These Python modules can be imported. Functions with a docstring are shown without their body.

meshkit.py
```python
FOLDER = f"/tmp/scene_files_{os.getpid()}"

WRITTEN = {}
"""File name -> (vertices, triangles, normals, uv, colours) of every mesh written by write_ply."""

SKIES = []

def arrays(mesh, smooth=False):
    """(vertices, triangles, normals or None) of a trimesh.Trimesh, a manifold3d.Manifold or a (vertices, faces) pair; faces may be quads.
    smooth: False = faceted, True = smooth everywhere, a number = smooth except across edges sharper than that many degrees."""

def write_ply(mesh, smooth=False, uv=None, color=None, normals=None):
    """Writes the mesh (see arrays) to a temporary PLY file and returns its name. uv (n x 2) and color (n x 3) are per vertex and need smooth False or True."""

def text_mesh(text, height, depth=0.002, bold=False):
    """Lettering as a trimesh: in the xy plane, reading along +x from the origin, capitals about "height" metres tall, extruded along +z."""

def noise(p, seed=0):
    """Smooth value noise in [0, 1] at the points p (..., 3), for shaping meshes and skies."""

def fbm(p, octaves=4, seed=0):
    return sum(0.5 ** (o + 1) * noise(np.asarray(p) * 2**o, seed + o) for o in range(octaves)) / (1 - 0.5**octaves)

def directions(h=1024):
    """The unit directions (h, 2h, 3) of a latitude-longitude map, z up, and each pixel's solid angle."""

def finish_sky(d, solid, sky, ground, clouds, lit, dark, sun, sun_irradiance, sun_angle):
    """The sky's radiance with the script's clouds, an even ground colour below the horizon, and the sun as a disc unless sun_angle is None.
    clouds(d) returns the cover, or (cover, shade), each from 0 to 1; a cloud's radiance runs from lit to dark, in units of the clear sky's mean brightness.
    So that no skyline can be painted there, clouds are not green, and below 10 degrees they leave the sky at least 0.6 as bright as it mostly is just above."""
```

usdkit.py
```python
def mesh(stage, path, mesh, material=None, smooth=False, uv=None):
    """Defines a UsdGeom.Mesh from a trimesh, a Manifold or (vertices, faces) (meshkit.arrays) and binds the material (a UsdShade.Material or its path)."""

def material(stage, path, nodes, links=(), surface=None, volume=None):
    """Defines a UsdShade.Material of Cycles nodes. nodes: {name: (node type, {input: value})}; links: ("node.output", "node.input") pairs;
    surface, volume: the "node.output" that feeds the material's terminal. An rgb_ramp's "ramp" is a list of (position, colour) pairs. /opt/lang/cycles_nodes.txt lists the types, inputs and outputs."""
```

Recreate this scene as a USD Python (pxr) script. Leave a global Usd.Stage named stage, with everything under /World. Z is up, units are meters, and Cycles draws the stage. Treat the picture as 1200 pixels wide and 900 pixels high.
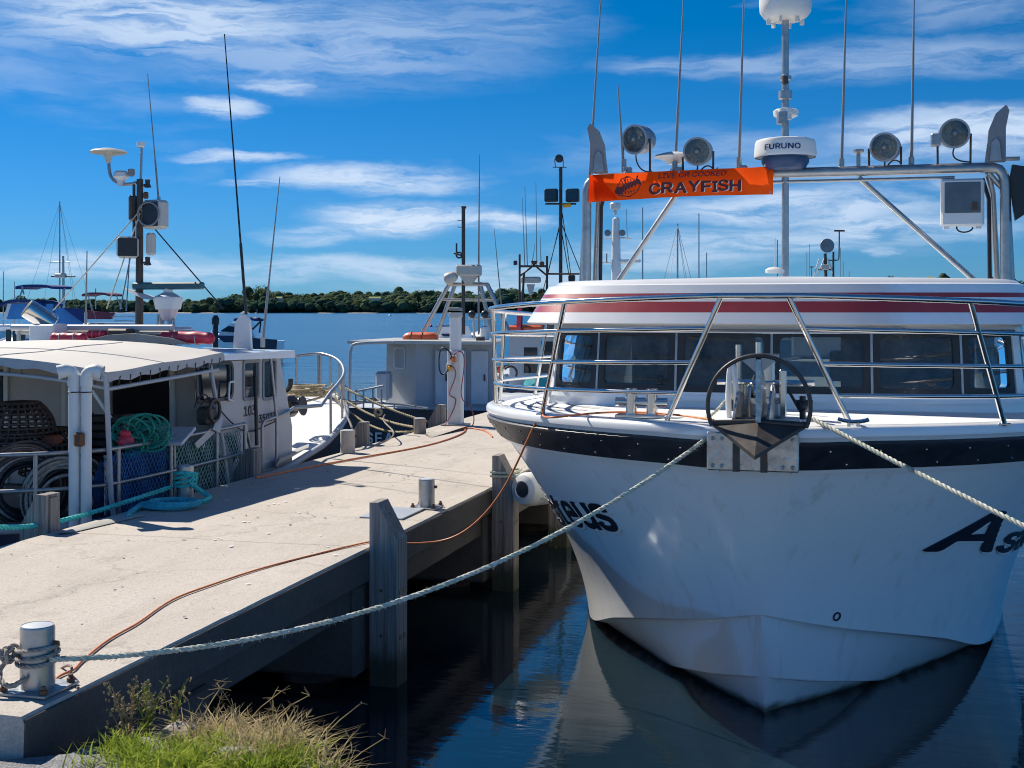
import math, random, numpy as np, trimesh, usdkit, meshkit
from pxr import Usd, UsdGeom, UsdLux, UsdShade, Gf, Sdf, Vt
from scipy.interpolate import PchipInterpolator
from shapely.geometry import Polygon, Point, LineString, box as sbox
from shapely import affinity

stage = Usd.Stage.CreateInMemory()
UsdGeom.SetStageUpAxis(stage, UsdGeom.Tokens.z)
UsdGeom.SetStageMetersPerUnit(stage, 1.0)
UsdGeom.Xform.Define(stage, '/World')
R = random.Random(7)
NR = np.random.RandomState(7)

# ------------------------------------------------------------------ camera
# x: right across the jetty, y: along the jetty, z: up, water at z = 0
YAW = math.atan(400 / 1500.0)
CS, SN = math.cos(YAW), math.sin(YAW)
EYE = np.array([0, 0, 3.0])
cam = UsdGeom.Camera.Define(stage, '/World/camera')
cam.CreateHorizontalApertureAttr(36.0)
cam.CreateVerticalApertureAttr(27.0)
cam.CreateFocalLengthAttr(45.0)
cam.CreateVerticalApertureOffsetAttr(-2.58)
cam.CreateClippingRangeAttr(Gf.Vec2f(0.1, 20000))
cam.AddTranslateOp().Set(Gf.Vec3d(*EYE))
cam.AddRotateXYZOp().Set(Gf.Vec3f(90, 0, math.degrees(YAW)))
cam.CreateExposureAttr(0.54)

# ------------------------------------------------------------------ sky and sun
SUN_AZ = np.array([-0.89, 0.45]); SUN_AZ /= np.linalg.norm(SUN_AZ)
SUN_EL = math.radians(43.5)
SUN = np.array([*(SUN_AZ * math.cos(SUN_EL)), math.sin(SUN_EL)])
SKY_STRENGTH = 0.064
def sky_material():
    n, l = {}, []
    n['sky'] = ('sky_texture', {'sky_type': 'single_scattering', 'sun_disc': False, 'sun_elevation': SUN_EL,
                'sun_rotation': math.atan2(SUN[0], SUN[1]), 'air_density': 1.0, 'aerosol_density': 0.05, 'ozone_density': 1.5})
    n['hs'] = ('mix', {'mix_type': 'multiply', 'fac': 1.0})
    n['er'] = ('map_range', {'from_min': 0.0, 'from_max': 0.22, 'to_min': 0, 'to_max': 1, 'clamp': True})
    n['et'] = ('mix', {'color1': (.19, .49, 1.04), 'color2': (.0, .44, .87)})
    l += [('sky.color', 'hs.color1'), ('el.value', 'er.value'), ('er.result', 'et.fac'), ('et.color', 'hs.color2')]
    n['tc'] = ('texture_coordinate', {})
    n['sep'] = ('separate_xyz', {})
    l.append(('tc.generated', 'sep.vector'))
    n['az'] = ('math', {'math_type': 'arctan2'}); l += [('sep.x', 'az.value1'), ('sep.y', 'az.value2')]
    n['el'] = ('math', {'math_type': 'arcsine'}); l.append(('sep.z', 'el.value1'))
    n['ae'] = ('combine_xyz', {}); l += [('az.value', 'ae.x'), ('el.value', 'ae.y')]
    # wispy warp, drawn out along the wind
    n['wm'] = ('mapping', {'scale': (9, 26, 1), 'rotation': (0, 0, 0.12)}); l.append(('ae.vector', 'wm.vector'))
    n['wn'] = ('noise_texture', {'scale': 1.0, 'detail': 5, 'roughness': 0.62}); l.append(('wm.vector', 'wn.vector'))
    n['ws'] = ('vector_math', {'math_type': 'subtract', 'vector2': (0.5, 0.5, 0.5)}); l.append(('wn.color', 'ws.vector1'))
    n['wk'] = ('vector_math', {'math_type': 'multiply', 'vector2': (0.10, 0.030, 0)}); l.append(('ws.vector', 'wk.vector1'))
    n['aw'] = ('vector_math', {'math_type': 'add'}); l += [('ae.vector', 'aw.vector1'), ('wk.vector', 'aw.vector2')]
    # fine streaks
    n['sm'] = ('mapping', {'scale': (11, 95, 1), 'rotation': (0, 0, 0.10)}); l.append(('aw.vector', 'sm.vector'))
    n['s1'] = ('noise_texture', {'scale': 1.0, 'detail': 7, 'roughness': 0.62, 'distortion': 0.4}); l.append(('sm.vector', 's1.vector'))
    n['sr'] = ('map_range', {'from_min': 0.32, 'from_max': 0.56, 'to_min': 0.15, 'to_max': 1.15, 'clamp': True}); l.append(('s1.fac', 'sr.value'))
    blobs = [  # px, py, half width px, half height px, amount
        (190, 22, 230, 48, .75), (370, 45, 290, 60, .42), (560, 30, 150, 50, .25), (265, 121, 60, 14, .75), (330, 95, 55, 10, .6),
        (275, 181, 85, 8, .7), (440, 208, 130, 19, .85), (330, 214, 80, 7, .6), (470, 255, 120, 22, .95), (600, 262, 75, 13, .8),
        (370, 275, 60, 12, .6), (450, 315, 270, 17, .6), (140, 312, 220, 19, .7), (590, 330, 190, 22, .5), (40, 45, 70, 22, .3),
        (1150, 155, 190, 28, .8), (1060, 70, 210, 26, .35), (850, 75, 160, 14, .35), (930, 245, 190, 26, .75), (1050, 268, 130, 18, .75),
        (880, 285, 180, 18, .6), (1120, 215, 40, 9, .5), (1060, 150, 60, 16, .6), (1035, 295, 30, 9, .5), (640, 330, 120, 18, .5), (790, 300, 160, 20, .5)]
    last = None
    for i, (px, py, sx, sy, amt) in enumerate(blobs):
        a0 = math.atan((px - 600) / 1500) - YAW
        e0 = math.atan((364 - py) / 1500 * math.cos(a0 + YAW))
        n[f'd{i}'] = ('vector_math', {'math_type': 'subtract', 'vector2': (a0, e0, 0)}); l.append(('aw.vector', f'd{i}.vector1'))
        n[f'e{i}'] = ('vector_math', {'math_type': 'multiply', 'vector2': (1500 / sx, 1500 / sy, 0)}); l.append((f'd{i}.vector', f'e{i}.vector1'))
        n[f'f{i}'] = ('vector_math', {'math_type': 'length'}); l.append((f'e{i}.vector', f'f{i}.vector1'))
        n[f'g{i}'] = ('map_range', {'range_type': 'smoothstep', 'from_min': 1.25, 'from_max': 0.3, 'to_min': 0, 'to_max': amt, 'clamp': True}); l.append((f'f{i}.value', f'g{i}.value'))
        if last is None: last = f'g{i}.result'
        else:
            n[f'h{i}'] = ('math', {'math_type': 'maximum'}); l += [(last, f'h{i}.value1'), (f'g{i}.result', f'h{i}.value2')]
            last = f'h{i}.value'
    # thin cirrus around the whole sky, cover raised out of view for ambient fill
    n['bm'] = ('mapping', {'scale': (3, 12, 1), 'location': (9.3, 4.2, 0)}); l.append(('aw.vector', 'bm.vector'))
    n['bn'] = ('noise_texture', {'scale': 1.0, 'detail': 4}); l.append(('bm.vector', 'bn.vector'))
    n['br'] = ('map_range', {'from_min': 0.53, 'from_max': 0.76, 'to_min': 0, 'to_max': 0.5, 'clamp': True}); l.append(('bn.fac', 'br.value'))
    n['hb'] = ('math', {'math_type': 'maximum'}); l += [(last, 'hb.value1'), ('br.result', 'hb.value2')]
    n['cm'] = ('math', {'math_type': 'multiply', 'use_clamp': True}); l += [('hb.value', 'cm.value1'), ('sr.result', 'cm.value2')]
    n['mx'] = ('mix', {'color2': CLOUD}); l += [('cm.value', 'mx.fac'), ('hs.color', 'mx.color1')]
    n['bg'] = ('background_shader', {'strength': SKY_STRENGTH}); l.append(('mx.color', 'bg.color'))
    return usdkit.material(stage, '/World/Looks/sky', n, l, surface='bg.background')
CLOUD = (6.8, 8.3, 10.4)
dome = UsdLux.DomeLight.Define(stage, '/World/sky')
UsdShade.MaterialBindingAPI.Apply(dome.GetPrim()).Bind(sky_material())
dome.GetPrim().SetCustomDataByKey('kind', 'structure')
dome.GetPrim().SetCustomDataByKey('label', 'deep blue sky with thin white streaks of cirrus')
sun = UsdLux.DistantLight.Define(stage, '/World/sun')
sun.CreateNormalizeAttr(True); sun.CreateIntensityAttr(1.2); sun.CreateAngleAttr(0.5)
sun.CreateColorAttr(Gf.Vec3f(1.0, 0.93, 0.82))
zx = Gf.Rotation(Gf.Vec3d(0, 0, 1), Gf.Vec3d(*map(float, SUN)))
sun.AddTransformOp().Set(Gf.Matrix4d().SetRotate(zx))

# ------------------------------------------------------------------ helpers
def ray(px, py):
    a, b = (px - 600) / 1500, (364 - py) / 1500
    return np.array([a * CS - SN, a * SN + CS, b])
def P(px, py, x=None, y=None, z=None, Z=None):
    d = ray(px, py)
    t = Z if Z is not None else (x / d[0] if x is not None else (y / d[1] if y is not None else (z - 3.0) / d[2]))
    return EYE + t * d
def B(u, v, z):                     # the big boat: u aft of its stem at the waterline, v towards the jetty
    return np.array([-0.644 - v, 9.71 + u, z])
def unit(a):
    a = np.asarray(a, float); return a / (np.linalg.norm(a) + 1e-12)

class MB:
    def __init__(self): self.v, self.f, self.n = [], [], 0
    def add(self, v, f):
        v = np.asarray(v, float).reshape(-1, 3); f = np.asarray(f, int)
        if f.shape[1] == 4: f = np.vstack([f[:, [0, 1, 2]], f[:, [0, 2, 3]]])
        self.v.append(v); self.f.append(f + self.n); self.n += len(v); return self
    def mesh(self, m): return self.add(m.vertices, m.faces)
    def box(self, c, s, rz=0, bev=0.0, rx=0, ry=0):
        h = np.asarray(s, float) / 2
        b = min(bev, h.min() * .9)
        pts = []
        for sx in (-1, 1):
            for sy in (-1, 1):
                for sz in (-1, 1):
                    q = np.array([sx, sy, sz]) * h
                    if b > 0:
                        for k in range(3):
                            w = q - np.array([sx, sy, sz]) * b; w[k] = q[k]; pts.append(w)
                    else: pts.append(q)
        m = trimesh.Trimesh(np.array(pts)).convex_hull if b > 0 else trimesh.creation.box(extents=2 * h)
        M = trimesh.transformations.euler_matrix(rx, ry, rz)[:3, :3]
        return self.add(np.array(m.vertices) @ M.T + np.asarray(c, float), m.faces)
    def hull(self, pts):
        m = trimesh.Trimesh(np.array(pts, float)).convex_hull
        return self.add(m.vertices, m.faces)
    def tube(self, pts, r, sides=8, closed=False, caps=True):
        p = np.asarray(pts, float); n = len(p)
        rr = np.broadcast_to(np.asarray(r, float), (n,))
        if closed: t = np.roll(p, -1, 0) - np.roll(p, 1, 0)
        else: t = np.gradient(p, axis=0)
        t = t / (np.linalg.norm(t, axis=1, keepdims=True) + 1e-12)
        a = np.zeros_like(p)
        a0 = np.cross(t[0], [0, 0, 1.0] if abs(t[0][2]) < .9 else [1.0, 0, 0]); a[0] = unit(a0)
        for i in range(1, n):
            w = a[i - 1] - t[i] * np.dot(a[i - 1], t[i]); a[i] = unit(w)
        b = np.cross(t, a)
        ang = np.arange(sides) * 2 * np.pi / sides
        v = p[:, None] + rr[:, None, None] * (np.cos(ang)[None, :, None] * a[:, None] + np.sin(ang)[None, :, None] * b[:, None])
        f = []
        for i in range(n if closed else n - 1):
            k = (i + 1) % n
            for j in range(sides):
                j2 = (j + 1) % sides
                f.append([i * sides + j, i * sides + j2, k * sides + j2, k * sides + j])
        self.add(v.reshape(-1, 3), f)
        if not closed and caps:
            for i, e in ((0, 1), (n - 1, 0)):
                ring = v[i]; c = p[i]
                ff = [[0, (1 + (j + 1) % sides) if e else 1 + j, (1 + j) if e else 1 + (j + 1) % sides] for j in range(sides)]
                ff = [[x[0], x[2], x[1]] for x in ff] if False else ff
                self.add(np.vstack([[c], ring]), ff)
        return self
    def cyl(self, a, b, r, r2=None, sides=12):
        return self.tube([a, b], [r, r if r2 is None else r2], sides)
    def lathe(self, prof, c, axis=(0, 0, 1), sides=20):
        ax = unit(axis); e = unit(np.cross(ax, [1, 0, 0] if abs(ax[0]) < .9 else [0, 1, 0])); g = np.cross(ax, e)
        ang = np.arange(sides) * 2 * np.pi / sides
        v = np.array([np.asarray(c, float) + ax * z + r * (math.cos(q) * e + math.sin(q) * g) for r, z in prof for q in ang])
        f = [[i * sides + j, i * sides + (j + 1) % sides, (i + 1) * sides + (j + 1) % sides, (i + 1) * sides + j] for i in range(len(prof) - 1) for j in range(sides)]
        return self.add(v, f)
    def grid(self, g, cu=False, cv=False):
        g = np.asarray(g, float); m, n = g.shape[:2]; f = []
        for i in range(m if cu else m - 1):
            for j in range(n if cv else n - 1):
                a, b = (i + 1) % m, (j + 1) % n
                f.append([i * n + j, i * n + b, a * n + b, a * n + j])
        return self.add(g.reshape(-1, 3), f)
    def poly(self, pg, o, ux, uy, depth):
        pgs = list(pg.geoms) if hasattr(pg, 'geoms') else [pg]
        for q in pgs:
            if q.area < 1e-9: continue
            m = trimesh.creation.extrude_polygon(q, depth)
            self.place(m, o, ux, uy)
        return self
    def place(self, m, o, ux, uy):
        ux, uy = np.asarray(ux, float), np.asarray(uy, float); un = np.cross(ux, uy)
        v = np.array(m.vertices)
        return self.add(np.asarray(o, float) + v[:, :1] * ux + v[:, 1:2] * uy + v[:, 2:3] * un, m.faces)
    def torus(self, c, axis, Rr, r, n=28, sides=8, a0=0, a1=2 * math.pi, ref=None):
        ax = unit(axis); e = unit(np.cross(ax, [0, 0, 1] if abs(ax[2]) < .9 else [1, 0, 0])) if ref is None else unit(ref)
        g = np.cross(ax, e); full = abs(a1 - a0 - 2 * math.pi) < 1e-6
        q = np.linspace(a0, a1, n, endpoint=not full)
        return self.tube([np.asarray(c) + Rr * (math.cos(t) * e + math.sin(t) * g) for t in q], r, sides, closed=full)
    def sphere(self, c, r, sub=2, s=(1, 1, 1)):
        m = trimesh.creation.icosphere(subdivisions=sub)
        return self.add(np.array(m.vertices) * r * np.array(s) + np.asarray(c, float), m.faces)
    def arr(self):
        return np.vstack(self.v), np.vstack(self.f)

ORIGIN, TAKEN = {}, {}
def numbered(base):
    k = TAKEN.get(base, 0); TAKEN[base] = k + 1
    return base if k == 0 else f'{base}_{k:03d}'
def tag(prim, label=None, cat=None, group=None, kind=None):
    for k, v in (('label', label), ('category', cat), ('group', group), ('kind', kind)):
        if v: prim.SetCustomDataByKey(k, v)
def thing(name, label, cat, loc, group=None, kind=None):
    path = numbered('/World/' + name)
    x = UsdGeom.Xform.Define(stage, path)
    loc = np.asarray(loc, float); x.AddTranslateOp().Set(Gf.Vec3d(*map(float, loc)))
    ORIGIN[path] = loc; tag(x.GetPrim(), label, cat, group, kind)
    return path
def part(parent, name, mb, material, smooth=35, label=None, kind=None):
    path = numbered(f'{parent}/{name}')
    o = ORIGIN[parent]; ORIGIN[path] = o
    v, f = mb.arr() if isinstance(mb, MB) else (np.array(mb.vertices), np.array(mb.faces))
    m = usdkit.mesh(stage, path, (v - o, f), M[material], smooth=smooth)
    m.CreateDoubleSidedAttr(True)
    tag(m.GetPrim(), label, None, None, kind)
    return path
def single(name, label, cat, mb, material, smooth=35, group=None, kind=None):
    path = numbered('/World/' + name)
    v, f = mb.arr() if isinstance(mb, MB) else (np.array(mb.vertices), np.array(mb.faces))
    o = np.array([(v[:, 0].min() + v[:, 0].max()) / 2, (v[:, 1].min() + v[:, 1].max()) / 2, v[:, 2].min()]) if kind != 'structure' else np.zeros(3)
    m = usdkit.mesh(stage, path, (v - o, f), M[material], smooth=smooth)
    UsdGeom.Xformable(m).AddTranslateOp().Set(Gf.Vec3d(*map(float, o)))
    ORIGIN[path] = o
    tag(m.GetPrim(), label, cat, group, kind)
    return path

# ------------------------------------------------------------------ materials
M = {}
def mat(name, col, rough=.5, metal=0, var=.12, vs=3.0, bump=0, bs=60, coat=0, stretch=(1, 1, 1), dirt=None, dirt_amt=.0, dirt_scale=1.3, spec=.5, detail=6, trans=0):
    col = np.array(col, float)
    n = {'tc': ('geometry', {}), 'mp': ('mapping', {'scale': stretch}),
         'n1': ('noise_texture', {'scale': vs, 'detail': detail, 'roughness': .6}),
         'r1': ('rgb_ramp', {'ramp': [(.3, tuple(col * (1 - var))), (.7, tuple(np.clip(col * (1 + var), 0, 1)))]}),
         'p': ('principled_bsdf', {'roughness': rough, 'metallic': metal, 'coat_weight': coat, 'coat_roughness': .06, 'specular_ior_level': spec})}
    l = [('tc.position', 'mp.vector'), ('mp.vector', 'n1.vector'), ('n1.fac', 'r1.fac')]
    out = 'r1.color'
    if dirt is not None:
        n['n2'] = ('noise_texture', {'scale': dirt_scale, 'detail': 8, 'roughness': .68})
        n['m2'] = ('map_range', {'from_min': .48, 'from_max': .72, 'to_min': 0, 'to_max': dirt_amt, 'clamp': True})
        n['x2'] = ('mix', {'color2': dirt})
        l += [('mp.vector', 'n2.vector'), ('n2.fac', 'm2.value'), ('m2.result', 'x2.fac'), (out, 'x2.color1')]
        out = 'x2.color'
    l.append((out, 'p.base_color'))
    if rough > .05:
        n['rr'] = ('map_range', {'from_min': .2, 'from_max': .8, 'to_min': rough * .8, 'to_max': min(1, rough * 1.25), 'clamp': True})
        l += [('n1.fac', 'rr.value'), ('rr.result', 'p.roughness')]
    if bump:
        n['n3'] = ('noise_texture', {'scale': bs, 'detail': 4}); n['b'] = ('bump', {'strength': 1.0, 'distance': bump})
        l += [('mp.vector', 'n3.vector'), ('n3.fac', 'b.height'), ('b.normal', 'p.normal')]
    M[name] = usdkit.material(stage, '/World/Looks/' + name, n, l, surface='p.BSDF')

mat('gelcoat', (.78, .785, .785), .3, var=.03, vs=1.5, coat=.5, dirt=(.5, .47, .40), dirt_amt=.15)
mat('deck_white', (.74, .74, .73), .6, var=.05, vs=8, bump=.002, bs=160)
mat('cream_paint', (.47, .455, .41), .4, var=.05)
mat('grey_paint', (.52, .55, .58), .45, var=.06, vs=2, dirt=(.33, .27, .2), dirt_amt=.35, dirt_scale=2.2)
mat('pale_paint', (.38, .405, .43), .42, var=.05, vs=2, dirt=(.42, .33, .24), dirt_amt=.3, dirt_scale=2.5)
mat('beige_paint', (.36, .31, .27), .5, var=.06, dirt=(.3, .24, .18), dirt_amt=.3)
mat('red_stripe', (.36, .045, .05), .3, var=.06, coat=.4)
mat('black_rubber', (.018, .02, .026), .42, var=.3, vs=9, dirt=(.05, .05, .055), dirt_amt=.35, dirt_scale=7)
mat('black_plastic', (.016, .018, .022), .38, var=.2)
mat('black_hull', (.012, .014, .02), .3, var=.3, coat=.3, dirt=(.05, .04, .035), dirt_amt=.5)
mat('navy_hull', (.02, .03, .06), .4, var=.3, dirt=(.12, .06, .035), dirt_amt=.5, dirt_scale=2.5)
mat('stainless', (.66, .65, .63), .16, metal=1, var=.05, vs=14)
mat('galvanised', (.36, .37, .38), .42, metal=.85, var=.2, vs=18, dirt=(.32, .22, .14), dirt_amt=.35, dirt_scale=9)
mat('aluminium', (.42, .42, .41), .36, metal=.85, var=.12, vs=10)
mat('dark_metal', (.07, .065, .06), .5, metal=.5, var=.3, vs=10, dirt=(.16, .07, .035), dirt_amt=.5, dirt_scale=6)
mat('grey_plastic', (.20, .21, .22), .45, var=.1)
mat('white_plastic', (.68, .68, .66), .38, var=.05, vs=4, dirt=(.45, .4, .32), dirt_amt=.25, dirt_scale=4)
mat('worn_steel', (.46, .455, .44), .3, metal=.9, var=.35, vs=9, bump=.006, bs=16, dirt=(.2, .17, .13), dirt_amt=.4, dirt_scale=11)
mat('radar_green', (.03, .10, .12), .4, var=.1)
mat('radar_blue', (.012, .05, .13), .4, var=.1)
mat('pink_white', (.66, .52, .50), .45, var=.06)
mat('text_navy', (.012, .025, .12), .4, var=.05)
mat('text_black', (.012, .014, .022), .35, var=.1)
mat('text_red', (.07, .004, .012), .5, var=.1)
mat('text_white', (.72, .72, .70), .5, var=.04)
mat('orange', (.75, .12, .03), .45, var=.15, vs=6)
mat('red_pvc', (.62, .03, .06), .42, var=.15, vs=5, dirt=(.7, .35, .35), dirt_amt=.4, dirt_scale=6)
mat('amber', (.8, .38, .02), .3)
mat('blue_canvas', (.012, .035, .16), .7, var=.2, vs=5)
mat('sky_canvas', (.06, .25, .55), .55, var=.12, vs=2)
mat('maroon_canvas', (.11, .025, .05), .75, var=.2, vs=5)
mat('teal_cloth', (.02, .32, .36), .7, var=.2, vs=9)
mat('blue_net', (.02, .14, .36), .6, var=.4, vs=22)
mat('green_net', (.05, .26, .21), .6, var=.4, vs=22)
mat('mesh_wire', (.24, .36, .36), .5, var=.2, vs=10)
mat('blue_bin', (.008, .05, .15), .8, var=.5, vs=16, bump=.03, bs=28)
mat('green_bin', (.015, .10, .085), .8, var=.5, vs=16, bump=.03, bs=28)
mat('canopy', (.56, .53, .48), .6, var=.03, vs=1.2, dirt=(.55, .52, .46), dirt_amt=.18, dirt_scale=1.5)
mat('canopy_hem', (.42, .41, .40), .7, var=.1)
mat('roof_grey', (.20, .20, .19), .7, var=.2, vs=3)
mat('rope_white', (.52, .52, .44), .85, var=.3, vs=30, dirt=(.22, .32, .16), dirt_amt=.5, dirt_scale=5)
mat('rope_tan', (.44, .36, .22), .85, var=.3, vs=30)
mat('rope_teal', (.05, .50, .46), .7, var=.25, vs=25)
mat('rope_cyan', (.06, .42, .48), .7, var=.25, vs=25)
mat('rope_green', (.02, .26, .19), .7, var=.35, vs=25)
mat('rope_dark', (.07, .065, .06), .85, var=.4, vs=25)
mat('rope_grey', (.32, .28, .24), .85, var=.35, vs=25)
mat('hose_brown', (.16, .09, .07), .5, var=.35, vs=8)
mat('hose_tan', (.48, .38, .30), .5, var=.3, vs=8)
mat('hose_black', (.012, .013, .018), .45, var=.3)
mat('cord_orange', (.62, .17, .05), .45, var=.15, vs=12, dirt=(.5, .33, .1), dirt_amt=.5, dirt_scale=3)
mat('cord_red', (.30, .035, .03), .45, var=.15)
mat('wicker', (.085, .055, .045), .8, var=.5, vs=20)
mat('timber_dark', (.05, .035, .03), .85, var=.4, vs=12)
mat('rust', (.16, .07, .035), .85, var=.4, vs=14)
mat('skin_orange', (.33, .09, .045), .7, var=.2)
mat('rock', (.34, .28, .24), .9, var=.3, vs=5, bump=.03, bs=14)
mat('rock_grey', (.26, .27, .28), .9, var=.25, vs=6, bump=.02, bs=20)
mat('gravel', (.26, .26, .265), .95, var=.45, vs=55, bump=.02, bs=90, dirt=(.07, .07, .07), dirt_amt=.6, dirt_scale=30)
mat('soil', (.12, .10, .07), .95, var=.4, vs=10, bump=.03, bs=25)
mat('grey_mirror', (.3, .31, .3), .1, metal=1)
mat('interior', (.10, .10, .10), .7)
mat('seat_vinyl', (.16, .17, .19), .5)
mat('field', (.22, .24, .09), .95, var=.35, vs=.02)
mat('hill_soil', (.045, .055, .03), .95, var=.4, vs=.03)
mat('beach', (.42, .40, .34), .95, var=.2, vs=.05)

# concrete: pale worn deck with blotches, specks and cracks
def concrete(name, base, dark, speck=.5, blotch=.35, cracks=.6):
    n = {'g': ('geometry', {}), 'a': ('noise_texture', {'scale': .55, 'detail': 9, 'roughness': .68}),
         'b': ('noise_texture', {'scale': 26, 'detail': 5, 'roughness': .7}), 'c': ('noise_texture', {'scale': 95, 'detail': 3}),
         'ra': ('map_range', {'from_min': .35, 'from_max': .68, 'to_min': 0, 'to_max': blotch, 'clamp': True}),
         'rb': ('map_range', {'from_min': .54, 'from_max': .72, 'to_min': 0, 'to_max': speck, 'clamp': True}),
         'rc': ('map_range', {'from_min': .3, 'from_max': .7, 'to_min': .84, 'to_max': 1.14, 'clamp': True}),
         'st': ('mapping', {'scale': (.5, .12, .5), 'rotation': (0, 0, .2)}), 'sn': ('noise_texture', {'scale': 5, 'detail': 6, 'roughness': .6}),
         'rs': ('map_range', {'from_min': .50, 'from_max': .72, 'to_min': 0, 'to_max': .45, 'clamp': True}),
         'x1': ('mix', {'color1': base, 'color2': dark}), 'x2': ('mix', {'color2': tuple(np.array(dark) * .55)}), 'x4': ('mix', {'color2': tuple(np.array(dark) * .8)}),
         'wn': ('noise_texture', {'scale': 1.7, 'detail': 6, 'roughness': .65}), 'wm': ('vector_math', {'math_type': 'multiply', 'vector2': (.9, .9, .9)}), 'wa': ('vector_math', {'math_type': 'add'}),
         'v': ('voronoi_texture', {'feature': 'distance_to_edge', 'scale': .42}), 'rv': ('map_range', {'from_min': .0, 'from_max': .011, 'to_min': cracks, 'to_max': 0, 'clamp': True}), 'x5': ('mix', {'color2': tuple(np.array(dark) * .3)}),
         'v2': ('voronoi_texture', {'feature': 'f1', 'scale': 1.15}), 'vn': ('math', {'math_type': 'multiply_add', 'value2': .45}), 'r2': ('map_range', {'from_min': .22, 'from_max': .36, 'to_min': .5, 'to_max': 0, 'clamp': True}), 'x6': ('mix', {'color2': tuple(np.array(dark) * .62)}),
         'x3': ('vector_math', {'math_type': 'multiply'}), 'cv': ('combine_xyz', {}), 'v3': ('voronoi_texture', {'feature': 'f1', 'scale': 3.1}), 'r3': ('map_range', {'from_min': .03, 'from_max': .06, 'to_min': .75, 'to_max': 0, 'clamp': True}), 'x7': ('mix', {'color2': (.72, .71, .68)}),
         'bp': ('bump', {'strength': .8, 'distance': .007}), 'p': ('principled_bsdf', {'roughness': .88, 'specular_ior_level': .3})}
    l = [('g.position', 'a.vector'), ('g.position', 'b.vector'), ('g.position', 'c.vector'), ('a.fac', 'ra.value'), ('b.fac', 'rb.value'), ('c.fac', 'rc.value'),
         ('g.position', 'st.vector'), ('st.vector', 'sn.vector'), ('sn.fac', 'rs.value'), ('g.position', 'wn.vector'), ('wn.color', 'wm.vector1'), ('g.position', 'wa.vector1'), ('wm.vector', 'wa.vector2'), ('wa.vector', 'v.vector'), ('v.distance', 'rv.value'),
         ('g.position', 'v2.vector'), ('sn.fac', 'vn.value1'), ('v2.distance', 'vn.value3'), ('vn.value', 'r2.value'), ('wa.vector', 'v3.vector'), ('v3.distance', 'r3.value'),
         ('ra.result', 'x1.fac'), ('x1.color', 'x4.color1'), ('rs.result', 'x4.fac'), ('x4.color', 'x6.color1'), ('r2.result', 'x6.fac'), ('x6.color', 'x2.color1'), ('rb.result', 'x2.fac'), ('x2.color', 'x5.color1'), ('rv.result', 'x5.fac'),
         ('x5.color', 'x7.color1'), ('r3.result', 'x7.fac'), ('x7.color', 'x3.vector1'),
         ('rc.result', 'cv.x'), ('rc.result', 'cv.y'), ('rc.result', 'cv.z'), ('cv.vector', 'x3.vector2'),
         ('x3.vector', 'p.base_color'), ('b.fac', 'bp.height'), ('bp.normal', 'p.normal')]
    if not cracks: l = [x for x in l if x[1] != 'x7.fac']; n['x7'][1]['fac'] = 0.0
    M[name] = usdkit.material(stage, '/World/Looks/' + name, n, l, surface='p.BSDF')
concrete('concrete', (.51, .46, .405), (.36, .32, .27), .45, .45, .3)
concrete('concrete_dark', (.12, .105, .095), (.05, .05, .05), .45, .8, 0)  # lowered to put shade on the slab sides; beams use it too

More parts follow.
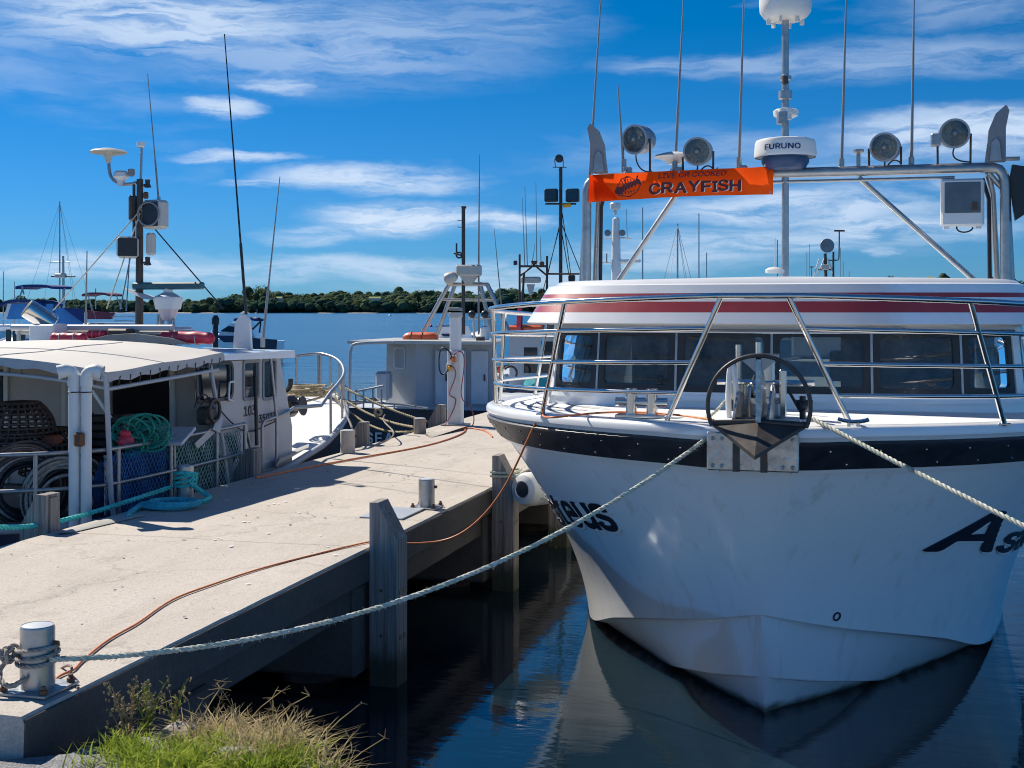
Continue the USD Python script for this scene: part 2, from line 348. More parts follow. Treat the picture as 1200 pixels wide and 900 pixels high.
# weathered timber: grain runs up the pile
n = {'g': ('geometry', {}), 'm': ('mapping', {'scale': (38, 38, 1.1)}), 'a': ('noise_texture', {'scale': 1, 'detail': 8, 'roughness': .7}),
     'r': ('rgb_ramp', {'ramp': [(.28, (.06, .05, .045)), (.48, (.23, .205, .185)), (.7, (.40, .37, .34))]}),
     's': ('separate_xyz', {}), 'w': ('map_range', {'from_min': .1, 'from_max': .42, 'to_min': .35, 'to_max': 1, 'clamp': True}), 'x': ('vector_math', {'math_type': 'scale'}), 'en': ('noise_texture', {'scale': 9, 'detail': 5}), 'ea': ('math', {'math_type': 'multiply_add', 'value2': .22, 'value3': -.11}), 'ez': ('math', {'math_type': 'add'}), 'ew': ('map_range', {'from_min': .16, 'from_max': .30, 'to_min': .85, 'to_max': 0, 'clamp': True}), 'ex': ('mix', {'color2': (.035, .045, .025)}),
     'b': ('bump', {'distance': .012, 'strength': 1}), 'p': ('principled_bsdf', {'roughness': .85})}
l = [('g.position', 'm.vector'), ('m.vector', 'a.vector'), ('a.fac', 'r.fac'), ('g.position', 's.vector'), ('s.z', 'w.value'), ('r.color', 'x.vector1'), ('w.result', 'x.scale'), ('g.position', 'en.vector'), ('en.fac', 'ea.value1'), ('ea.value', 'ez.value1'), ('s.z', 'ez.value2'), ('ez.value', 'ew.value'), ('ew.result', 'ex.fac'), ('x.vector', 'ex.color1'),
     ('ex.color', 'p.base_color'), ('a.fac', 'b.height'), ('b.normal', 'p.normal')]
M['timber'] = usdkit.material(stage, '/World/Looks/timber', n, l, surface='p.BSDF')

# hull gelcoat: faint runs of rust and a slime line just over the water
n = {'g': ('geometry', {}), 's': ('separate_xyz', {}), 'a': ('noise_texture', {'scale': 1.1, 'detail': 5}), 'ra': ('rgb_ramp', {'ramp': [(.3, (.78, .785, .78)), (.7, (.82, .82, .81))]}),
     'm': ('mapping', {'scale': (7, 7, .45)}), 'b': ('noise_texture', {'scale': 1.0, 'detail': 7, 'roughness': .65}), 'rb': ('map_range', {'from_min': .56, 'from_max': .78, 'to_min': 0, 'to_max': .42, 'clamp': True}), 'x1': ('mix', {'color2': (.40, .30, .19)}),
     'e': ('noise_texture', {'scale': 6, 'detail': 6}), 'em': ('math', {'math_type': 'multiply_add', 'value2': .12, 'value3': -.06}), 'ez': ('math', {'math_type': 'add'}),
     'rz': ('map_range', {'from_min': .015, 'from_max': .075, 'to_min': .9, 'to_max': 0, 'clamp': True}), 'x2': ('mix', {'color2': (.10, .085, .045)}),
     'c': ('noise_texture', {'scale': 2.2, 'detail': 3}), 'bp': ('bump', {'strength': .5, 'distance': .006}),
     'p': ('principled_bsdf', {'roughness': .24, 'coat_weight': .5, 'coat_roughness': .08})}
l = [('g.position', 's.vector'), ('g.position', 'a.vector'), ('a.fac', 'ra.fac'), ('g.position', 'm.vector'), ('m.vector', 'b.vector'), ('b.fac', 'rb.value'), ('rb.result', 'x1.fac'), ('ra.color', 'x1.color1'),
     ('g.position', 'e.vector'), ('e.fac', 'em.value1'), ('s.z', 'ez.value1'), ('em.value', 'ez.value2'), ('ez.value', 'rz.value'), ('rz.result', 'x2.fac'), ('x1.color', 'x2.color1'),
     ('g.position', 'c.vector'), ('c.fac', 'bp.height'), ('bp.normal', 'p.normal'), ('bp.normal', 'p.coat_normal'), ('x2.color', 'p.base_color')]
M['hull_white'] = usdkit.material(stage, '/World/Looks/hull_white', n, l, surface='p.BSDF')
# vinyl that lets the sun through
n = {'g': ('geometry', {}), 'a': ('noise_texture', {'scale': 5, 'detail': 4}), 'r': ('rgb_ramp', {'ramp': [(.3, (.86, .085, .010)), (.7, (.95, .11, .016))]}), 'd': ('diffuse_bsdf', {}), 't': ('translucent_bsdf', {}), 'm': ('mix_closure', {'fac': .74})}
M['banner'] = usdkit.material(stage, '/World/Looks/banner', n, [('g.position', 'a.vector'), ('a.fac', 'r.fac'), ('r.color', 'd.color'), ('r.color', 't.color'), ('d.BSDF', 'm.closure1'), ('t.BSDF', 'm.closure2')], surface='m.closure')

# window glass: part mirror, part tinted pane
def pane(name, tint, ior=1.5):
    n = {'t': ('transparent_bsdf', {'color': tint}), 'g': ('glossy_bsdf', {'color': (.95, .97, 1), 'roughness': .02}), 'f': ('fresnel', {'IOR': ior}), 'm': ('mix_closure', {}),
         'd': ('diffuse_bsdf', {'color': (.55, .54, .5)}), 'q': ('mix_closure', {}), 'o': ('geometry', {}), 'z': ('noise_texture', {'scale': 3, 'detail': 6, 'roughness': .7}), 'k': ('map_range', {'from_min': .3, 'from_max': .75, 'to_min': .02, 'to_max': .12, 'clamp': True})}
    M[name] = usdkit.material(stage, '/World/Looks/' + name, n, [('o.position', 'z.vector'), ('z.fac', 'k.value'), ('k.result', 'q.fac'), ('t.BSDF', 'q.closure1'), ('d.BSDF', 'q.closure2'), ('f.fac', 'm.fac'), ('q.closure', 'm.closure1'), ('g.BSDF', 'm.closure2')], surface='m.closure')
pane('tinted_glass', (.34, .40, .42), 1.42)
pane('clear_glass', (.75, .8, .82), 1.5)
mat('lens', (.42, .44, .43), .16, metal=.8, var=.55, vs=36)
mat('grey_glass', (.10, .11, .12), .09, var=.25, vs=4)
mat('dark_glass', (.012, .018, .022), .06, var=.1, spec=.8)

# foliage and grass
def leafy(name, a, b, scale):
    n = {'g': ('geometry', {}), 'a': ('noise_texture', {'scale': scale, 'detail': 4}), 'r': ('rgb_ramp', {'ramp': [(.3, a), (.7, b)]}),
         'd': ('diffuse_bsdf', {}), 't': ('translucent_bsdf', {}), 'm': ('mix_closure', {'fac': .35})}
    l = [('g.position', 'a.vector'), ('a.fac', 'r.fac'), ('r.color', 'd.color'), ('r.color', 't.color'), ('d.BSDF', 'm.closure1'), ('t.BSDF', 'm.closure2')]
    M[name] = usdkit.material(stage, '/World/Looks/' + name, n, l, surface='m.closure')
leafy('grass_green', (.18, .27, .03), (.44, .50, .09), 9)
leafy('grass_dry', (.34, .26, .14), (.62, .52, .30), 14)
leafy('weed_green', (.20, .25, .05), (.40, .42, .14), 20)
leafy('weed_brown', (.30, .24, .15), (.55, .47, .30), 30)
leafy('wood_dark', (.034, .07, .055), (.085, .15, .10), .06)  # leaf tones lightened and blued to carry the haze of distance
leafy('wood_olive', (.06, .095, .06), (.16, .21, .11), .05)
leafy('wood_pale', (.06, .085, .05), (.17, .19, .10), .05)

# water: calm in the lee of the jetty, rippled out on the bay
n = {'g': ('geometry', {}), 's': ('separate_xyz', {}), 'm1': ('mapping', {'scale': (.9, 2.2, 1), 'rotation': (0, 0, .25)}), 'm2': ('mapping', {'scale': (.10, .75, 1), 'rotation': (0, 0, .12)}),
     'a': ('noise_texture', {'scale': 1.6, 'detail': 3, 'roughness': .5}), 'b': ('noise_texture', {'scale': 1.0, 'detail': 7, 'roughness': .6}),
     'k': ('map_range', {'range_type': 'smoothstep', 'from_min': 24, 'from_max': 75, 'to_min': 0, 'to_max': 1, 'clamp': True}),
     'm3': ('mapping', {'scale': (2.2, 9, 1), 'rotation': (0, 0, .26)}), 'c': ('noise_texture', {'scale': 1.6, 'detail': 4, 'roughness': .55}), 'k3': ('math', {'math_type': 'multiply', 'value2': .0011}), 'h0': ('math', {'math_type': 'add'}), 'ka': ('math', {'math_type': 'multiply', 'value2': .0045}), 'kb': ('math', {'math_type': 'multiply'}), 'kc': ('math', {'math_type': 'multiply', 'value2': .42}),
     'kr': ('math', {'math_type': 'multiply_add', 'value2': .2, 'value3': .022}), 'h': ('math', {'math_type': 'add'}), 'bp': ('bump', {'strength': 1, 'distance': 1.0}),
     'pt': ('noise_texture', {'scale': .02, 'detail': 5}), 'pm': ('mapping', {'scale': (.25, 1, 1)}), 'pr': ('map_range', {'from_min': .35, 'from_max': .65, 'to_min': .55, 'to_max': 1.25}), 'kd': ('math', {'math_type': 'multiply'}),
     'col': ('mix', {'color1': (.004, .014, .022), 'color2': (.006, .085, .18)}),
     'p': ('principled_bsdf', {'roughness': .025, 'ior': 1.52, 'specular_ior_level': .5})}
l = [('g.position', 's.vector'), ('s.y', 'k.value'), ('g.position', 'm1.vector'), ('m1.vector', 'a.vector'), ('g.position', 'm2.vector'), ('m2.vector', 'b.vector'),
     ('g.position', 'pm.vector'), ('pm.vector', 'pt.vector'), ('pt.fac', 'pr.value'),
     ('a.fac', 'ka.value1'), ('b.fac', 'kb.value1'), ('k.result', 'kb.value2'), ('kb.value', 'kd.value1'), ('pr.result', 'kd.value2'), ('kd.value', 'kc.value1'), ('g.position', 'm3.vector'), ('m3.vector', 'c.vector'), ('c.fac', 'k3.value1'), ('ka.value', 'h0.value1'), ('k3.value', 'h0.value2'), ('h0.value', 'h.value1'), ('kc.value', 'h.value2'),
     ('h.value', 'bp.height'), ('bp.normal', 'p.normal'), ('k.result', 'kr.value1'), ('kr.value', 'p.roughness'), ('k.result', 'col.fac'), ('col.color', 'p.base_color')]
M['water'] = usdkit.material(stage, '/World/Looks/water', n, l, surface='p.BSDF')

# rope of three laid strands along a path
def resample(pts, step):
    p = np.asarray(pts, float); d = np.r_[0, np.cumsum(np.linalg.norm(np.diff(p, axis=0), axis=1))]
    k = max(3, int(d[-1] / step)); s = np.linspace(0, d[-1], k)
    return np.stack([np.interp(s, d, p[:, i]) for i in range(3)], 1)
def spline(pts, n=60):
    p = np.asarray(pts, float); d = np.r_[0, np.cumsum(np.linalg.norm(np.diff(p, axis=0), axis=1))]
    f = PchipInterpolator(d, p); return f(np.linspace(0, d[-1], n))
def cspline(pts, n=60):
    from scipy.interpolate import CubicSpline
    p = np.asarray(pts, float); d = np.r_[0, np.cumsum(np.sqrt(np.linalg.norm(np.diff(p, axis=0), axis=1)))]
    return CubicSpline(d, p)(np.linspace(0, d[-1], n))
def sag(a, b, s, n=50):
    a, b = np.asarray(a, float), np.asarray(b, float); t = np.linspace(0, 1, n)[:, None]
    p = a + (b - a) * t; p[:, 2] -= (4 * s * t * (1 - t))[:, 0]; return p
def laid(mb, pts, r, pitch=None, step=None, fuzz=0):
    pitch = pitch or r * 7; step = step or pitch / 7
    p = resample(pts, step); t = np.gradient(p, axis=0); t /= np.linalg.norm(t, axis=1, keepdims=True)
    a = np.cross(t, [0, 0, 1.0]); bad = np.linalg.norm(a, axis=1) < .1; a[bad] = np.cross(t[bad], [1.0, 0, 0]); a /= np.linalg.norm(a, axis=1, keepdims=True); b = np.cross(t, a)
    ph = np.arange(len(p)) * step / pitch * 2 * np.pi
    for k in range(3):
        q = p + r * .5 * (np.cos(ph + k * 2.094)[:, None] * a + np.sin(ph + k * 2.094)[:, None] * b)
        mb.tube(q, r * .56, 5)
    for _ in range(fuzz):
        i = R.randrange(len(p)); d = unit([R.gauss(0, 1), R.gauss(0, 1), R.gauss(-.4, 1)])
        q = p[i] + d * r * .8; mb.tube([q, q + d * r * R.uniform(.5, 1.6) + t[i] * r * R.uniform(-1, 1)], [.0016, .0008], 3, caps=False)
    return mb

# ================================================================== setting
w = MB()
xs = np.array([-4000, -1200, -300, -80, -30, -12, -4, 4, 12, 30, 80, 300, 1200, 4000.]); ys = np.array([-60, 0, 4, 8, 14, 25, 60, 200, 700, 1800, 4000.])
w.grid([[(x, y, 0) for x in xs] for y in ys])
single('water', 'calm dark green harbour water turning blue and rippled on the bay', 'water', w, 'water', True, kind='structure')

# ground where the photographer stands, with the bank down to the water
def gz(x, y):
    edge = float(np.interp(x, [-9, -3.95, -3.6, -3.3, -2.9, -2.5, -2.1, -1.5, 0, 3], [5.12, 5.12, 5.3, 5.6, 5.75, 5.5, 5.15, 4.8, 4.6, 4.6])) + .05 * math.sin(x * 7)
    d = y - edge
    top = .93 + .03 * math.sin(x * 2.1) * math.cos(y * 1.3) + max(0, min(.32, (4.6 - y) * .1))
    return top if d < 0 else top - min(1.5, d * 1.15 + d * d * .2)
gr = MB(); gx = np.r_[np.linspace(-40, -9, 12), np.linspace(-8, 4, 90), np.linspace(5, 40, 12)]; gy = np.r_[np.linspace(-30, 3, 10), np.linspace(3.3, 5.1, 16), np.linspace(5.13, 8, 40)]
gr.grid([[(x, y, gz(x, y) + .02 * meshkit.fbm(np.array([[x * 5, y * 5, 0.]]))[0] if y < 5.12 or x > -3.85 else min(gz(x, y), -.5 if y > 5.14 else 9)) for x in gx] for y in gy])
single('shore_ground', 'grey gravel ground of the shore at the near end of the jetty', None, gr, 'gravel', 40, kind='structure')

# ---------------------------------------------------------------- jetty
XL, XR, Y0, Y1, DZ = -6.67, -3.75, 5.2, 46.0, 1.1
jet = thing('jetty', 'long concrete jetty running away between the moored boats', 'jetty', ((XL + XR) / 2, Y0, 0))
cuts = [Y0, 9.62, 13.3, 17.0, 20.7, 24.4, 28.1, 31.8, 35.5, 39.2, 42.9, Y1]
for a, b in zip(cuts[:-1], cuts[1:]):
    # slab with worn, slightly broken arrises
    nx, ny = 9, int((b - a) / .12)
    g = []
    for i in range(ny + 1):
        y = a + .004 + (b - a - .008) * i / ny
        row = []
        q = meshkit.fbm(np.array([[y * 3, 1.3, 0.], [y * 3, 7.7, 0.], [y * 11, 3.1, 0], [y * 11, 5.1, 0]]))
        el, er = .012 * abs(q[0]) + .012 * max(0, q[2]) ** 2, .012 * abs(q[1]) + .014 * max(0, q[3]) ** 2
        row = [(XL + .01, y, DZ - .26), (XL + el * .3, y, DZ - .03 - el), (XL + .012 + el, y, DZ - .004)]
        for k in range(1, nx): row.append((XL + (XR - XL) * k / nx, y, DZ + .003 * math.sin(k * 1.3 + y)))
        row += [(XR - .012 - er, y, DZ - .004), (XR - er * .3, y, DZ - .03 - er), (XR - .01, y, DZ - .26)]
        g.append(row)
    m = MB(); m.grid(g, cv=True)
    for row in (g[0], g[-1]):
        pl = np.array(row); m.add(np.vstack([pl.mean(0), pl]), [[0, 1 + k, 1 + (k + 1) % len(pl)] for k in range(len(pl))])
    part(jet, 'slab', m, 'concrete', 30)
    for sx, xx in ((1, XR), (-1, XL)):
        m = MB(); m.box((xx - sx * .02, (a + b) / 2, DZ - .143), (.05, b - a - .012, .245), bev=.006); part(jet, 'shade_fascia', m, 'concrete_dark', 30)  # thin added strip, shade of the slab side put into darker concrete
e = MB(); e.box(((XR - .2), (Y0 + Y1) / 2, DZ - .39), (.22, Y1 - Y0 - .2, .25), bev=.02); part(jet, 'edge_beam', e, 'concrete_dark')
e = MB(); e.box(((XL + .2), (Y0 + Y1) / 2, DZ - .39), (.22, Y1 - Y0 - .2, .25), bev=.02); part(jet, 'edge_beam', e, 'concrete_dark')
for y in cuts[1:-1]:
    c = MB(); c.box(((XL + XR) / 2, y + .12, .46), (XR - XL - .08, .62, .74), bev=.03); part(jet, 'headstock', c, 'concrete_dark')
    for x in (XR - .55, XL + .55):
        c = MB(); c.lathe([(.23, -2.5), (.23, .1), (.225, .2)], (x, y + .12, 0), sides=20); part(jet, 'pile', c, 'timber_dark', 40)
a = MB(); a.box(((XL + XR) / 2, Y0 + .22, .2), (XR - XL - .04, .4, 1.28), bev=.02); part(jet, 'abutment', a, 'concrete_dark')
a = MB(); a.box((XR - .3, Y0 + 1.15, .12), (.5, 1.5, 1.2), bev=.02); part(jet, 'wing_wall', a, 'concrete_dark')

# timber fender piles
def fender_pile(px, pyw, pytop, label, w=.235, d=.235, x=None):
    b = P(px, pyw, z=0); top = P(px, pytop, Z=(b[1] * CS - b[0] * SN))[2]
    cx = x if x is not None else XR + d / 2 + .012
    t = thing('fender_pile', label, 'timber pile', (cx, b[1], -1.5), 'timber piles along the jetty')
    m = MB(); h = w / 2; D = d / 2
    pts = []
    for z, dx in ((-1.5, 0), (top - .30, 0)):
        pts += [(cx + sx * D, b[1] + sy * h, z) for sx in (-1, 1) for sy in (-1, 1)]
    pts += [(cx + D, b[1] - h, top - .33), (cx + D, b[1] + h, top - .33), (cx - D, b[1] - h, top), (cx - D, b[1] + h, top), (cx - D + .07, b[1] - h, top), (cx - D + .07, b[1] + h, top)]
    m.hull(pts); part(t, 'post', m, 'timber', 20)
    for zz in (top - .72, top - 1.08):
        for k in (-1, 1):
            s = MB(); s.cyl((cx + D - .05, b[1] + k * .045, zz), (cx + D + .004, b[1] + k * .045, zz), .022, sides=8); part(t, 'bolt_hole', s, 'black_plastic')
        s = MB(); s.cyl((cx - .02, b[1] - h - .004, zz + .02), (cx - .02, b[1] - h + .04, zz + .02), .014, sides=8)
        part(t, 'bolt', s, 'rust')
    return t
fender_pile(453, 800, 587, 'nearest weathered timber pile with a slanted top, standing in the water')
fender_pile(588, 690, 533, 'timber pile with white rope tied round it beside the white boat')
fender_pile(662, 640, 575, 'timber pile mostly hidden behind the bow of the white boat', x=XR + .13)

# stub posts on the far edge
def stub(px, pyb, pyt, label, wy=.2, wx=.2):
    b = P(px, pyb, x=XL - .13); Zc = b[1] * CS - b[0] * SN; top = P(px, pyt, Z=Zc)[2]
    t = thing('stub_post', label, 'timber post', (XL - .13, b[1], -.8), 'stub posts on the left edge of the jetty')
    m = MB(); h = wy / 2; x = XL - .13
    m.hull([(x - .14, b[1] - h, -.8), (x - .14, b[1] + h, -.8), (x + .12, b[1] - h, -.8), (x + .12, b[1] + h, -.8), (x - .14, b[1] - h, top - .28), (x - .14, b[1] + h, top - .28),
            (x + .12, b[1] - h, top), (x + .12, b[1] + h, top), (x + .02, b[1] - h, top), (x + .02, b[1] + h, top)])
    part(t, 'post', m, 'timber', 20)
    s = MB(); s.box((x + .126, b[1], top - .2), (.014, wy * .55, .34)); part(t, 'plank', s, 'timber', 20)
stub(48, 622, 578, 'square timber stub post at the left edge, by the hose coil')
stub(291, 563, 525, 'timber stub post against the grey wheelhouse side')
stub(421, 524, 494, 'timber stub post by the bow of the grey boat')
stub(513, 495, 474, 'timber stub post left of the power pedestal')

# bollards
def bollard(c, r, h, label, material='aluminium', plate=True):
    t = thing('bollard', label, 'bollard', c, 'steel bollards on the jetty')
    c = np.asarray(c, float)
    m = MB(); m.lathe([(r, 0), (r, h - .012), (r - .006, h)], c, sides=32); part(t, 'pipe', m, material, 40)
    m = MB(); m.lathe([(r - .004, h - .003), (r * .6, h + .004), (0, h + .006)], c, sides=32); part(t, 'cap', m, 'grey_paint', 40)
    if plate:
        m = MB(); m.box(c + [0, 0, .008], (r * 3.4, r * 3.4, .016), bev=.003); part(t, 'base_plate', m, 'galvanised')
        for sx in (-1, 1):
            for sy in (-1, 1):
                m = MB(); m.lathe([(.02, .016), (.02, .036), (.012, .04), (.012, .055), (0, .056)], c + [sx * r * 1.35, sy * r * 1.35, 0], sides=6); part(t, 'bolt', m, 'rust', 30)
    m = MB(); m.cyl(c + [r * .9, .02, h * .72], c + [r * 1.25, .02, h * .72], .014, sides=8); part(t, 'pin', m, 'rust')
    return t
b1 = P(44, 808, z=DZ); bollard(b1, .084, .325, 'nearest steel bollard wrapped with grey rope, at the corner of the jetty')
b2 = P(500, 595, z=DZ); bollard(b2, .078, .28, 'bare steel bollard behind the nearest timber pile')
b3 = P(208, 583, z=DZ); b3[0] = XL + .12; bollard(b3, .085, .33, 'steel bollard with teal rope round it, beside the mesh bins', plate=False)
b4 = P(404, 530, z=DZ); b4[0] = XL + .12; bollard(b4, .1, .3, 'stubby concrete bollard by the rusty bow of the grey boat', 'concrete', plate=False)
b5 = P(487, 508, z=DZ); b5[0] = XL + .2; bollard(b5, .095, .24, 'small bollard at the end of the tan mooring ropes', 'timber', plate=False)
m = MB(); m.lathe([(0, 0), (.11, 0), (.10, .05), (.05, .09), (0, .1)], P(404, 500, Z=18.2) - [0, 0, .1], sides=16)

# ropes round the near bollard
rp = MB()
for k, z in enumerate((.15, .178, .21)):
    q = np.linspace(0, 2 * np.pi, 40); laid(rp, np.stack([b1[0] + (.098 + .004 * (k % 2)) * np.cos(q), b1[1] + (.098 + .004 * (k % 2)) * np.sin(q), b1[2] + z + .012 * np.sin(q + k)], 1), .011)
knot = b1 + [-.13, -.05, .19]
for k in range(5):
    q = np.linspace(0, 2 * np.pi, 22); ax = unit([R.gauss(0, 1), R.gauss(0, 1), R.gauss(0, 1)]); e = unit(np.cross(ax, [.3, .5, .8])); g = np.cross(ax, e)
    laid(rp, knot + np.array([R.uniform(-.02, .02) for _ in range(3)]) + .032 * (np.cos(q)[:, None] * e + np.sin(q)[:, None] * g), .010)
for k in range(4):
    a = knot + [0, 0, -.01 * k]; laid(rp, cspline([a, a + [-.10, -.05, .01], a + [-.19 - .02 * k, -.08, -.06], a + [-.215 - .012 * k, -.08, -.2 - .03 * k]], 24), .009)
laid(rp, cspline([knot + [.02, 0, -.02], knot + [-.03, -.03, -.1], knot + [.05, -.08, -.14], knot + [.13, -.05, -.1]], 24), .014)
single('bollard_rope', 'grey mooring rope knotted and wound round the nearest bollard', 'rope', rp, 'rope_grey', 50)

# ================================================================== the big white boat
big = thing('fishing_boat', 'big white fishing boat with orange crayfish banner, bow towards the shore', 'fishing boat', B(5, 0, 0))
T = np.array([0, .06, .14, .24, .36, .5, .62, .75, 1.0])
def curve(*rows): return PchipInterpolator(T, np.array(rows, float).T)
gun = curve([-1.05, -1.035, -.86, -.5, -.05, .7, 1.6, 3.5, 12], [0, .3, .68, 1.2, 1.72, 2.25, 2.58, 2.74, 2.7], [2.14, 2.14, 2.14, 2.13, 2.12, 2.10, 2.08, 2.02, 1.8])
chi = curve([-.3, -.25, -.1, .2, .6, 1.2, 2.1, 4.2, 12], [0, .08, .28, .6, .95, 1.35, 1.72, 2.1, 2.35], [.8, .78, .72, .62, .51, .35, .1, -.12, -.2])
stk = curve([-.12, -.1, 0, .2, .5, 1.05, 2, 4, 12], [0, .05, .15, .32, .52, .78, 1.05, 1.3, 1.4], [.3, .29, .26, .2, .13, 0, -.2, -.4, -.45])
kee = curve([0, .02, .1, .25, .5, 1, 2, 4, 12], [0] * 9, [0, -.03, -.1, -.2, -.35, -.5, -.7, -.85, -.9])
def hull_pt(t, w, side=1):
    """a point of the topside: w = 0 at the chine, 1 at the sheer."""
    c, g = chi(t), gun(t); p = c + (g - c) * w
    k = 4 * w * (1 - w)
    d = unit([-(g - c)[0] * 0 - .25 * (1 - t), (g - c)[1] + .05, 0])
    p = p + np.array([.16 * max(0, .35 - t), -.17 * min(1, t * 7) * max(0, 1 - max(0, t - .55) * 1.4), 0]) * k * (1.25 - .5 * w)
    p[1] = max(0, p[1]) * side
    return B(*p)
def hull_n(t, w, side=1):
    a = hull_pt(min(1, t + .004), w, side) - hull_pt(max(0, t - .004), w, side); b = hull_pt(t, min(1, w + .01), side) - hull_pt(t, max(0, w - .01), side)
    n = unit(np.cross(a, b)) * side
    return -n
ts = np.r_[np.linspace(0, .7, 64), np.linspace(.72, 1, 10)]
rows = []
ws = np.linspace(1, 0, 15)
def section(t):
    s = [hull_pt(t, w) for w in ws]
    c, k, st, ke = chi(t), min(1, t * 5), stk(t), kee(t)
    s.append(B(c[0], max(0, c[1] - .13 * k), c[2] - .022 * k)); s.append(B(*(st + [0, .09 * k, .016 * k]))); s.append(B(st[0], st[1], st[2])); s.append(B(st[0], max(0, st[1] - .03 * k), st[2] - .03 * k)); s.append(B(*ke))
    return s
S = np.array([section(t) for t in ts]); Sm = S.copy(); Sm[:, :, 0] = -1.288 - Sm[:, :, 0]
h = MB(); h.grid(S); h.grid(Sm[:, ::-1])
tr = np.vstack([S[-1], Sm[-1][::-1]]); h.add(np.vstack([tr.mean(0), tr]), [[0, 1 + k, 1 + (k + 1) % len(tr)] for k in range(len(tr))])
part(big, 'hull', h, 'hull_white', 14)
# water outlet on the bow
o = hull_pt(.22, .06, -1); no = hull_n(.22, .06, -1)
m = MB(); m.lathe([(.036, -.03), (.036, .008), (.024, .008), (.022, -.03), (0, -.03)], o, no, 16); part(big, 'drain_outlet', m, 'black_rubber')

# cap rail, deck
def side_pts(fn, t): return fn(t)
deck = []
tt = np.r_[np.linspace(0, .7, 50), np.linspace(.72, 1, 10)]
def gpt(t, inset, z, side):
    g = gun(t); g2 = gun(min(1, t + .004)) - gun(max(0, t - .004)); n = unit([-(g2)[1], g2[0], 0]) if t > 0 else np.array([-1., 0, 0])
    p = g - np.array([n[0], n[1], 0]) * inset
    return B(p[0], max(0, p[1]) * side, z if z > 1 else g[2] + z)
cap = MB()
prof = [(0, 0), (-.02, .02), (-.022, .05), (-.012, .075), (.015, .09), (.10, .09), (.12, .075)]
for side in (1, -1): cap.grid([[gpt(t, i, dz, side) for i, dz in prof][::side] for t in tt])
part(big, 'gunwale', cap, 'gelcoat', 40)
dk = MB()
dg = []
for t in tt:
    a, b = gpt(t, .11, .078, 1), gpt(t, .11, .078, -1); r = []
    for k in range(13):
        f = k / 12; p = a + (b - a) * f; p[2] += .03 * (1 - (2 * f - 1) ** 2); r.append(p)
    dg.append(r)
dk.grid(dg); part(big, 'deck', dk, 'deck_white', 40)

# rubber belting with two rows of bolts, split by the stem plate
T0 = .062
for side in (1, -1):
    rb = MB(); g = []
    for t in np.r_[np.linspace(T0, .7, 50), np.linspace(.72, 1, 8)]:
        hh = gun(t)[2] - chi(t)[2]; n = hull_n(t, 1 - .1 / hh, side); r = []
        for dz, off in ((.012, .002), (.012, .03), (.03, .038), (.18, .038), (.196, .03), (.196, .002)):
            r.append(hull_pt(t, 1 - dz / hh, side) + n * off)
        g.append(r)
    rb.grid(g); e = np.array(g[0]); rb.add(np.vstack([e.mean(0), e]), [[0, 1 + k, 1 + (k + 1) % 6] for k in range(6)])
    part(big, 'rubbing_strip', rb, 'black_rubber', 30)
    g = []; rb = MB()
    for t in np.r_[np.linspace(T0, .7, 50), np.linspace(.72, 1, 8)]:
        hh = gun(t)[2] - chi(t)[2]; n = hull_n(t, 1 - .2 / hh, side)
        g.append([hull_pt(t, 1 - dz / hh, side) + n * off for dz, off in ((.199, .001), (.199, .022), (.228, .022), (.232, .001))])
    rb.grid(g); part(big, 'trim_strip', rb, 'gelcoat', 30)
    bt = MB(); prev = hull_pt(T0, .95, side); k = 0; acc = .17
    for t in np.linspace(T0, .72, 1200):
        p = hull_pt(t, .95, side); acc += np.linalg.norm(p - prev); prev = p
        if acc > .185:
            acc = 0; hh = gun(t)[2] - chi(t)[2]; w_ = 1 - (.055 if k % 2 else .155) / hh; k += 1
            n = hull_n(t, w_, side); q = hull_pt(t, w_, side); bt.lathe([(.011, .036), (.011, .042), (.006, .046), (0, .046)], q, n, 8)
    part(big, 'bolts', bt, 'stainless', 30, kind='stuff')

# boat name, lettered on the flare on both bows
def hull_text(side, s, t0, w0, hgt, t1, slant=.45, flip=1):
    """letters laid on the topside: x runs along the hull, y up it."""
    tab = np.linspace(.1, .75, 400); mid = np.array([hull_pt(t, .6, side) for t in tab]); arc = np.r_[0, np.cumsum(np.linalg.norm(np.diff(mid, axis=0), axis=1))]
    a0 = np.interp(t0, tab, arc)
    x = 0.0
    nat = sum((meshkit.text_mesh(c_, hgt * (1.45 if i_ == 0 else 1.0), .006, bold=True).bounds[:, 0] * [-1, 1]).sum() for i_, c_ in enumerate(s))
    wide = (abs(np.interp(t1, tab, arc) - a0) - hgt * .07 * (len(s) - 1)) / nat
    for ci, ch in enumerate(s):
        hh = hgt * (1.45 if ci == 0 else 1.0)
        tm = meshkit.text_mesh(ch, hh, .006, bold=True)
        tm = tm.subdivide_to_size(.05) if hasattr(tm, 'subdivide_to_size') else tm
        for layer, (grow, off, mt, nm) in enumerate(((1, .006, 'text_black', 'letter'), (0, .002, 'text_white', 'letter_shadow'))):
            v = np.array(tm.vertices); v = v.copy()
            if layer: v[:, 0] += .018; v[:, 1] -= .022; 
            xx = x + v[:, 0] * wide + v[:, 1] * slant; q = []
            for X, Y, Zt in zip(xx, v[:, 1], v[:, 2]):
                t = np.interp(a0 + flip * X, arc, tab); L = np.linalg.norm(hull_pt(t, 1, side) - hull_pt(t, 0, side)); w_ = w0 + Y / L
                q.append(hull_pt(t, w_, side) + hull_n(t, w_, side) * (off + Zt))
            m = MB(); m.add(np.array(q), tm.faces); part(big, nm, m, mt, False)
        x += (tm.bounds[1][0] - tm.bounds[0][0]) * wide + hgt * .07
    return x
NAME = 'Asteus'
hull_text(-1, NAME, .362, .44, .255, .75, .5, 1)
hull_text(1, NAME, .665, .47, .33, .362, -.10, -1)

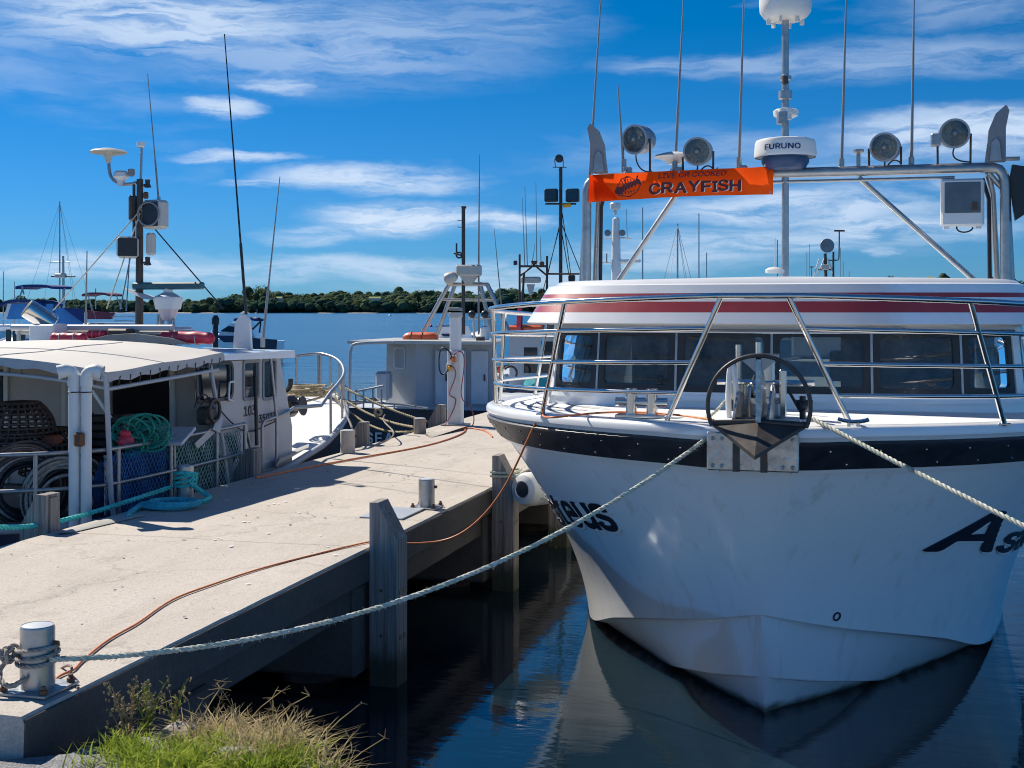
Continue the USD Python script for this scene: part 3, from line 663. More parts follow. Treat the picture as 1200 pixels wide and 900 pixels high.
# stem plate with its two dark channels
m = MB(); m.box(B(-1.10, 0, 2.065), (.60, .07, .255), bev=.008); part(big, 'stem_plate', m, 'worn_steel')
for v in (.105, -.075):
    m = MB(); m.box(B(-1.145, v, 2.03), (.045, .03, .19)); part(big, 'channel', m, 'dark_metal')
for v in (-.26, -.2, .2, .26):
    for z in (1.97, 2.15):
        m = MB(); m.lathe([(.014, 0), (.014, .008), (0, .012)], B(-1.136, v, z), (0, -1, 0), 8); part(big, 'bolt', m, 'galvanised')
# bow roller and its cheeks
for v in (.11, -.11):
    m = MB(); m.hull([B(-1.3, v + s, z) for s in (-.008, .008) for z in (2.19, 2.30)] + [B(-.55, v + s, z) for s in (-.008, .008) for z in (2.19, 2.42)] + [B(-.95, v + s, 2.46) for s in (-.008, .008)]); part(big, 'roller_cheek', m, 'worn_steel', 20)
m = MB(); m.cyl(B(-1.18, -.1, 2.25), B(-1.18, .1, 2.25), .05, sides=16); part(big, 'bow_roller', m, 'black_rubber')
# windlass: drum, posts, handle
wl = []
m = MB(); m.box(B(-.42, 0, 2.31), (.34, .42, .14), bev=.03); part(big, 'windlass_base', m, 'galvanised')
m = MB(); m.box(B(-.42, -.04, 2.52), (.13, .11, .3), bev=.015); m.box(B(-.42, -.04, 2.68), (.19, .13, .022), bev=.004); part(big, 'windlass_housing', m, 'stainless')
m = MB(); m.lathe([(.085, -.11), (.085, -.09), (.05, -.07), (.05, .07), (.085, .09), (.085, .11), (0, .11)], B(-.42, .13, 2.42), (1, 0, 0), 18); part(big, 'windlass_drum', m, 'stainless')
m = MB(); m.cyl(B(-.46, .30, 2.49), B(-.46, -.38, 2.49), .02, sides=10); part(big, 'windlass_shaft', m, 'stainless')
m = MB(); m.tube(cspline([B(-.6, .2, 2.22), B(-.6, .2, 2.55), B(-.6, .185, 2.62), B(-.6, .165, 2.55), B(-.6, .16, 2.22)], 20), .02, 8); part(big, 'hoop_guard', m, 'white_plastic')
for v in (.06, -.1): m = MB(); m.tube(cspline([B(-.66, v, 2.24), B(-.67, v, 2.4), B(-.62, v, 2.47), B(-.52, v, 2.42)], 14), .014, 8); part(big, 'guide_bar', m, 'worn_steel', True)
m = MB(); m.box(B(-.36, .16, 2.36), (.16, .2, .16), bev=.02); part(big, 'windlass_motor', m, 'black_plastic')
m = MB(); m.tube(cspline([B(-.4, -.12, 2.5), B(-.5, -.2, 2.44), B(-.5, -.28, 2.3), B(-.35, -.34, 2.24)], 20), .011, 6); part(big, 'hydraulic_hose', m, 'hose_black', True)
m = MB(); m.box(B(-.6, -.17, 2.42), (.05, .04, .34), bev=.01); part(big, 'side_plate', m, 'stainless')
m = MB(); m.sphere(B(-.5, -.3, 2.33), .045, 1); m.cyl(B(-.5, -.3, 2.22), B(-.5, -.3, 2.4), .022); m.cyl(B(-.5, -.24, 2.36), B(-.5, -.37, 2.36), .014); part(big, 'deck_fitting', m, 'black_plastic')
m = MB()
for k in range(5):
    q = np.linspace(0, 2 * np.pi, 24); laid(m, np.stack([B(-.42, 0, 0)[0] - .10 - .022 * k + 0 * q, B(-.42, 0, 0)[1] + .062 * np.cos(q), 2.42 + .062 * np.sin(q)], 1), .012)
laid(m, cspline([B(-.42, .22, 2.4), B(-.5, .26, 2.33), B(-.55, .33, 2.26), B(-.5, .38, 2.24)], 20), .012)
part(big, 'anchor_rope', m, 'rope_white', 50)
for v in (.05, .2):
    m = MB(); m.cyl(B(.15, v, 2.2), B(.15, v, 2.76 - .02 * (v > .1)), .022, sides=10); part(big, 'deck_post', m, 'stainless')
# mooring bitts on the left of the foredeck
bb = P(752, 489, z=2.225)
m = MB(); m.box(bb + [0, 0, .012], (.36, .2, .024), bev=.004); part(big, 'bitt_plate', m, 'stainless')
for k in (-.075, .075):
    m = MB(); m.cyl(bb + [k, 0, .02], bb + [k, 0, .21], .042, sides=18); part(big, 'bitt', m, 'stainless')
m = MB(); m.cyl(bb + [-.19, 0, .11], bb + [.19, 0, .11], .034, sides=14); part(big, 'bitt_bar', m, 'stainless')
cc = P(1000, 500, z=2.23)
m = MB(); m.tube(cspline([cc + [-.1, 0, .05], cc + [-.04, 0, .035], cc + [.04, 0, .035], cc + [.1, 0, .05]], 12), .014, 8); m.cyl(cc + [-.03, 0, 0], cc + [-.03, 0, .035], .012); m.cyl(cc + [.03, 0, 0], cc + [.03, 0, .035], .012); part(big, 'cleat', m, 'stainless')
# dark inlaid lines curving over the foredeck
for dv, dz in ((.16, 0), (.30, 0), (.52, 0)):
    ln = [gpt(t, .14 + dv, .0, 1) for t in np.linspace(.36, .62, 24)]
    ln = [np.array([p[0], p[1], 0]) for p in ln]; m = MB(); wv = .016
    zt = lambda p: 2.2 + .0
    g = []
    for i, p in enumerate(ln):
        t = np.linspace(.36, .62, 24)[i]; a, b = gpt(t, .11, .078, 1), gpt(t, .11, .078, -1); f = (a[0] - p[0]) / (a[0] - b[0]); z = a[2] + .03 * (1 - (2 * f - 1) ** 2) * 1 + .0035
        g.append([(p[0] - wv, p[1], z), (p[0] + wv, p[1], z)])
    m.grid(g); part(big, 'deck_line', m, 'text_navy', True)

# ---- wheelhouse: a bowed front of six windows
half = [(.90, 0), (.92, .5), (.99, 1.05), (1.12, 1.5), (1.27, 1.80), (1.46, 1.97), (1.80, 2.06), (3.0, 2.08), (7.0, 2.08)]
hp = np.array([(u, -v) for u, v in half[::-1]] + half[1:])
acc = np.r_[0, np.cumsum(np.linalg.norm(np.diff(hp, axis=0), axis=1))]
pf = PchipInterpolator(acc, hp); sd = np.linspace(0, acc[-1], 1200); pd = pf(sd)
sd = np.r_[0, np.cumsum(np.linalg.norm(np.diff(pd, axis=0), axis=1))]
S0 = sd[-1] / 2
def wp(s, off=0.0, z=2.5, rake=True):
    """a point on the wheelhouse wall: s from the centre towards the jetty, off outwards."""
    q = s + S0; u = np.interp(q, sd, pd[:, 0]); v = np.interp(q, sd, pd[:, 1])
    a = np.array([np.interp(q + .01, sd, pd[:, 0]) - np.interp(q - .01, sd, pd[:, 0]), np.interp(q + .01, sd, pd[:, 1]) - np.interp(q - .01, sd, pd[:, 1])]); a = unit(a)
    n = np.array([-a[1], a[0]])
    rk = .10 * (z - 2.2) if rake else 0
    return B(u + n[0] * (off - rk), v + n[1] * (off - rk), z)
def panel(mb, s0, s1, z0, z1, o1, o0, k=None):
    k = k or max(2, int(abs(s1 - s0) / .12) + 1); g = []
    for s in np.linspace(s0, s1, k): g.append([wp(s, o1, z0), wp(s, o1, z1), wp(s, o0, z1), wp(s, o0, z0)])
    mb.grid(g, cv=True)
    for r in (g[0], g[-1]): mb.add(np.array(r), [[0, 1, 2, 3]])
    return mb
def s_of_v(v): return float(np.interp(v, pd[:, 1][(pd[:, 0] < 1.9)], (sd - S0)[(pd[:, 0] < 1.9)]))
SE = S0 - .02
m = MB(); panel(m, -SE, SE, 1.6, 2.325, .03, -.03); panel(m, -SE, SE, 2.815, 2.93, .02, -.03); part(big, 'wheelhouse_wall', m, 'gelcoat', 30)
m = MB(); panel(m, -SE, SE, 2.255, 2.3, .05, .03); part(big, 'sill_moulding', m, 'gelcoat', 30)
sb = [s_of_v(v) for v in (-1.92, -1.49, -.79, 0, .79, 1.49, 1.92)]
for i in (0, 6):
    m = MB(); sg = 1 if i else -1; panel(m, sb[i], sb[i] + sg * .14, 2.325, 2.815, .025, -.03); part(big, 'corner_pillar', m, 'gelcoat', 30)
allw = list(zip(sb[:-1], sb[1:])) + [(sb[6] + .16, sb[6] + 1.5), (sb[6] + 1.54, sb[6] + 2.9), (sb[0] - 1.5, sb[0] - .16), (sb[0] - 2.9, sb[0] - 1.54)]
for wi, (s0, s1) in enumerate(allw):
    a, b = s0 + .010, s1 - .010
    outer = sbox(a, 2.328, b, 2.812); inner = sbox(a + .055, 2.375, b - .055, 2.785).buffer(-.05).buffer(.05)
    fr = trimesh.creation.extrude_polygon(outer.difference(inner), .022).subdivide_to_size(.16)
    v = np.array(fr.vertices); mm = MB(); mm.add([wp(x, zz - .006, y) for x, y, zz in v], fr.faces); wf = part(big, 'window_frame', mm, 'black_plastic', False)
    gl = trimesh.creation.extrude_polygon(inner.buffer(.012), .004).subdivide_to_size(.16); v = np.array(gl.vertices)
    mm = MB(); mm.add([wp(x, zz - .004, y) for x, y, zz in v], gl.faces); part(big, 'window_pane', mm, 'tinted_glass', False)
for i in range(1, 6):
    m = MB(); panel(m, sb[i] - .0095, sb[i] + .0095, 2.328, 2.812, .019, -.02, 2); part(big, 'mullion', m, 'aluminium', 30)
for sg in (1, -1):
    m = MB(); e = sb[6] + 2.92; panel(m, sg * e, sg * SE, 2.325, 2.815, .02, -.03); part(big, 'side_panel', m, 'gelcoat', 30)
m = MB(); m.tube([wp(s, .045, 2.835) for s in np.linspace(sb[0], sb[6], 40)], .012, 6); part(big, 'window_trim', m, 'stainless')
# inside: floor, dash, back wall with a door, seats
m = MB(); m.box(B(4.2, 0, 1.62), (4.0, 5.4, .06)); part(big, 'cabin_floor', m, 'interior')
for v in (1.25, -1.25): m = MB(); m.box(B(6.0, v, 2.3), (1.5, .06, 1.3)); part(big, 'cabin_bulkhead', m, 'interior')
m = MB(); m.grid([[wp(s, -.06, 2.33), wp(s, -.45, 2.36), wp(s, -.5, 2.1)] for s in np.linspace(-2.2, 2.2, 30)]); part(big, 'dashboard', m, 'interior', 30)
for v in (-.9, .75):
    m = MB(); m.box(B(2.3, v, 2.15), (.5, .12, .75), bev=.05); m.box(B(2.05, v, 1.95), (.5, .45, .12), bev=.04); part(big, 'helm_seat', m, 'seat_vinyl')
m = MB(); m.box(B(1.5, -.62, 2.53), (.34, .05, .26), bev=.015); m.box(B(1.5, .3, 2.50), (.3, .05, .22), bev=.015); part(big, 'plotter_screen', m, 'black_plastic')
m = MB(); m.tube([wp(1.7, .03, 2.36), wp(1.62, .045, 2.7)], .006, 5); m.box(wp(1.62, .05, 2.70), (.05, .02, .02)); part(big, 'wiper', m, 'black_plastic')
m = MB(); m.tube([wp(-.66, .04, 2.85), wp(-.74, .05, 2.85), wp(-.95, .055, 2.846), wp(-1.05, .05, 2.852)], .008, 5); part(big, 'brow_handle', m, 'black_plastic')

# brow with its two red stripes, stepping up to the roof
def brow_off(z): return .20 - .62 * (z - 2.895)
bands = [(2.895, 2.985, 'gelcoat', 'brow_panel'), (2.985, 3.075, 'red_stripe', 'brow_stripe'), (3.075, 3.108, 'gelcoat', 'brow_panel'), (3.108, 3.145, 'red_stripe', 'brow_stripe'), (3.145, 3.215, 'gelcoat', 'brow_panel')]
sl = np.r_[np.linspace(-SE, -2.6, 6), np.linspace(-2.55, 2.55, 90), np.linspace(2.6, SE, 6)]
for z0, z1, mt, nm in bands:
    m = MB(); m.grid([[wp(s, brow_off(z0), z0, False), wp(s, brow_off(z1), z1, False)] for s in sl]); part(big, nm, m, mt, 50)
m = MB(); m.grid([[wp(s, .018, 2.885, False), wp(s, brow_off(2.895) - .012, 2.885, False), wp(s, brow_off(2.895), 2.895, False)] for s in sl]); part(big, 'brow_soffit', m, 'cream_paint', 30)
def cr(s): return .018 * max(0, 1 - (s / 2.6) ** 2)
m = MB(); g = []
for s in sl:
    r = [wp(s, brow_off(3.215), 3.215, False), wp(s, brow_off(3.215) - .05, 3.222, False), wp(s, brow_off(3.215) - .065, 3.228, False), wp(s, brow_off(3.215) - .09, 3.245 + cr(s), False), wp(s, brow_off(3.215) - .13, 3.252 + cr(s), False)]
    g.append(r)
m.grid(g); part(big, 'roof_step', m, 'gelcoat', 40)
m = MB(); g = []
edge = [wp(s, brow_off(3.215) - .13, 3.252 + cr(s), False) for s in sl]; nE = len(edge)
for i in range(nE // 2 + 1):
    a, b = edge[i], edge[nE - 1 - i]; r = []
    for k in range(11):
        f = k / 10; p = a + (b - a) * f; p[2] += .012 * (1 - (2 * f - 1) ** 2) * min(1, (nE // 2 - i) / 12); r.append(p)
    g.append(r)
m.grid(g); part(big, 'roof', m, 'gelcoat', 40)

# bow rails
topP = [(-.95, 0, 3.10), (-.955, .22, 3.10), (-.80, .8, 3.085), (-.5, 1.41, 3.065), (-.02, 1.92, 3.04), (.55, 2.27, 3.015), (1.05, 2.40, 3.0), (1.7, 2.45, 2.985), (3.5, 2.48, 2.95), (6.0, 2.48, 2.9)]
basP = [(-.93, 0, 2.2), (-.70, .63, 2.215), (-.50, 1.1, 2.21), (-.13, 1.67, 2.2), (.35, 2.07, 2.19), (.8, 2.28, 2.18), (1.2, 2.41, 2.17), (1.8, 2.53, 2.16), (3.5, 2.63, 2.1), (6.0, 2.63, 2.05)]
prm = np.arange(10.0); ft, fb = PchipInterpolator(prm, np.array(topP)), PchipInterpolator(prm, np.array(basP))
def rail_pt(q, h, side):
    a, b = fb(q), ft(q); p = b if h == 1 else a + (b - a) * h
    return B(p[0], p[1] * side, p[2])
qs = np.linspace(0, 9, 110)
m = MB(); m.tube([rail_pt(q, 1, -1) for q in qs[::-1]] + [rail_pt(q, 1, 1) for q in qs[1:]], .021, 12); part(big, 'top_rail', m, 'stainless', True)
for side in (1, -1):
    for h in (.235, .48, .75):
        m = MB(); m.tube([rail_pt(q, h, side) for q in np.linspace(1, 9, 100)], .0165, 10); part(big, 'mid_rail', m, 'stainless', True)
    for q in (1, 3, 6, 6.9, 8, 9):
        a, b = rail_pt(q, 0, side), rail_pt(q, 1, side)
        m = MB(); m.tube([a, b], .019, 10); part(big, 'stanchion', m, 'stainless', True)
        m = MB(); m.box(a + [0, 0, .004], (.09, .06, .01), bev=.003); part(big, 'stanchion_foot', m, 'stainless')

# radar arch over the roof
AU, AW, AZ = 3.5, 2.07, 4.39
def arch_path(side): return [B(AU, side * AW, 3.2), B(AU, side * (AW - .005), AZ - .16), B(AU, side * (AW - .03), AZ - .06), B(AU, side * (AW - .08), AZ - .012), B(AU, side * (AW - .17), AZ)]
m = MB(); m.tube(np.vstack([spline(arch_path(1), 24), spline(arch_path(-1)[::-1], 24)]), .051, 14); part(big, 'arch', m, 'aluminium', True)
m = MB(); m.tube([B(AU - .02, 1.6, AZ - .09), B(AU - .02, -1.6, AZ - .09)], .016, 8); part(big, 'arch_rail', m, 'aluminium', True)
for side in (1, -1):
    for du, dv in ((.16, .06), (.09, -.07)):
        m = MB(); m.tube([B(AU + du, side * (AW - dv + .0), 3.2), B(AU + du * .6, side * (AW - dv - .05), AZ - .25), B(AU + .02, side * (AW - .16), AZ - .05)], .03, 10); part(big, 'arch_leg', m, 'aluminium', True)
    ft_ = P(721 if side > 0 else 1149, 329, y=9.71 + AU + .12); m = MB(); m.tube([P(806 if side > 0 else 1006, 208, y=9.71 + AU + .03), ft_ - [0, 0, .05]], .028, 10); part(big, 'arch_brace', m, 'aluminium', True)
    m = MB(); m.tube([B(AU + .03, side * 1.86, AZ - .1), B(AU + .05, side * 1.92, AZ - .3), B(AU + .05, side * 1.93, 3.3)], .02, 8); part(big, 'cable', m, 'hose_black', True)
m = MB(); m.tube([B(AU, .02, 3.25), B(AU, .02, 5.97)], .036, 14); part(big, 'mast', m, 'aluminium', True)
for z, r, hgt in ((5.13, .068, .09), (4.92, .062, .1), (5.32, .06, .05), (4.99, .075, .05)):
    m = MB(); m.lathe([(.04, 0), (r, .008), (r, hgt), (.04, hgt + .008)], B(AU, .02, z), sides=16); part(big, 'mast_collar', m, 'white_plastic' if z < 5 else 'aluminium', 30)
m = MB(); m.lathe([(.06, 0), (.12, .03), (.13, .08), (.10, .1), (.05, .11)], B(AU + .1, .02, 4.95), sides=20); part(big, 'mast_bracket', m, 'white_plastic', 30)
m = MB(); m.cyl(B(AU - .05, .05, 4.88), B(AU - .05, .05, 5.0), .055, sides=16); part(big, 'mast_light', m, 'galvanised', 30)
m = MB(); m.cyl(B(AU - .06, .02, 5.28), B(AU - .06, .02, 5.36), .03, sides=12); part(big, 'mast_light', m, 'dark_metal', 30)
def wrap_text(parent, s, hgt, c, r, z, material, name='lettering', bold=True, wide=1.0):
    tm = meshkit.text_mesh(s, hgt, .003, bold=bold).subdivide_to_size(.03); v = np.array(tm.vertices); v[:, 0] = (v[:, 0] - v[:, 0].mean()) * wide
    q = [(c[0] + (r + 0.002 + d) * math.sin(x / r), c[1] - (r + .002 + d) * math.cos(x / r), z + y) for x, y, d in v]
    mm = MB(); mm.add(q, tm.faces); part(parent, name, mm, material, False)
rc = B(AU - .02, .02, AZ + .045)
m = MB(); m.lathe([(.235, .10), (.30, .12), (.307, .145), (.303, .155)], rc, sides=40); part(big, 'radar_base', m, 'radar_blue', 40)
m = MB(); m.lathe([(0, -.03), (.17, -.02), (.20, .0), (.235, .055), (.238, .1)], rc, sides=40); part(big, 'radar_skirt', m, 'radar_blue', 40)
m = MB(); m.lathe([(.303, .108), (.312, .135), (.302, .25), (.29, .278), (.25, .29), (0, .296)], rc, sides=40); part(big, 'radar_dome', m, 'white_plastic', 40)
wrap_text(big, 'FURUNO', .05, rc, .3075, rc[2] + .165, 'text_navy', wide=1.3)
sc = B(AU, .02, 5.93)
m = MB(); m.lathe([(0, 0), (.16, .0), (.215, .03), (.255, .085), (.262, .16), (.262, .42), (.23, .56), (.15, .65), (0, .68)], sc, sides=40); part(big, 'satellite_dome', m, 'white_plastic', 40)
wrap_text(big, 'OCEAN', .07, sc, .263, sc[2] + .205, 'text_navy', wide=1.25)
for k in range(6):
    q = k * math.pi / 3 + .3; m = MB(); m.box(sc + [.17 * math.cos(q), .17 * math.sin(q), -.02], (.04, .02, .045), rz=q); part(big, 'dome_foot', m, 'white_plastic')

def spotlight(v, z, r, aim=0.0, tilt=0.0, kind='round'):
    c = B(AU - .03, v, z); ax = unit([math.sin(aim), -math.cos(aim), tilt])
    m = MB(); m.lathe([(0, -.22), (r * .75, -.21), (r * .97, -.12), (r, 0), (r * 1.04, .01), (r * 1.04, .035), (r * .9, .035)], c, ax, 28); sp = part(big, 'spotlight', m, 'galvanised', 40)
    m = MB(); m.lathe([(r * .92, .03), (r * .88, .02), (r * .55, -.03), (r * .2, -.07), (0, -.08)], c, ax, 28); part(sp, 'reflector', m, 'lens', 40)
    m = MB(); m.lathe([(r * .30, .018), (r * .2, .05), (0, .06)], c, ax, 16); part(sp, 'bulb_cap', m, 'grey_plastic', 40)
    m = MB(); m.lathe([(r * .91, .034), (r * .5, .05), (0, .055)], c, ax, 28); part(sp, 'glass', m, 'clear_glass', 40)
    e = unit(np.cross(ax, [0, 0, 1])); base = np.array([c[0], c[1] + .03, AZ + .05])
    m = MB(); m.tube([base + e * r * 1.1, c + e * r * 1.12 + [0, .02, 0]], .012, 6); m.tube([base - e * r * 1.1, c - e * r * 1.12 + [0, .02, 0]], .012, 6); part(sp, 'bracket', m, 'dark_metal')
    m = MB(); m.tube(cspline([c - [0, 0, r], c - [0, -.05, r + .08], base + [.05, .03, .03], base + [.16, .02, .01]], 14), .008, 5); part(sp, 'cable', m, 'hose_black')
def arch_v(px): return -(P(px, 200, y=9.71 + AU)[0] + .644)
def arch_z(px, py): return P(px, py, y=9.71 + AU)[2]
spotlight(arch_v(746), arch_z(746, 164), .15, -.42, -.08); spotlight(arch_v(818), arch_z(818, 178), .142, -.08, -.06); spotlight(arch_v(1037), arch_z(1037, 173), .140, -.22, -.05); spotlight(arch_v(1118), arch_z(1118, 157), .140, .12, -.06)
m = MB(); cI = B(AU - .05, arch_v(1096), arch_z(1096, 165)); m.box(cI, (.09, .12, .12), bev=.01); part(big, 'junction_box', m, 'galvanised')
cI = B(AU, arch_v(789), arch_z(789, 183)); m = MB(); m.lathe([(0, .02), (.07, -.02), (.11, .02), (.22, .055), (.20, .075), (.1, .10), (0, .11)], cI - [0, -.12, .05], sides=28); m.cyl(cI - [0, -.12, .2], cI - [0, -.12, .0], .03); part(big, 'mushroom_antenna', m, 'white_plastic', 40)
# floodlight box hung under the arch
fx = B(AU - .04, arch_v(1127), arch_z(1127, 238)); 
m = MB(); m.box(fx, (.40, .14, .46), bev=.02); fl = part(big, 'floodlight', m, 'white_plastic')
m = MB(); m.box(fx + [0, -.072, .045], (.33, .012, .30), bev=.003); part(fl, 'reflector', m, 'grey_glass')
m = MB(); m.box(fx + [.11, -.082, -.04], (.05, .01, .08)); part(fl, 'lamp', m, 'dark_metal')
for k in (-.15, .15):
    m = MB(); m.box(fx + [k, 0, -.24], (.05, .08, .03)); part(fl, 'foot', m, 'white_plastic')
m = MB(); m.tube(cspline([fx + [-.05, 0, -.23], fx + [-.02, 0, -.28], fx + [.06, 0, -.28], fx + [.1, 0, -.24]], 12), .008, 5); part(fl, 'cable', m, 'hose_black')
# paddle shaped blades at either end of the arch
def blade(px0, lean, s):
    pts = np.array([(0, 0), (.16, 0), (.14, .16), (.13, .28), (.07, .43), (-.01, .50), (-.03, .46), (.0, .3)]) * s
    if lean > 0: pts[:, 0] *= -1
    m = MB(); m.poly(Polygon(pts).buffer(.01), B(AU - .06, arch_v(px0), AZ + .05), (1, 0, 0), (0, 0, 1), .05); b_ = part(big, 'deflector_blade', m, 'grey_plastic', 30)
    q = Polygon([(.03, 0), (.14, 0), (.12, .18), (.08, .22), (.05, .18)]); q = affinity.scale(q, -1, 1, origin=(0, 0)) if lean > 0 else q
    m = MB(); m.poly(q, B(AU - .115, arch_v(px0), AZ + .05), (1, 0, 0), (0, 0, 1), .02); part(b_, 'clamp', m, 'galvanised', 30)
blade(695, -1, 1.0); blade(1176, 1, 1.05)
m = MB(); m.tube([B(AU, arch_v(1165), AZ + .08), B(AU, arch_v(1195), AZ + .08)], .02, 8); part(big, 'horn_arm', m, 'aluminium')
m = MB(); c = B(AU - .02, arch_v(1192), arch_z(1192, 226)); m.hull([c + np.array(q) for q in ((-.05, -.04, .27), (.06, -.04, .25), (-.02, -.04, -.27), (.08, -.04, -.2), (-.05, .05, .27), (.06, .05, .25), (-.02, .05, -.27), (.08, .05, -.2), (-.08, 0, .1))]); part(big, 'horn_speaker', m, 'black_plastic', 20)
c = P(1006, 196, y=9.71 + AU); m = MB(); m.cyl([c[0], c[1], AZ + .04], [c[0], c[1], AZ + .18], .02); m.lathe([(.02, 0), (.055, .02), (.055, .045), (0, .05)], [c[0], c[1], AZ + .17], sides=14); part(big, 'gps_stub', m, 'galvanised')
# whips on the arch
for (xb, yb, xt, yt) in ((685, 300, 708, -60), (731, 200, 724, 98), (791, 200, 803, -40), (866, 198, 873, -50), (986, 200, 993, -50), (1068, 198, 1072, -50)):
    yy = 9.71 + AU + (.05 if xb > 690 else -.03); a, b = P(xb, yb, y=yy), P(xt, yt, y=yy + .03)
    m = MB(); m.tube([a, a + (b - a) * .4, b], [.016, .013, .005], 7); wh = part(big, 'whip_antenna', m, 'grey_plastic', True)
    if xb > 690:
        m = MB(); m.cyl(a - [0, 0, .03], a + [0, 0, .12], .028); m.box(a + [.04, 0, .0], (.09, .07, .07), bev=.008); part(wh, 'mount', m, 'galvanised')
m = MB(); c = P(908, 320, y=12.2); m.lathe([(0, -.0), (.085, 0), (.09, .03), (.06, .05), (0, .06)], c, sides=18); m.cyl(c, c + [.005, 0, .33], .006, sides=6); part(big, 'roof_antenna', m, 'white_plastic')

# ---- banner tied under the arch
bn = thing('banner', 'orange vinyl banner lettered CRAYFISH hanging from the boat arch', 'banner', B(AU - .1, .9, 4.1))
by = 9.71 + AU - .105
b00, b11 = P(690, 238, y=by), P(906, 203, y=by); bw = b11[0] - b00[0]; bz0, bz1 = P(690, 237, y=by)[2], P(690, 205, y=by)[2]
def ban(s, t, d=0):   # s, t in 0..1
    sagv = .012 * math.sin(s * 9) * (1 - t) + .006 * math.sin(s * 23 + 1)
    z = bz0 + (bz1 - bz0) * t + (1 - t) * (.018 * math.sin(s * 3.1)) + .035 * s * (1 - 0) * 1.0
    return np.array([b00[0] + bw * s, by + sagv - d + .02 * math.sin(s * 5 + t * 2), z])
m = MB(); g = [[ban(s, t) for t in np.linspace(0, 1, 7)] for s in np.linspace(0, 1, 60)]; g2 = [[p + [0, .006, 0] for p in r] for r in g]
m.grid(g)
part(bn, 'sheet', m, 'banner', 60)
m = MB(); g = []
for s in np.linspace(0, .155, 12):
    g.append([ban(s, t, .012 + .03 * math.sin(math.pi * s / .155)) for t in np.linspace(.02 + .0 * s, max(.1, .95 - max(0, s - .06) * 8.5), 8)])
m.grid(g); part(bn, 'folded_corner', m, 'banner', 60, label='corner of the banner folded over')
BH = bz1 - bz0
def banner_text(s, s0, t0, hgt, width, slant, mt, nm, d, grow=0):
    for i in range(1):
        tm = meshkit.text_mesh(s, hgt, .002, bold=True).subdivide_to_size(.04); v = np.array(tm.vertices); k = width / (v[:, 0].max() - v[:, 0].min())
        x = (v[:, 0] - v[:, 0].min()) * k + v[:, 1] * slant; mm = MB(); mm.add([ban(s0 + X / bw, t0 + Y / BH, d + Zt) for X, Y, Zt in zip(x, v[:, 1], v[:, 2])], tm.faces); part(bn, nm, mm, mt, False)
banner_text('LIVE OR COOKED', .385, .735, .052, .365 * bw, .25, 'text_red', 'lettering', .004)
for i, ch in enumerate('CRAYFISH'):
    wds = [.066, .066, .072, .066, .056, .03, .058, .062]; s0 = .335 + sum(wds[:i]) * 1.06
    jit = [0, .02, -.01, .03, 0, -.02, .02, 0][i]
    banner_text(ch, s0 + .004, .17 + jit - .02, .108, wds[i] * bw * .93, .03, 'text_white', 'letter_edge', .003)
    banner_text(ch, s0, .17 + jit, .108, wds[i] * bw * .93, .03, 'text_red', 'letter', .007); banner_text(ch, s0 - .0035, .155 + jit, .108, wds[i] * bw * .93, .03, 'text_red', 'letter_stroke', .0085)
# the crayfish drawn on it
def ban_poly(pg, name, mt, d=.004):
    pgs = list(pg.geoms) if hasattr(pg, 'geoms') else [pg]; mm = MB()
    for q in pgs:
        tm = trimesh.creation.extrude_polygon(q, .002).subdivide_to_size(.05); v = np.array(tm.vertices); mm.add([ban(a / bw, b / BH, d + c) for a, b, c in v], tm.faces)
    part(bn, name, mm, mt, False)
cx, cy = .215 * bw, .5 * BH
def ell(x, y, a, b, r=0): return affinity.translate(affinity.rotate(affinity.scale(Point(0, 0).buffer(1, 12), a, b), r, origin=(0, 0)), x, y)
body = ell(cx - .085, cy - .04, .05, .04, 20)
for k in range(5): body = body.union(ell(cx - .045 + k * .032, cy - .015 + k * .012, .014, .05 - k * .004, -15))
for k in range(5):
    body = body.union(LineString([(cx - .06 + k * .03, cy - .05), (cx - .05 + k * .03, cy - .085 + .008 * k)]).buffer(.006)).union(LineString([(cx - .05 + k * .03, cy + .04), (cx - .07 + k * .035, cy + .075)]).buffer(.005))
body = body.union(ell(cx + .115, cy + .045, .022, .035, 30)).union(LineString([(cx + .09, cy + .05), (cx + .105, cy + .105)]).buffer(.008))
body = body.union(LineString([(cx - .12, cy - .02), (cx - .06, cy + .085), (cx + .03, cy + .1)]).buffer(.0045)).union(LineString([(cx - .1, cy - .09), (cx + .02, cy - .11), (cx + .10, cy - .06), (cx + .14, cy + .02)]).buffer(.0045))
ban_poly(body, 'crayfish_drawing', 'text_red')
for s, t in ((.985, .07), (.985, .93), (.5, .95)):
    m = MB(); m.lathe([(.012, 0), (.012, .004), (.006, .004)], ban(s, t, .003), (0, -1, 0), 10); part(bn, 'eyelet', m, 'stainless')
for s in (.2, .45, .7, .97):
    p = ban(s, .98); m = MB(); m.torus([p[0], B(AU, 0, 0)[1] - .01, AZ - .01], (1, 0, 0), .085, .004, 16, 5); part(bn, 'tie', m, 'black_plastic')

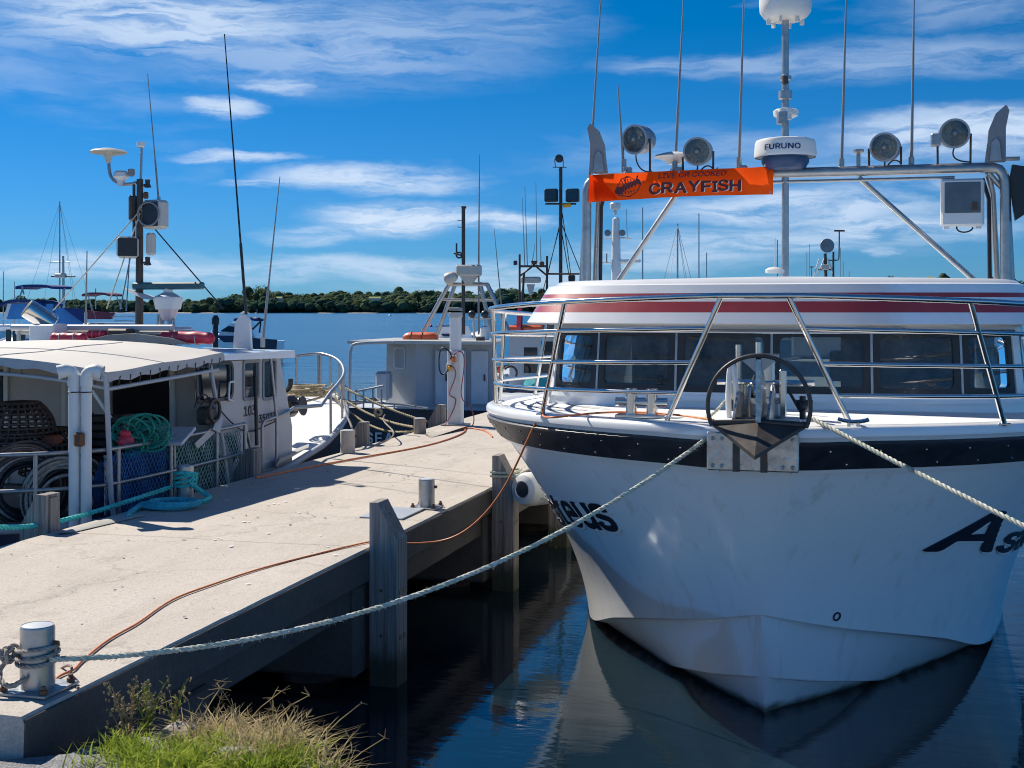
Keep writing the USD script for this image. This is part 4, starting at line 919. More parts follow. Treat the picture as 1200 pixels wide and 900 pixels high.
# ---- anchor on the bow roller
an = thing('anchor', 'galvanised roll bar anchor stowed on the bow roller of the white boat', 'anchor', B(-1.45, 0, 2.1))
ac = P(889, 476, y=9.71 - 1.36); ac[0] = B(0, -.0, 0)[0] + (P(889, 476, y=8.35)[0] - B(0, 0, 0)[0]); RR = .325
m = MB(); m.torus(ac, (0, 1, 0), RR, .017, 44, 10, math.radians(-30), math.radians(210), ref=(1, 0, 0))
pts = [ac + RR * np.array([math.cos(q), 0, -math.sin(q) * -1]) for q in np.linspace(math.radians(-24), math.radians(204), 46)]
m = MB(); m.tube(pts, .0145, 10); part(an, 'roll_bar', m, 'dark_metal', True)
A0 = ac + [-.29, .02, -.115]; A1 = ac + [.29, .02, -.115]; tip = ac + [-.005, -.28, -.29]; mid = ac + [0, .06, -.10]
m = MB(); th = np.array([0, 0, .025])
m.hull([A0, A0 - th, ac + [0, -.02, -.10], ac + [0, -.02, -.15], tip, tip - th, ac + [-.3, .04, -.13]]); m.hull([A1, A1 - th, ac + [0, -.02, -.10], ac + [0, -.02, -.15], tip, tip - th, ac + [.3, .04, -.13]]); part(an, 'fluke', m, 'dark_metal', 20)
m = MB(); m.tube([A0 + [-.01, 0, .0], ac + [0, -.005, -.10], A1 + [.01, 0, .0]], .019, 8); part(an, 'fluke_rim', m, 'dark_metal', True)
m = MB(); m.hull([ac + [sx * .016, yy, zz] for sx in (-1, 1) for yy, zz in ((-.05, -.1), (-.02, .3), (.03, .33), (.12, -.08), (.5, .08), (.5, .0))]); part(an, 'shank', m, 'worn_steel', 20)
m = MB(); m.hull([ac + q for q in ([-.13, .0, .315], [.13, .0, .315], [0, .0, .20], [-.13, .012, .315], [.13, .012, .315], [0, .012, .2])]); part(an, 'gusset', m, 'galvanised', 20)

# mooring lines of the big boat
st_ = P(842, 503, y=B(-.98, 0, 0)[1]); en = b1 + [.09, -.03, .165]
m = MB(); line = sag(st_, en, .36, 90); laid(m, line, .0148, fuzz=520); single('mooring_line', 'slack white and green mooring line from the bow to the near bollard', 'rope', m, 'rope_white', 50)
st2 = P(947, 488, y=B(-.9, 0, 0)[1]); en2 = P(1500, 760, Z=6.1)
m = MB(); laid(m, sag(st2, en2, .02, 60), .016); single('mooring_line', 'taut pale mooring line running off to the right from the bow', 'rope', m, 'rope_white', 50)
# orange power cord
zd = DZ + .008
deckpts = [P(x, y, z=zd) for x, y in ((-20, 812), (20, 812), (52, 806), (70, 792), (84, 786), (92, 779), (130, 748), (160, 731), (200, 704), (240, 688), (300, 668), (360, 652), (405, 641), (437, 634))]
pk = P(470, 634, x=XR + .02); air = [P(470, 636, Z=10.88), P(510, 635, Z=10.85), P(545, 622, Z=10.75), P(578, 590, Z=10.6), P(608, 538, Z=10.25), P(630, 492, Z=9.95), P(636, 486, Z=9.9)]
m = MB(); m.tube(cspline(deckpts, 200), .0068, 6); m.tube(cspline([deckpts[-1], P(455, 635, Z=10.98)] + air, 120), .0085, 6)
fd = [P(636, 486, Z=9.9), P(660, 488, z=2.235), P(700, 484, z=2.24), P(745, 483, z=2.25), P(800, 487, z=2.25), P(836, 492, z=2.25)]
m.tube(cspline(fd, 60), .0085, 6)
single('extension_lead', 'orange power cord along the jetty and up to the bow rail', 'cord', m, 'cord_orange', True)
m = MB(); m.tube(cspline([P(258, 776 + 0, z=zd) if False else P(66, 797, z=zd), P(74, 782, z=zd), P(84, 783, z=zd + .05), P(82, 792, z=zd), P(92, 806, z=zd)], 40), .007, 6); single('cord_tail', 'short curl of brown cord on the deck beside the nearest bollard', 'cord', m, 'hose_brown', True)

# fenders against the hull, and the pile rope
def fender(c, axis, L, r, label, mt='white_plastic'):
    t = thing('boat_fender', label, 'fender', c)
    m = MB(); m.lathe([(0, -L / 2 + .02), (r * .45, -L / 2 + .015), (r * .5, -L / 2), (r * .85, -L / 2 + .03), (r, -L / 2 + r * .55), (r, L / 2 - r * .55), (r * .7, L / 2 - .05), (0, L / 2)], c, axis, 26); part(t, 'body', m, mt, 40)
    m = MB(); m.lathe([(r * .52, -L / 2 - .003), (r * .5, -L / 2 + .012), (0, -L / 2 + .013)], c, axis, 22); part(t, 'end_socket', m, 'black_rubber', 40)
fc = P(631, 572, Z=13.7); fender(fc, unit([.42, 1, -.05]), .6, .18, 'fat white fender wedged between the pile and the white boat')
pl = P(588, 560, x=XR + .13); pyy = P(588, 690, z=0)[1]
m = MB()
for z in (1.23, 1.27):
    pz = [(XR + .0, pyy - .135, z), (XR + .27, pyy - .135, z), (XR + .275, pyy + .135, z + .01), (XR + .0, pyy + .135, z), (XR - .01, pyy, z), (XR + .0, pyy - .13, z)]
    laid(m, resample(pz, .03), .014)
laid(m, cspline([(XR + .27, pyy - .13, 1.24), (XR + .4, pyy - .2, 1.12), (XR + .6, pyy - .2, 1.02), (XR + .85, pyy, 1.0)], 24), .018)
single('pile_rope', 'white rope looped round the second timber pile', 'rope', m, 'rope_white', 50)
m = MB(); m.box(P(385 + 75, 601, z=DZ + .011), (.42, .62, .012), bev=.003); single('deck_plate', 'flat pale blue plate lying on the jetty behind the nearest pile', 'plate', m, 'pale_paint')

# ================================================================== far shore
def skyline(px):
    return np.interp(px, [-900, -300, 0, 60, 120, 190, 215, 240, 280, 300, 340, 400, 450, 480, 520, 560, 600, 640, 700, 800, 900, 985, 1010, 1035, 1070, 1100, 1118, 1150, 1200, 1300, 1600, 2200],
                     [357, 357, 357, 358, 358, 362, 362, 358, 350, 346, 349, 347, 349, 347, 348, 346, 344, 345, 346, 342, 337, 331, 328, 325, 324, 321, 327, 327, 329, 324, 335, 350])
FD = 1560.0
hl = MB(); g = []
pxs = np.linspace(-900, 2200, 260)
for px in pxs:
    hh = (364 - skyline(px)) * FD / 1500 + 3; r = []
    for d, k in ((1495, -.02), (1503, .03), (1510, .10), (1535, .28), (1600, .62), (1750, .62), (2300, .62)):
        p = P(px, 364, Z=d); r.append((p[0], p[1], -.6 if k < 0 else hh * k + 2.5 * meshkit.fbm(np.array([[p[0] / 60, p[1] / 60, 0.]]))[0] * (k > .2)))
    g.append(r)
hl.grid(g); single('far_hill', 'low wooded hill of the far shore across the bay', None, hl, 'hill_soil', True, kind='structure')
bc = MB(); bc.grid([[tuple(P(px, 364, Z=1492) * [1, 1, 0] + [0, 0, -.1]), tuple(P(px, 364, Z=1499) * [1, 1, 0] + [0, 0, .5]), tuple(P(px, 364, Z=1506) * [1, 1, 0] + [0, 0, .8])] for px in pxs]); single('far_beach', 'thin pale strip of beach along the far shore', None, bc, 'beach', True, kind='structure')
# crowns of the wood: leafy lumps, several kinds, instanced
def crown(seed, mt):
    rr = np.random.RandomState(seed); m = MB()
    base = trimesh.creation.icosphere(subdivisions=2); v = np.array(base.vertices)
    for k in range(13):
        c = rr.normal(0, .46, 3) * [1, 1, .62]; s = rr.uniform(.18, .46); q = v * s * (1 + .5 * meshkit.fbm(v * 3.1 + seed + k * 3.1)[:, None]) * [1, 1, .8] + c; m.add(q, base.faces)
    n_ = 420; d = rr.normal(0, 1, (n_, 3)); d /= np.linalg.norm(d, axis=1, keepdims=True); c = d * rr.uniform(.6, 1.02, (n_, 1)) * [1, 1, .8]
    for i in range(n_):
        e = rr.normal(0, .09, (3, 3)); m.add(c[i] + e, [[0, 1, 2]])
    m.tube([(0, 0, -1.5), (.04, 0, -.4)], [.09, .05], 5)
    return m
pi = UsdGeom.PointInstancer.Define(stage, '/World/far_wood')
tag(pi.GetPrim(), 'dark green wood covering the far shore, haze tint in its leaves', 'wood', None, 'stuff')
UsdGeom.Xform.Define(stage, '/World/far_wood/crowns')
protos = []
for k in range(5):
    v, f = crown(k + 1, None).arr(); pth = f'/World/far_wood/crowns/crown_{k:03d}'
    usdkit.mesh(stage, pth, (v, f), M[['wood_dark', 'wood_olive', 'wood_dark', 'wood_pale', 'wood_olive'][k]], smooth=60); protos.append(pth)
pi.CreatePrototypesRel().SetTargets(protos)
pos, sc_, idx, ori = [], [], [], []
for k in range(4200):
    px = R.uniform(-850, 2150); dd = R.random() ** 1.3
    if R.random() < .10 and dd > .35: continue
    d = 1508 + dd * 110; hh = (364 - skyline(px)) * FD / 1500 + 3
    kz = np.interp(d, [1503, 1510, 1535, 1600, 1750], [.03, .1, .28, .62, .62]); s = R.uniform(5.0, 11.5) * (.6 + .5 * min(1, hh / 25))
    p = P(px, 364, Z=d); s *= (1.55 if R.random() < .06 else 1) * R.uniform(.75, 1.15); pos.append(Gf.Vec3f(float(p[0]), float(p[1]), float(hh * kz + s * .55))); sc_.append(Gf.Vec3f(s * R.uniform(.8, 1.2), s * R.uniform(.8, 1.2), s * R.uniform(.75, 1.2)))
    idx.append(R.randrange(5)); q = R.uniform(0, 2 * math.pi); ori.append(Gf.Quath(math.cos(q / 2), 0, 0, math.sin(q / 2)))
pi.CreatePositionsAttr(pos); pi.CreateScalesAttr(sc_); pi.CreateProtoIndicesAttr(idx); pi.CreateOrientationsAttr(ori)
for px, py, wd in ((327, 350, 9), (372, 356, 5), (205, 361, 9), (440, 350, 14), (484, 356, 12), (1060, 327, 6), (1090, 326, 5)):
    p = P(px, py, Z=1515); hs = thing('far_house', {327: 'pale house roof among the trees on the far shore', 372: 'tiny white house low on the far shore', 205: 'small pale shed at the left end of the far shore', 440: 'long pale roof in a gap of the far wood', 484: 'pale building between the trees behind the cabin', 1060: 'tiny house on the hill right of the mast', 1090: 'tiny house furthest right on the hill'}[px], 'house', p, 'houses on the far shore')
    m = MB(); m.box(p + [0, 0, -2], (wd, 5, 5)); part(hs, 'wall', m, 'cream_paint'); m = MB(); m.hull([p + np.array([sx * wd * .55, sy * 3.2, .5]) for sx in (-1, 1) for sy in (-1, 1)] + [p + np.array([sx * wd * .5, 0, 2.4]) for sx in (-1, 1)]); part(hs, 'roof', m, 'field')

# ================================================================== generic parts of the moored boats
def loft_hull(t, base, head, L, Bm, F, rise, mt, deckmt, trans=1.0, tumble=.72, strip=None):
    """a displacement hull: base = middle of the stern at the waterline, head = angle of the bow from +y."""
    ca, sa = math.cos(head), math.sin(head)
    def W(f, s, z): return np.array([base[0] + f * sa + s * ca, base[1] + f * ca - s * sa, z])
    st = np.r_[np.linspace(0, .6, 8), np.linspace(.66, 1, 12)]
    def hb(k): return Bm / 2 * (trans + (1 - trans) * min(1, k / .35)) * (1 - max(0, (k - .5) / .5) ** 2.3)
    def sh(k): return F + rise * max(0, (k - .3) / .7) ** 2
    g = []
    for k in st:
        f, b, s = k * L, hb(k), sh(k); ov = max(0, (k - .75) / .25) ** 2 * L * .05
        half = [(f + ov, b, s), (f + ov * .7, b * (.96 + tumble * .0), s * .6), (f, b * (.9 - .2 * max(0, k - .5)), .05), (f - ov, b * .6, -.4), (f - ov, 0, -.6)]
        g.append([W(a, q, z) for a, q, z in half] + [W(a, -q, z) for a, q, z in half[::-1][1:]])
    m = MB(); m.grid(g); e = np.array(g[0]); m.add(np.vstack([e.mean(0), e]), [[0, 1 + i, 1 + (i + 1) % len(e)] for i in range(len(e))]); part(t, 'hull', m, mt, 30)
    m = MB(); m.grid([[W(k * L + max(0, (k - .75) / .25) ** 2 * L * .05, q * (hb(k) - .02), sh(k) - .05 + .02 * (1 - q * q)) for q in np.linspace(-1, 1, 7)] for k in st]); part(t, 'deck', m, deckmt, 30)
    m = MB()
    for q in (1, -1): m.tube([W(k * L + max(0, (k - .75) / .25) ** 2 * L * .05, q * hb(k), sh(k)) for k in st], .035, 6)
    part(t, 'gunwale', m, strip or deckmt, True)
    return W, hb, sh
def bar(t, name, pts, r, mt='galvanised', sides=8, label=None, sm=True):
    m = MB(); m.tube(np.asarray(pts, float), r, sides); return part(t, name, m, mt, sm, label)
def bx(t, name, c, s, mt, bev=.015, rz=0, label=None):
    m = MB(); m.box(c, s, rz=rz, bev=bev); return part(t, name, m, mt, 30, label)

# ================================================================== the grey crayfish boat at the left
gb = thing('crayfish_boat', 'grey crayfish boat with white canopy and mast, moored left of the jetty', 'fishing boat', (-9, 15, 0))
# hull: sheer line from a rounded stern round to the bow
GX = PchipInterpolator([0, .07, .16, .4, .56, .72, .86, .95, 1.0], np.array([(-9, 9.95, .95), (-7.8, 10.25, .95), (-6.98, 11.1, .95), (-6.9, 14.2, .98), (-6.98, 15.9, 1.12), (-7.42, 18.0, 1.34), (-8.1, 19.6, 1.5), (-8.55, 20.25, 1.57), (-8.85, 20.5, 1.6)]))
tq = np.linspace(0, 1, 60)
def mirror(p, c=-8.9): return np.array([2 * c - p[0], p[1], p[2]])
g = []
for t in tq:
    p = GX(t); c = np.array([-8.9, p[1], 0]); fl = max(0, t - .5) * 2
    g.append([p, p + (c - p) * [.03 + .18 * fl, .1, 0] * np.array([1, 0, 0]) - [0, .25 * fl, p[2] * .45], np.array([p[0] + (c[0] - p[0]) * (.08 + .35 * fl), p[1] - .5 * fl, .02]), np.array([p[0] + (c[0] - p[0]) * .5, p[1] - .7 * fl, -.6])])
g = np.array(g); m = MB(); m.grid(g); gm = g.copy(); gm[:, :, 0] = -17.8 - gm[:, :, 0]; m.grid(gm[:, ::-1]); part(gb, 'hull', m, 'navy_hull', 30)
m = MB(); m.grid([[GX(t) + (np.array([-8.9, GX(t)[1], 0]) - GX(t)) * [k, 0, 0] - [0, 0, .10 - .05 * k] for k in np.linspace(0.02, 1.98, 9)] for t in tq[:27]]); part(gb, 'after_deck', m, 'roof_grey', 30)  # aft part split off in dark grey to deepen shade under the canopy
m = MB(); m.grid([[GX(t) + (np.array([-8.9, GX(t)[1], 0]) - GX(t)) * [k, 0, 0] - [0, 0, .10 - .05 * k] for k in np.linspace(0.02, 1.98, 9)] for t in tq[26:]]); part(gb, 'foredeck', m, 'deck_white', 30)
m = MB(); m.tube([GX(t) + [0, 0, .0] for t in tq] + [mirror(GX(t)) for t in tq[::-1][1:]], .045, 8); part(gb, 'gunwale', m, 'pale_paint', True)
# bulwark of the afterdeck, white on the inside
m = MB(); gg = [[GX(t), GX(t) + [0, 0, .06], GX(t) + [-.04 if t > .05 else 0, .04, .06], GX(t) + [-.04, .04, 0]] for t in np.linspace(0, .17, 24)]; m.grid(gg, cv=True); part(gb, 'stern_bulwark', m, 'navy_hull', 30)
# wheelhouse
WX, WXF, WY0, WY1, WZ = -7.08, -10.6, 13.2, 14.95, 2.52
def gp(px, py, x=None, y=None): return P(px, py, x=x, y=y)
side = Polygon([(WY0, .95), (WY1 + .35, 1.0), (WY1 + .35, 1.5), (WY1, 2.385), (WY0, 2.42)])
wins = []
def wrect(px0, px1, pt, pb, r=.05, xx=WX):
    y0, y1 = gp(px0, pt, x=xx)[1], gp(px1, pt, x=xx)[1]; ym = (y0 + y1) / 2; Zc = -xx * SN + ym * CS
    z1, z0 = 3 - (pt - 364) * Zc / 1500, 3 - (pb - 364) * Zc / 1500
    return sbox(y0 + r, z0 + r, y1 - r, z1 - r).buffer(r, 4)
wa = wrect(226, 267, 427, 468, .08); wb = wrect(281, 298, 424, 466, .03); wc = wrect(304, 318, 422, 466, .04)
hole = wa.union(wb).union(wc)
m = MB(); m.poly(side.difference(hole), (WX + .0, 0, 0), (0, 1, 0), (0, 0, 1), .05); part(gb, 'wheelhouse_side', m, 'pale_paint', 30)
for q, mt in ((wa, 'dark_glass'), (wb, 'tinted_glass'), (wc, 'tinted_glass')):
    m = MB(); m.poly(q.buffer(.03).difference(q.buffer(-.012)), (WX + .05, 0, 0), (0, 1, 0), (0, 0, 1), .014); f_ = part(gb, 'window_frame', m, 'black_plastic' if mt == 'dark_glass' else 'grey_plastic', 30)
    m = MB(); m.poly(q.buffer(.0), (WX + .02, 0, 0), (0, 1, 0), (0, 0, 1), .006); part(f_, 'pane', m, mt, False)
y0, y1 = wb.bounds[0], wb.bounds[2]
m = MB(); zz = wb.bounds
gg = [[(WX - .03 + .015 * math.sin(k * 2.2), y0 + (y1 - y0) * k / 14, z) for z in (zz[1], (zz[1] + zz[3]) / 2, zz[3])] for k in range(4, 15)]; m.grid(gg); part(gb, 'curtain', m, 'teal_cloth', 40)
bx(gb, 'red_bag', (WX - .03, (y0 + y1) / 2 + .1, zz[3] - .07), (.03, (y1 - y0) * .6, .16), 'red_pvc')
m = MB(); m.poly(Polygon([(WXF, .95), (WX, .95), (WX, 2.41), (WXF, 2.41)]).difference(sbox(-8.33, 1.0, -7.55, 2.35)).difference(sbox(-10.45, 1.0, -9.75, 2.3)), (0, WY0, 0), (1, 0, 0), (0, 0, 1), .05); part(gb, 'aft_bulkhead', m, 'beige_paint', 30)
m = MB(); m.box((-8.8, WY0 + .9, 1.7), (3.3, .1, 1.5)); part(gb, 'inner_wall', m, 'black_plastic')
m = MB(); m.poly(sbox(-8.9, .95, -8.36, 2.42), (0, WY0 - .06, 0), (1, 0, 0), (0, 0, 1), .03); part(gb, 'bulkhead_panel', m, 'beige_paint', 30)
for xx in (-7.52, -8.36, -8.93, -9.72):
    bx(gb, 'door_post', (xx, WY0 - .05, 1.7), (.07, .06, 1.5), 'cream_paint', .01)
m = MB(); m.poly(Polygon([(WXF, .95), (WX - .1, .95), (WX - .1, 2.37), (WXF, 2.37)]), (0, WY1 + .0, 0), (1, 0, 0), (0, 0, 1), .05); part(gb, 'wheelhouse_front', m, 'pale_paint', 30)
m = MB(); m.poly(side, (WXF, 0, 0), (0, 1, 0), (0, 0, 1), .05); part(gb, 'wheelhouse_side', m, 'pale_paint', 30)
m = MB(); m.hull([(x, y, z) for x in (WXF - .1, WX + .13) for y, z in ((WY0 + .1, 2.43), (WY1 + .28, 2.395), (WY0 + .1, 2.50), (WY1 + .25, 2.49))] + [(-8.9, WY0 + .3, 2.56), (-8.9, WY1 - .2, 2.55)]); part(gb, 'wheelhouse_roof', m, 'gelcoat', 30)
bx(gb, 'roof_hatch', P(262, 400, Z=15.6) * [1, 1, 0] + [0, 0, 2.51], (.5, .35, .05), 'grey_paint')
m = MB(); m.poly(Polygon([(0, 0), (.23, 0), (.21, .40), (.16, .47), (.09, .46), (.03, .37)]), P(275, 400, Z=16.2) * [1, 1, 0] + [0, 0, 2.48], (CS, SN, 0), (0, 0, 1), .12); part(gb, 'navigation_board', m, 'white_plastic', 30)
c_ = P(282, 385, Z=16.9); m = MB(); m.lathe([(.05, 0), (.06, .006), (0, .01)], c_, (SN, -CS, 0), 14); part(gb, 'round_badge', m, 'amber')
# registration numbers
def side_text(s, px, py, hgt, mt='text_black', xx=WX + .052, bold=True):
    o = gp(px, py, x=xx); tm = meshkit.text_mesh(s, hgt, .004, bold=bold); m = MB(); m.place(tm, o, (0, 1.1, 0), (0, 0, 1)); part(gb, 'number', m, mt, False)
side_text('103', 285, 488, .115); side_text('35023', 303, 496, .10)
m = MB(); m.hull([(WX + .052, gp(293, 500, x=WX)[1] + k, z) for k in (-.45, 0.9) for z in (1.12, 1.14)] + [(WX + .056, gp(293, 500, x=WX)[1] + k, z) for k in (-.45, .9) for z in (1.12, 1.14)]); part(gb, 'rubbing_strip', m, 'grey_paint', 30)
# raised foredeck trunk
m = MB(); m.hull([(x, y, z) for x, y, z in ((-7.45, WY1 + .2, 1.0), (-10.3, WY1 + .2, 1.0), (-7.9, WY1 + 1.7, 1.1), (-9.9, WY1 + 1.7, 1.1), (-7.5, WY1 + .2, 1.72), (-10.3, WY1 + .2, 1.72), (-8.05, WY1 + 1.5, 1.62), (-9.8, WY1 + 1.5, 1.62))]); part(gb, 'foredeck_trunk', m, 'gelcoat', 30)
# canopy over the afterdeck
CY0, CY1 = 10.95, 13.3
def cz(x, y): return np.interp(y, [CY0, CY1], [2.39, 2.50]) + .16 * (1 - ((x + 8.9) / 2.0) ** 2) + .006 * math.sin(y * 5 + x * 2)
m = MB(); xs_ = np.linspace(-10.85, -6.97, 16); ys_ = np.linspace(CY0, CY1, 10)
m.grid([[(x, y, cz(x, y)) for x in xs_] for y in ys_]); m.grid([[(x, y, cz(x, y) - .012) for x in xs_] for y in ys_]); part(gb, 'canopy', m, 'canopy', True)
m = MB(); m.grid([[(x, CY0 - .003, cz(x, CY0) + .004), (x, CY0 - .012, cz(x, CY0) - .085 - .012 * math.sin(x * 14))] for x in np.linspace(-10.85, -6.967, 60)]); m.grid([[(-6.963, y, cz(-6.97, y) + .004), (-6.955, y, cz(-6.97, y) - .09 - .012 * math.sin(y * 14))] for y in np.linspace(CY0 - .003, CY1, 40)]); part(gb, 'canopy_hem', m, 'canopy_hem', True)
for (xa, ya, xb, yb) in ((-10.85, 12.0, -6.97, 12.0), (-8.3, 11.0, -8.2, 13.2)):
    pts = [(xa + (xb - xa) * k, ya + (yb - ya) * k, cz(xa + (xb - xa) * k, ya + (yb - ya) * k) + .003) for k in np.linspace(0, 1, 16)]; bar(gb, 'seam', pts, .005, 'canopy_hem', 5)
zb = cz(-6.97, CY0) - .13
bar(gb, 'canopy_bar', [(x, CY0 + .05, cz(x, CY0) - .16) for x in np.linspace(-10.8, -6.98, 20)], .022, 'pale_paint')
bar(gb, 'canopy_bar', [(-6.985, CY0, cz(-7, CY0) - .17), (-6.985, CY1 - .1, cz(-7, CY1) - .19)], .022, 'pale_paint')
bar(gb, 'canopy_post', [(-6.985, CY0, cz(-7, CY0) - .02), (-6.96, CY0 + .05, 1.2), (-6.97, CY0 + .12, .95)], .026, 'pale_paint')
bar(gb, 'canopy_post', [(-6.985, 13.0, cz(-7, 13) - .05), (-6.95, 13.25, 1.5), (-6.93, 13.35, 1.0)], .026, 'pale_paint')
bar(gb, 'canopy_brace', [P(108, 458, y=CY0), P(130, 490, y=CY0 + .05)], .018, 'pale_paint')
for x in np.linspace(-10.4, -7.1, 9): bar(gb, 'lashing', [(x, CY0, cz(x, CY0) - .05), (x + R.uniform(-.05, .05), CY0 + .04, cz(x, CY0) - .16)], .006, 'rope_dark', 4)
for y in np.linspace(CY0 + .2, CY1 - .1, 12): bar(gb, 'lashing', [(-6.95, y, cz(-7, y) - .05), (-6.96, y + R.uniform(-.03, .03), cz(-7, y) - .15)], .006, 'rope_dark', 4)
# after rail
def rl(h): return [GX(t) + [.0, 0, h] for t in np.linspace(0.012, .36, 40)]
bar(gb, 'stern_rail', rl(.70), .022, 'galvanised', 10); bar(gb, 'stern_rail', rl(.36), .02, 'galvanised', 10)
for t in (.05, .1, .165, .24, .31, .36): bar(gb, 'rail_post', [GX(t), GX(t) + [0, 0, .70]], .022, 'galvanised')
m = MB(); m.tube([GX(.36) + [0, 0, .7], GX(.375) + [0, 0, .3], GX(.378)], .02, 8); part(gb, 'rail_end', m, 'galvanised', True)
# diamond mesh bins along the side: blue then green
bin_t = np.linspace(.15, .358, 40)
def bp(t, h, off=-.05): return GX(t) + [off, 0, h]
for lo, hi, mt, bm in ((.15, .245, 'blue_net', 'blue_bin'), (.247, .358, 'green_net', 'green_bin')):
    m = MB(); m.grid([[bp(t, h, -.12 - .05 * math.sin(t * 160 + h * 9)) for h in np.linspace(.0, .58, 9)] for t in np.linspace(lo, hi, 34)]); part(gb, 'net_bin', m, bm, True)
    m = MB(); nn = int((hi - lo) * 240)
    for k in range(-7, nn + 1):
        for sgn in (1, -1):
            pts = []
            for h in np.linspace(0, 1, 8):
                q = k + (h * 7 if sgn > 0 else 7 - h * 7)
                if 0 <= q <= nn: pts.append(bp(lo + (hi - lo) * q / nn, .02 + h * .62, -.03 + .01 * math.sin(q + h * 5)))
            if len(pts) > 1: m.tube(pts, .0055, 3, caps=False)
    part(gb, 'mesh_panel', m, 'mesh_wire' if bm == 'green_bin' else mt, True, kind='stuff')
    bar(gb, 'bin_bar', [bp(lo + .004, 0), bp(lo + .004, .64)], .018, 'galvanised')
# pair of white ventilators by the stern rail
for k, (px, dx) in enumerate(((87, -1), (101, 1))):
    p = P(px, 600, Z=12.05); x, y = p[0], p[1]; zt = P(px, 452, Z=12.05)[2]
    m = MB(); m.lathe([(.052, .75), (.052, zt), (.058, zt), (.058, zt + .09)], (x, y, 0), sides=20); v_ = part(gb, 'ventilator', m, 'white_plastic', 40)
    d = unit([-.8, -.6, 0]) if dx < 0 else unit([.95, .3, 0]); Rb = .072
    el = [np.array([x, y, zt + .07]) + d * Rb * (1 - math.cos(q)) + np.array([0, 0, Rb * math.sin(q)]) for q in np.linspace(0, math.radians(108 if dx < 0 else 112), 12)]; el += [el[-1] + unit(el[-1] - el[-2]) * .055]
    m = MB(); m.tube(el, [.058] * 9 + [.061, .064, .066, .067], 18, caps=False); m.tube(el, [.050] * 9 + [.055, .058, .06, .061], 18, caps=False); part(v_, 'cowl', m, 'white_plastic', True)
    bar(v_, 'strap', [(x + .056 * math.cos(q), y + .056 * math.sin(q), zt - .06) for q in np.linspace(0, 6.28, 20)], .005, 'dark_metal', 5)
m = MB(); pq = P(93, 515, Z=11.95); m.box(pq, (.09, .07, .13), bev=.015); part(gb, 'rusty_bracket', m, 'rust')
# mast with its lamps and aerials
mt_ = P(163, 330, x=-9.0); MX, MY = mt_[0], mt_[1]
def mp(px, py, dy=0): return P(px, py, y=MY + dy)
bar(gb, 'mast', [(MX, MY, 2.5), mp(164, 210)], [.055, .042], 'dark_metal', 10)
bar(gb, 'mast_tube', [mp(157, 215), mp(157, 300)], .02, 'dark_metal')
bar(gb, 'mast_top', [mp(165, 212), mp(166, 172)], .016, 'galvanised')
m = MB(); m.lathe([(.03, 0), (.05, .02), (.052, .07), (0, .075)], mp(165, 173), sides=12); part(gb, 'top_sensor', m, 'white_plastic')
bar(gb, 'aerial_arm', spline([mp(160, 214), mp(148, 216), mp(136, 213), mp(129, 204), mp(127.5, 192), mp(127, 182)], 24), .022, 'galvanised')
m = MB(); m.lathe([(.02, -.14), (.05, -.05), (.07, -.005), (.22, .0), (.245, .02), (.2, .045), (.1, .065), (0, .07)], mp(127, 180), sides=30); part(gb, 'disc_antenna', m, 'cream_paint', 40)
m = MB(); m.lathe([(.045, -.12), (.05, -.05), (.07, -.03), (.10, .0), (.095, .05), (.06, .075), (0, .08)], mp(142, 207), sides=20); part(gb, 'dome_antenna', m, 'white_plastic', 40)
m = MB(); m.lathe([(.03, -.05), (.045, -.03), (.045, .04), (0, .05)], mp(154, 202), sides=14); part(gb, 'small_sensor', m, 'grey_plastic', 40)
for px, py in ((173, 215), (173, 306)):
    m = MB(); m.lathe([(0, -.06), (.05, -.05), (.03, 0), (.035, .05), (0, .06)], mp(px, py), sides=10); q_ = part(gb, 'lamp', m, 'dark_metal')
    bar(q_, 'arm', [mp(px, py), mp(164, py + 4)], .012, 'dark_metal')
def flood(px0, px1, py0, py1, yaw, nm='floodlight'):
    c = mp((px0 + px1) / 2, (py0 + py1) / 2, -.1); w_, h_ = (px1 - px0) * 16 / 1500, (py1 - py0) * 16 / 1500
    m = MB(); m.box(c, (w_, .22, h_), rz=yaw, bev=.035); f_ = part(gb, nm, m, 'cream_paint', 30)
    n_ = np.array([math.sin(yaw), -math.cos(yaw), 0]); m = MB(); m.box(c + n_ * .112, (w_ * .86, .012, h_ * .84), rz=yaw, bev=.005); part(f_, 'glass', m, 'black_plastic', 30)
    return c
c1 = flood(169, 196, 234, 269, -.15); flood(137, 163, 277, 303, .5); 
m = MB(); m.box(mp(177, 286, -.05), (.11, .12, .29), bev=.03, rz=-.4); part(gb, 'lamp_housing', m, 'cream_paint')
m = MB(); m.torus(c1 + [-.03, -.13, 0], (0, 1, 0), .15, .013, 24, 6); part(gb, 'lamp_ring', m, 'grey_plastic', True)
bx(gb, 'mast_box', mp(171, 229), (.06, .06, .09), 'rust'); bx(gb, 'mast_box', mp(156, 244), (.10, .12, .34), 'dark_metal', .03)
m = MB(); m.tube(cspline([mp(163, 246, -.1), mp(172, 240, -.15), mp(182, 241, -.15), mp(189, 252, -.15), mp(186, 264, -.15), mp(172, 252, -.1), mp(163, 246, -.1)], 40), .009, 5); part(gb, 'cable', m, 'rope_grey', True)
for a, b, mt in (((163, 248), (62, 364), 'rope_white'), ((164, 250), (125, 362), 'rope_white'), ((155, 290), (141, 362), 'galvanised'), ((176, 262), (262, 362), 'hose_black'), ((152, 300), (148, 364), 'galvanised')): bar(gb, 'stay', [mp(*a, -.05), mp(*b, -.4 if a[0] < 170 else .3)], .009, mt, 5)
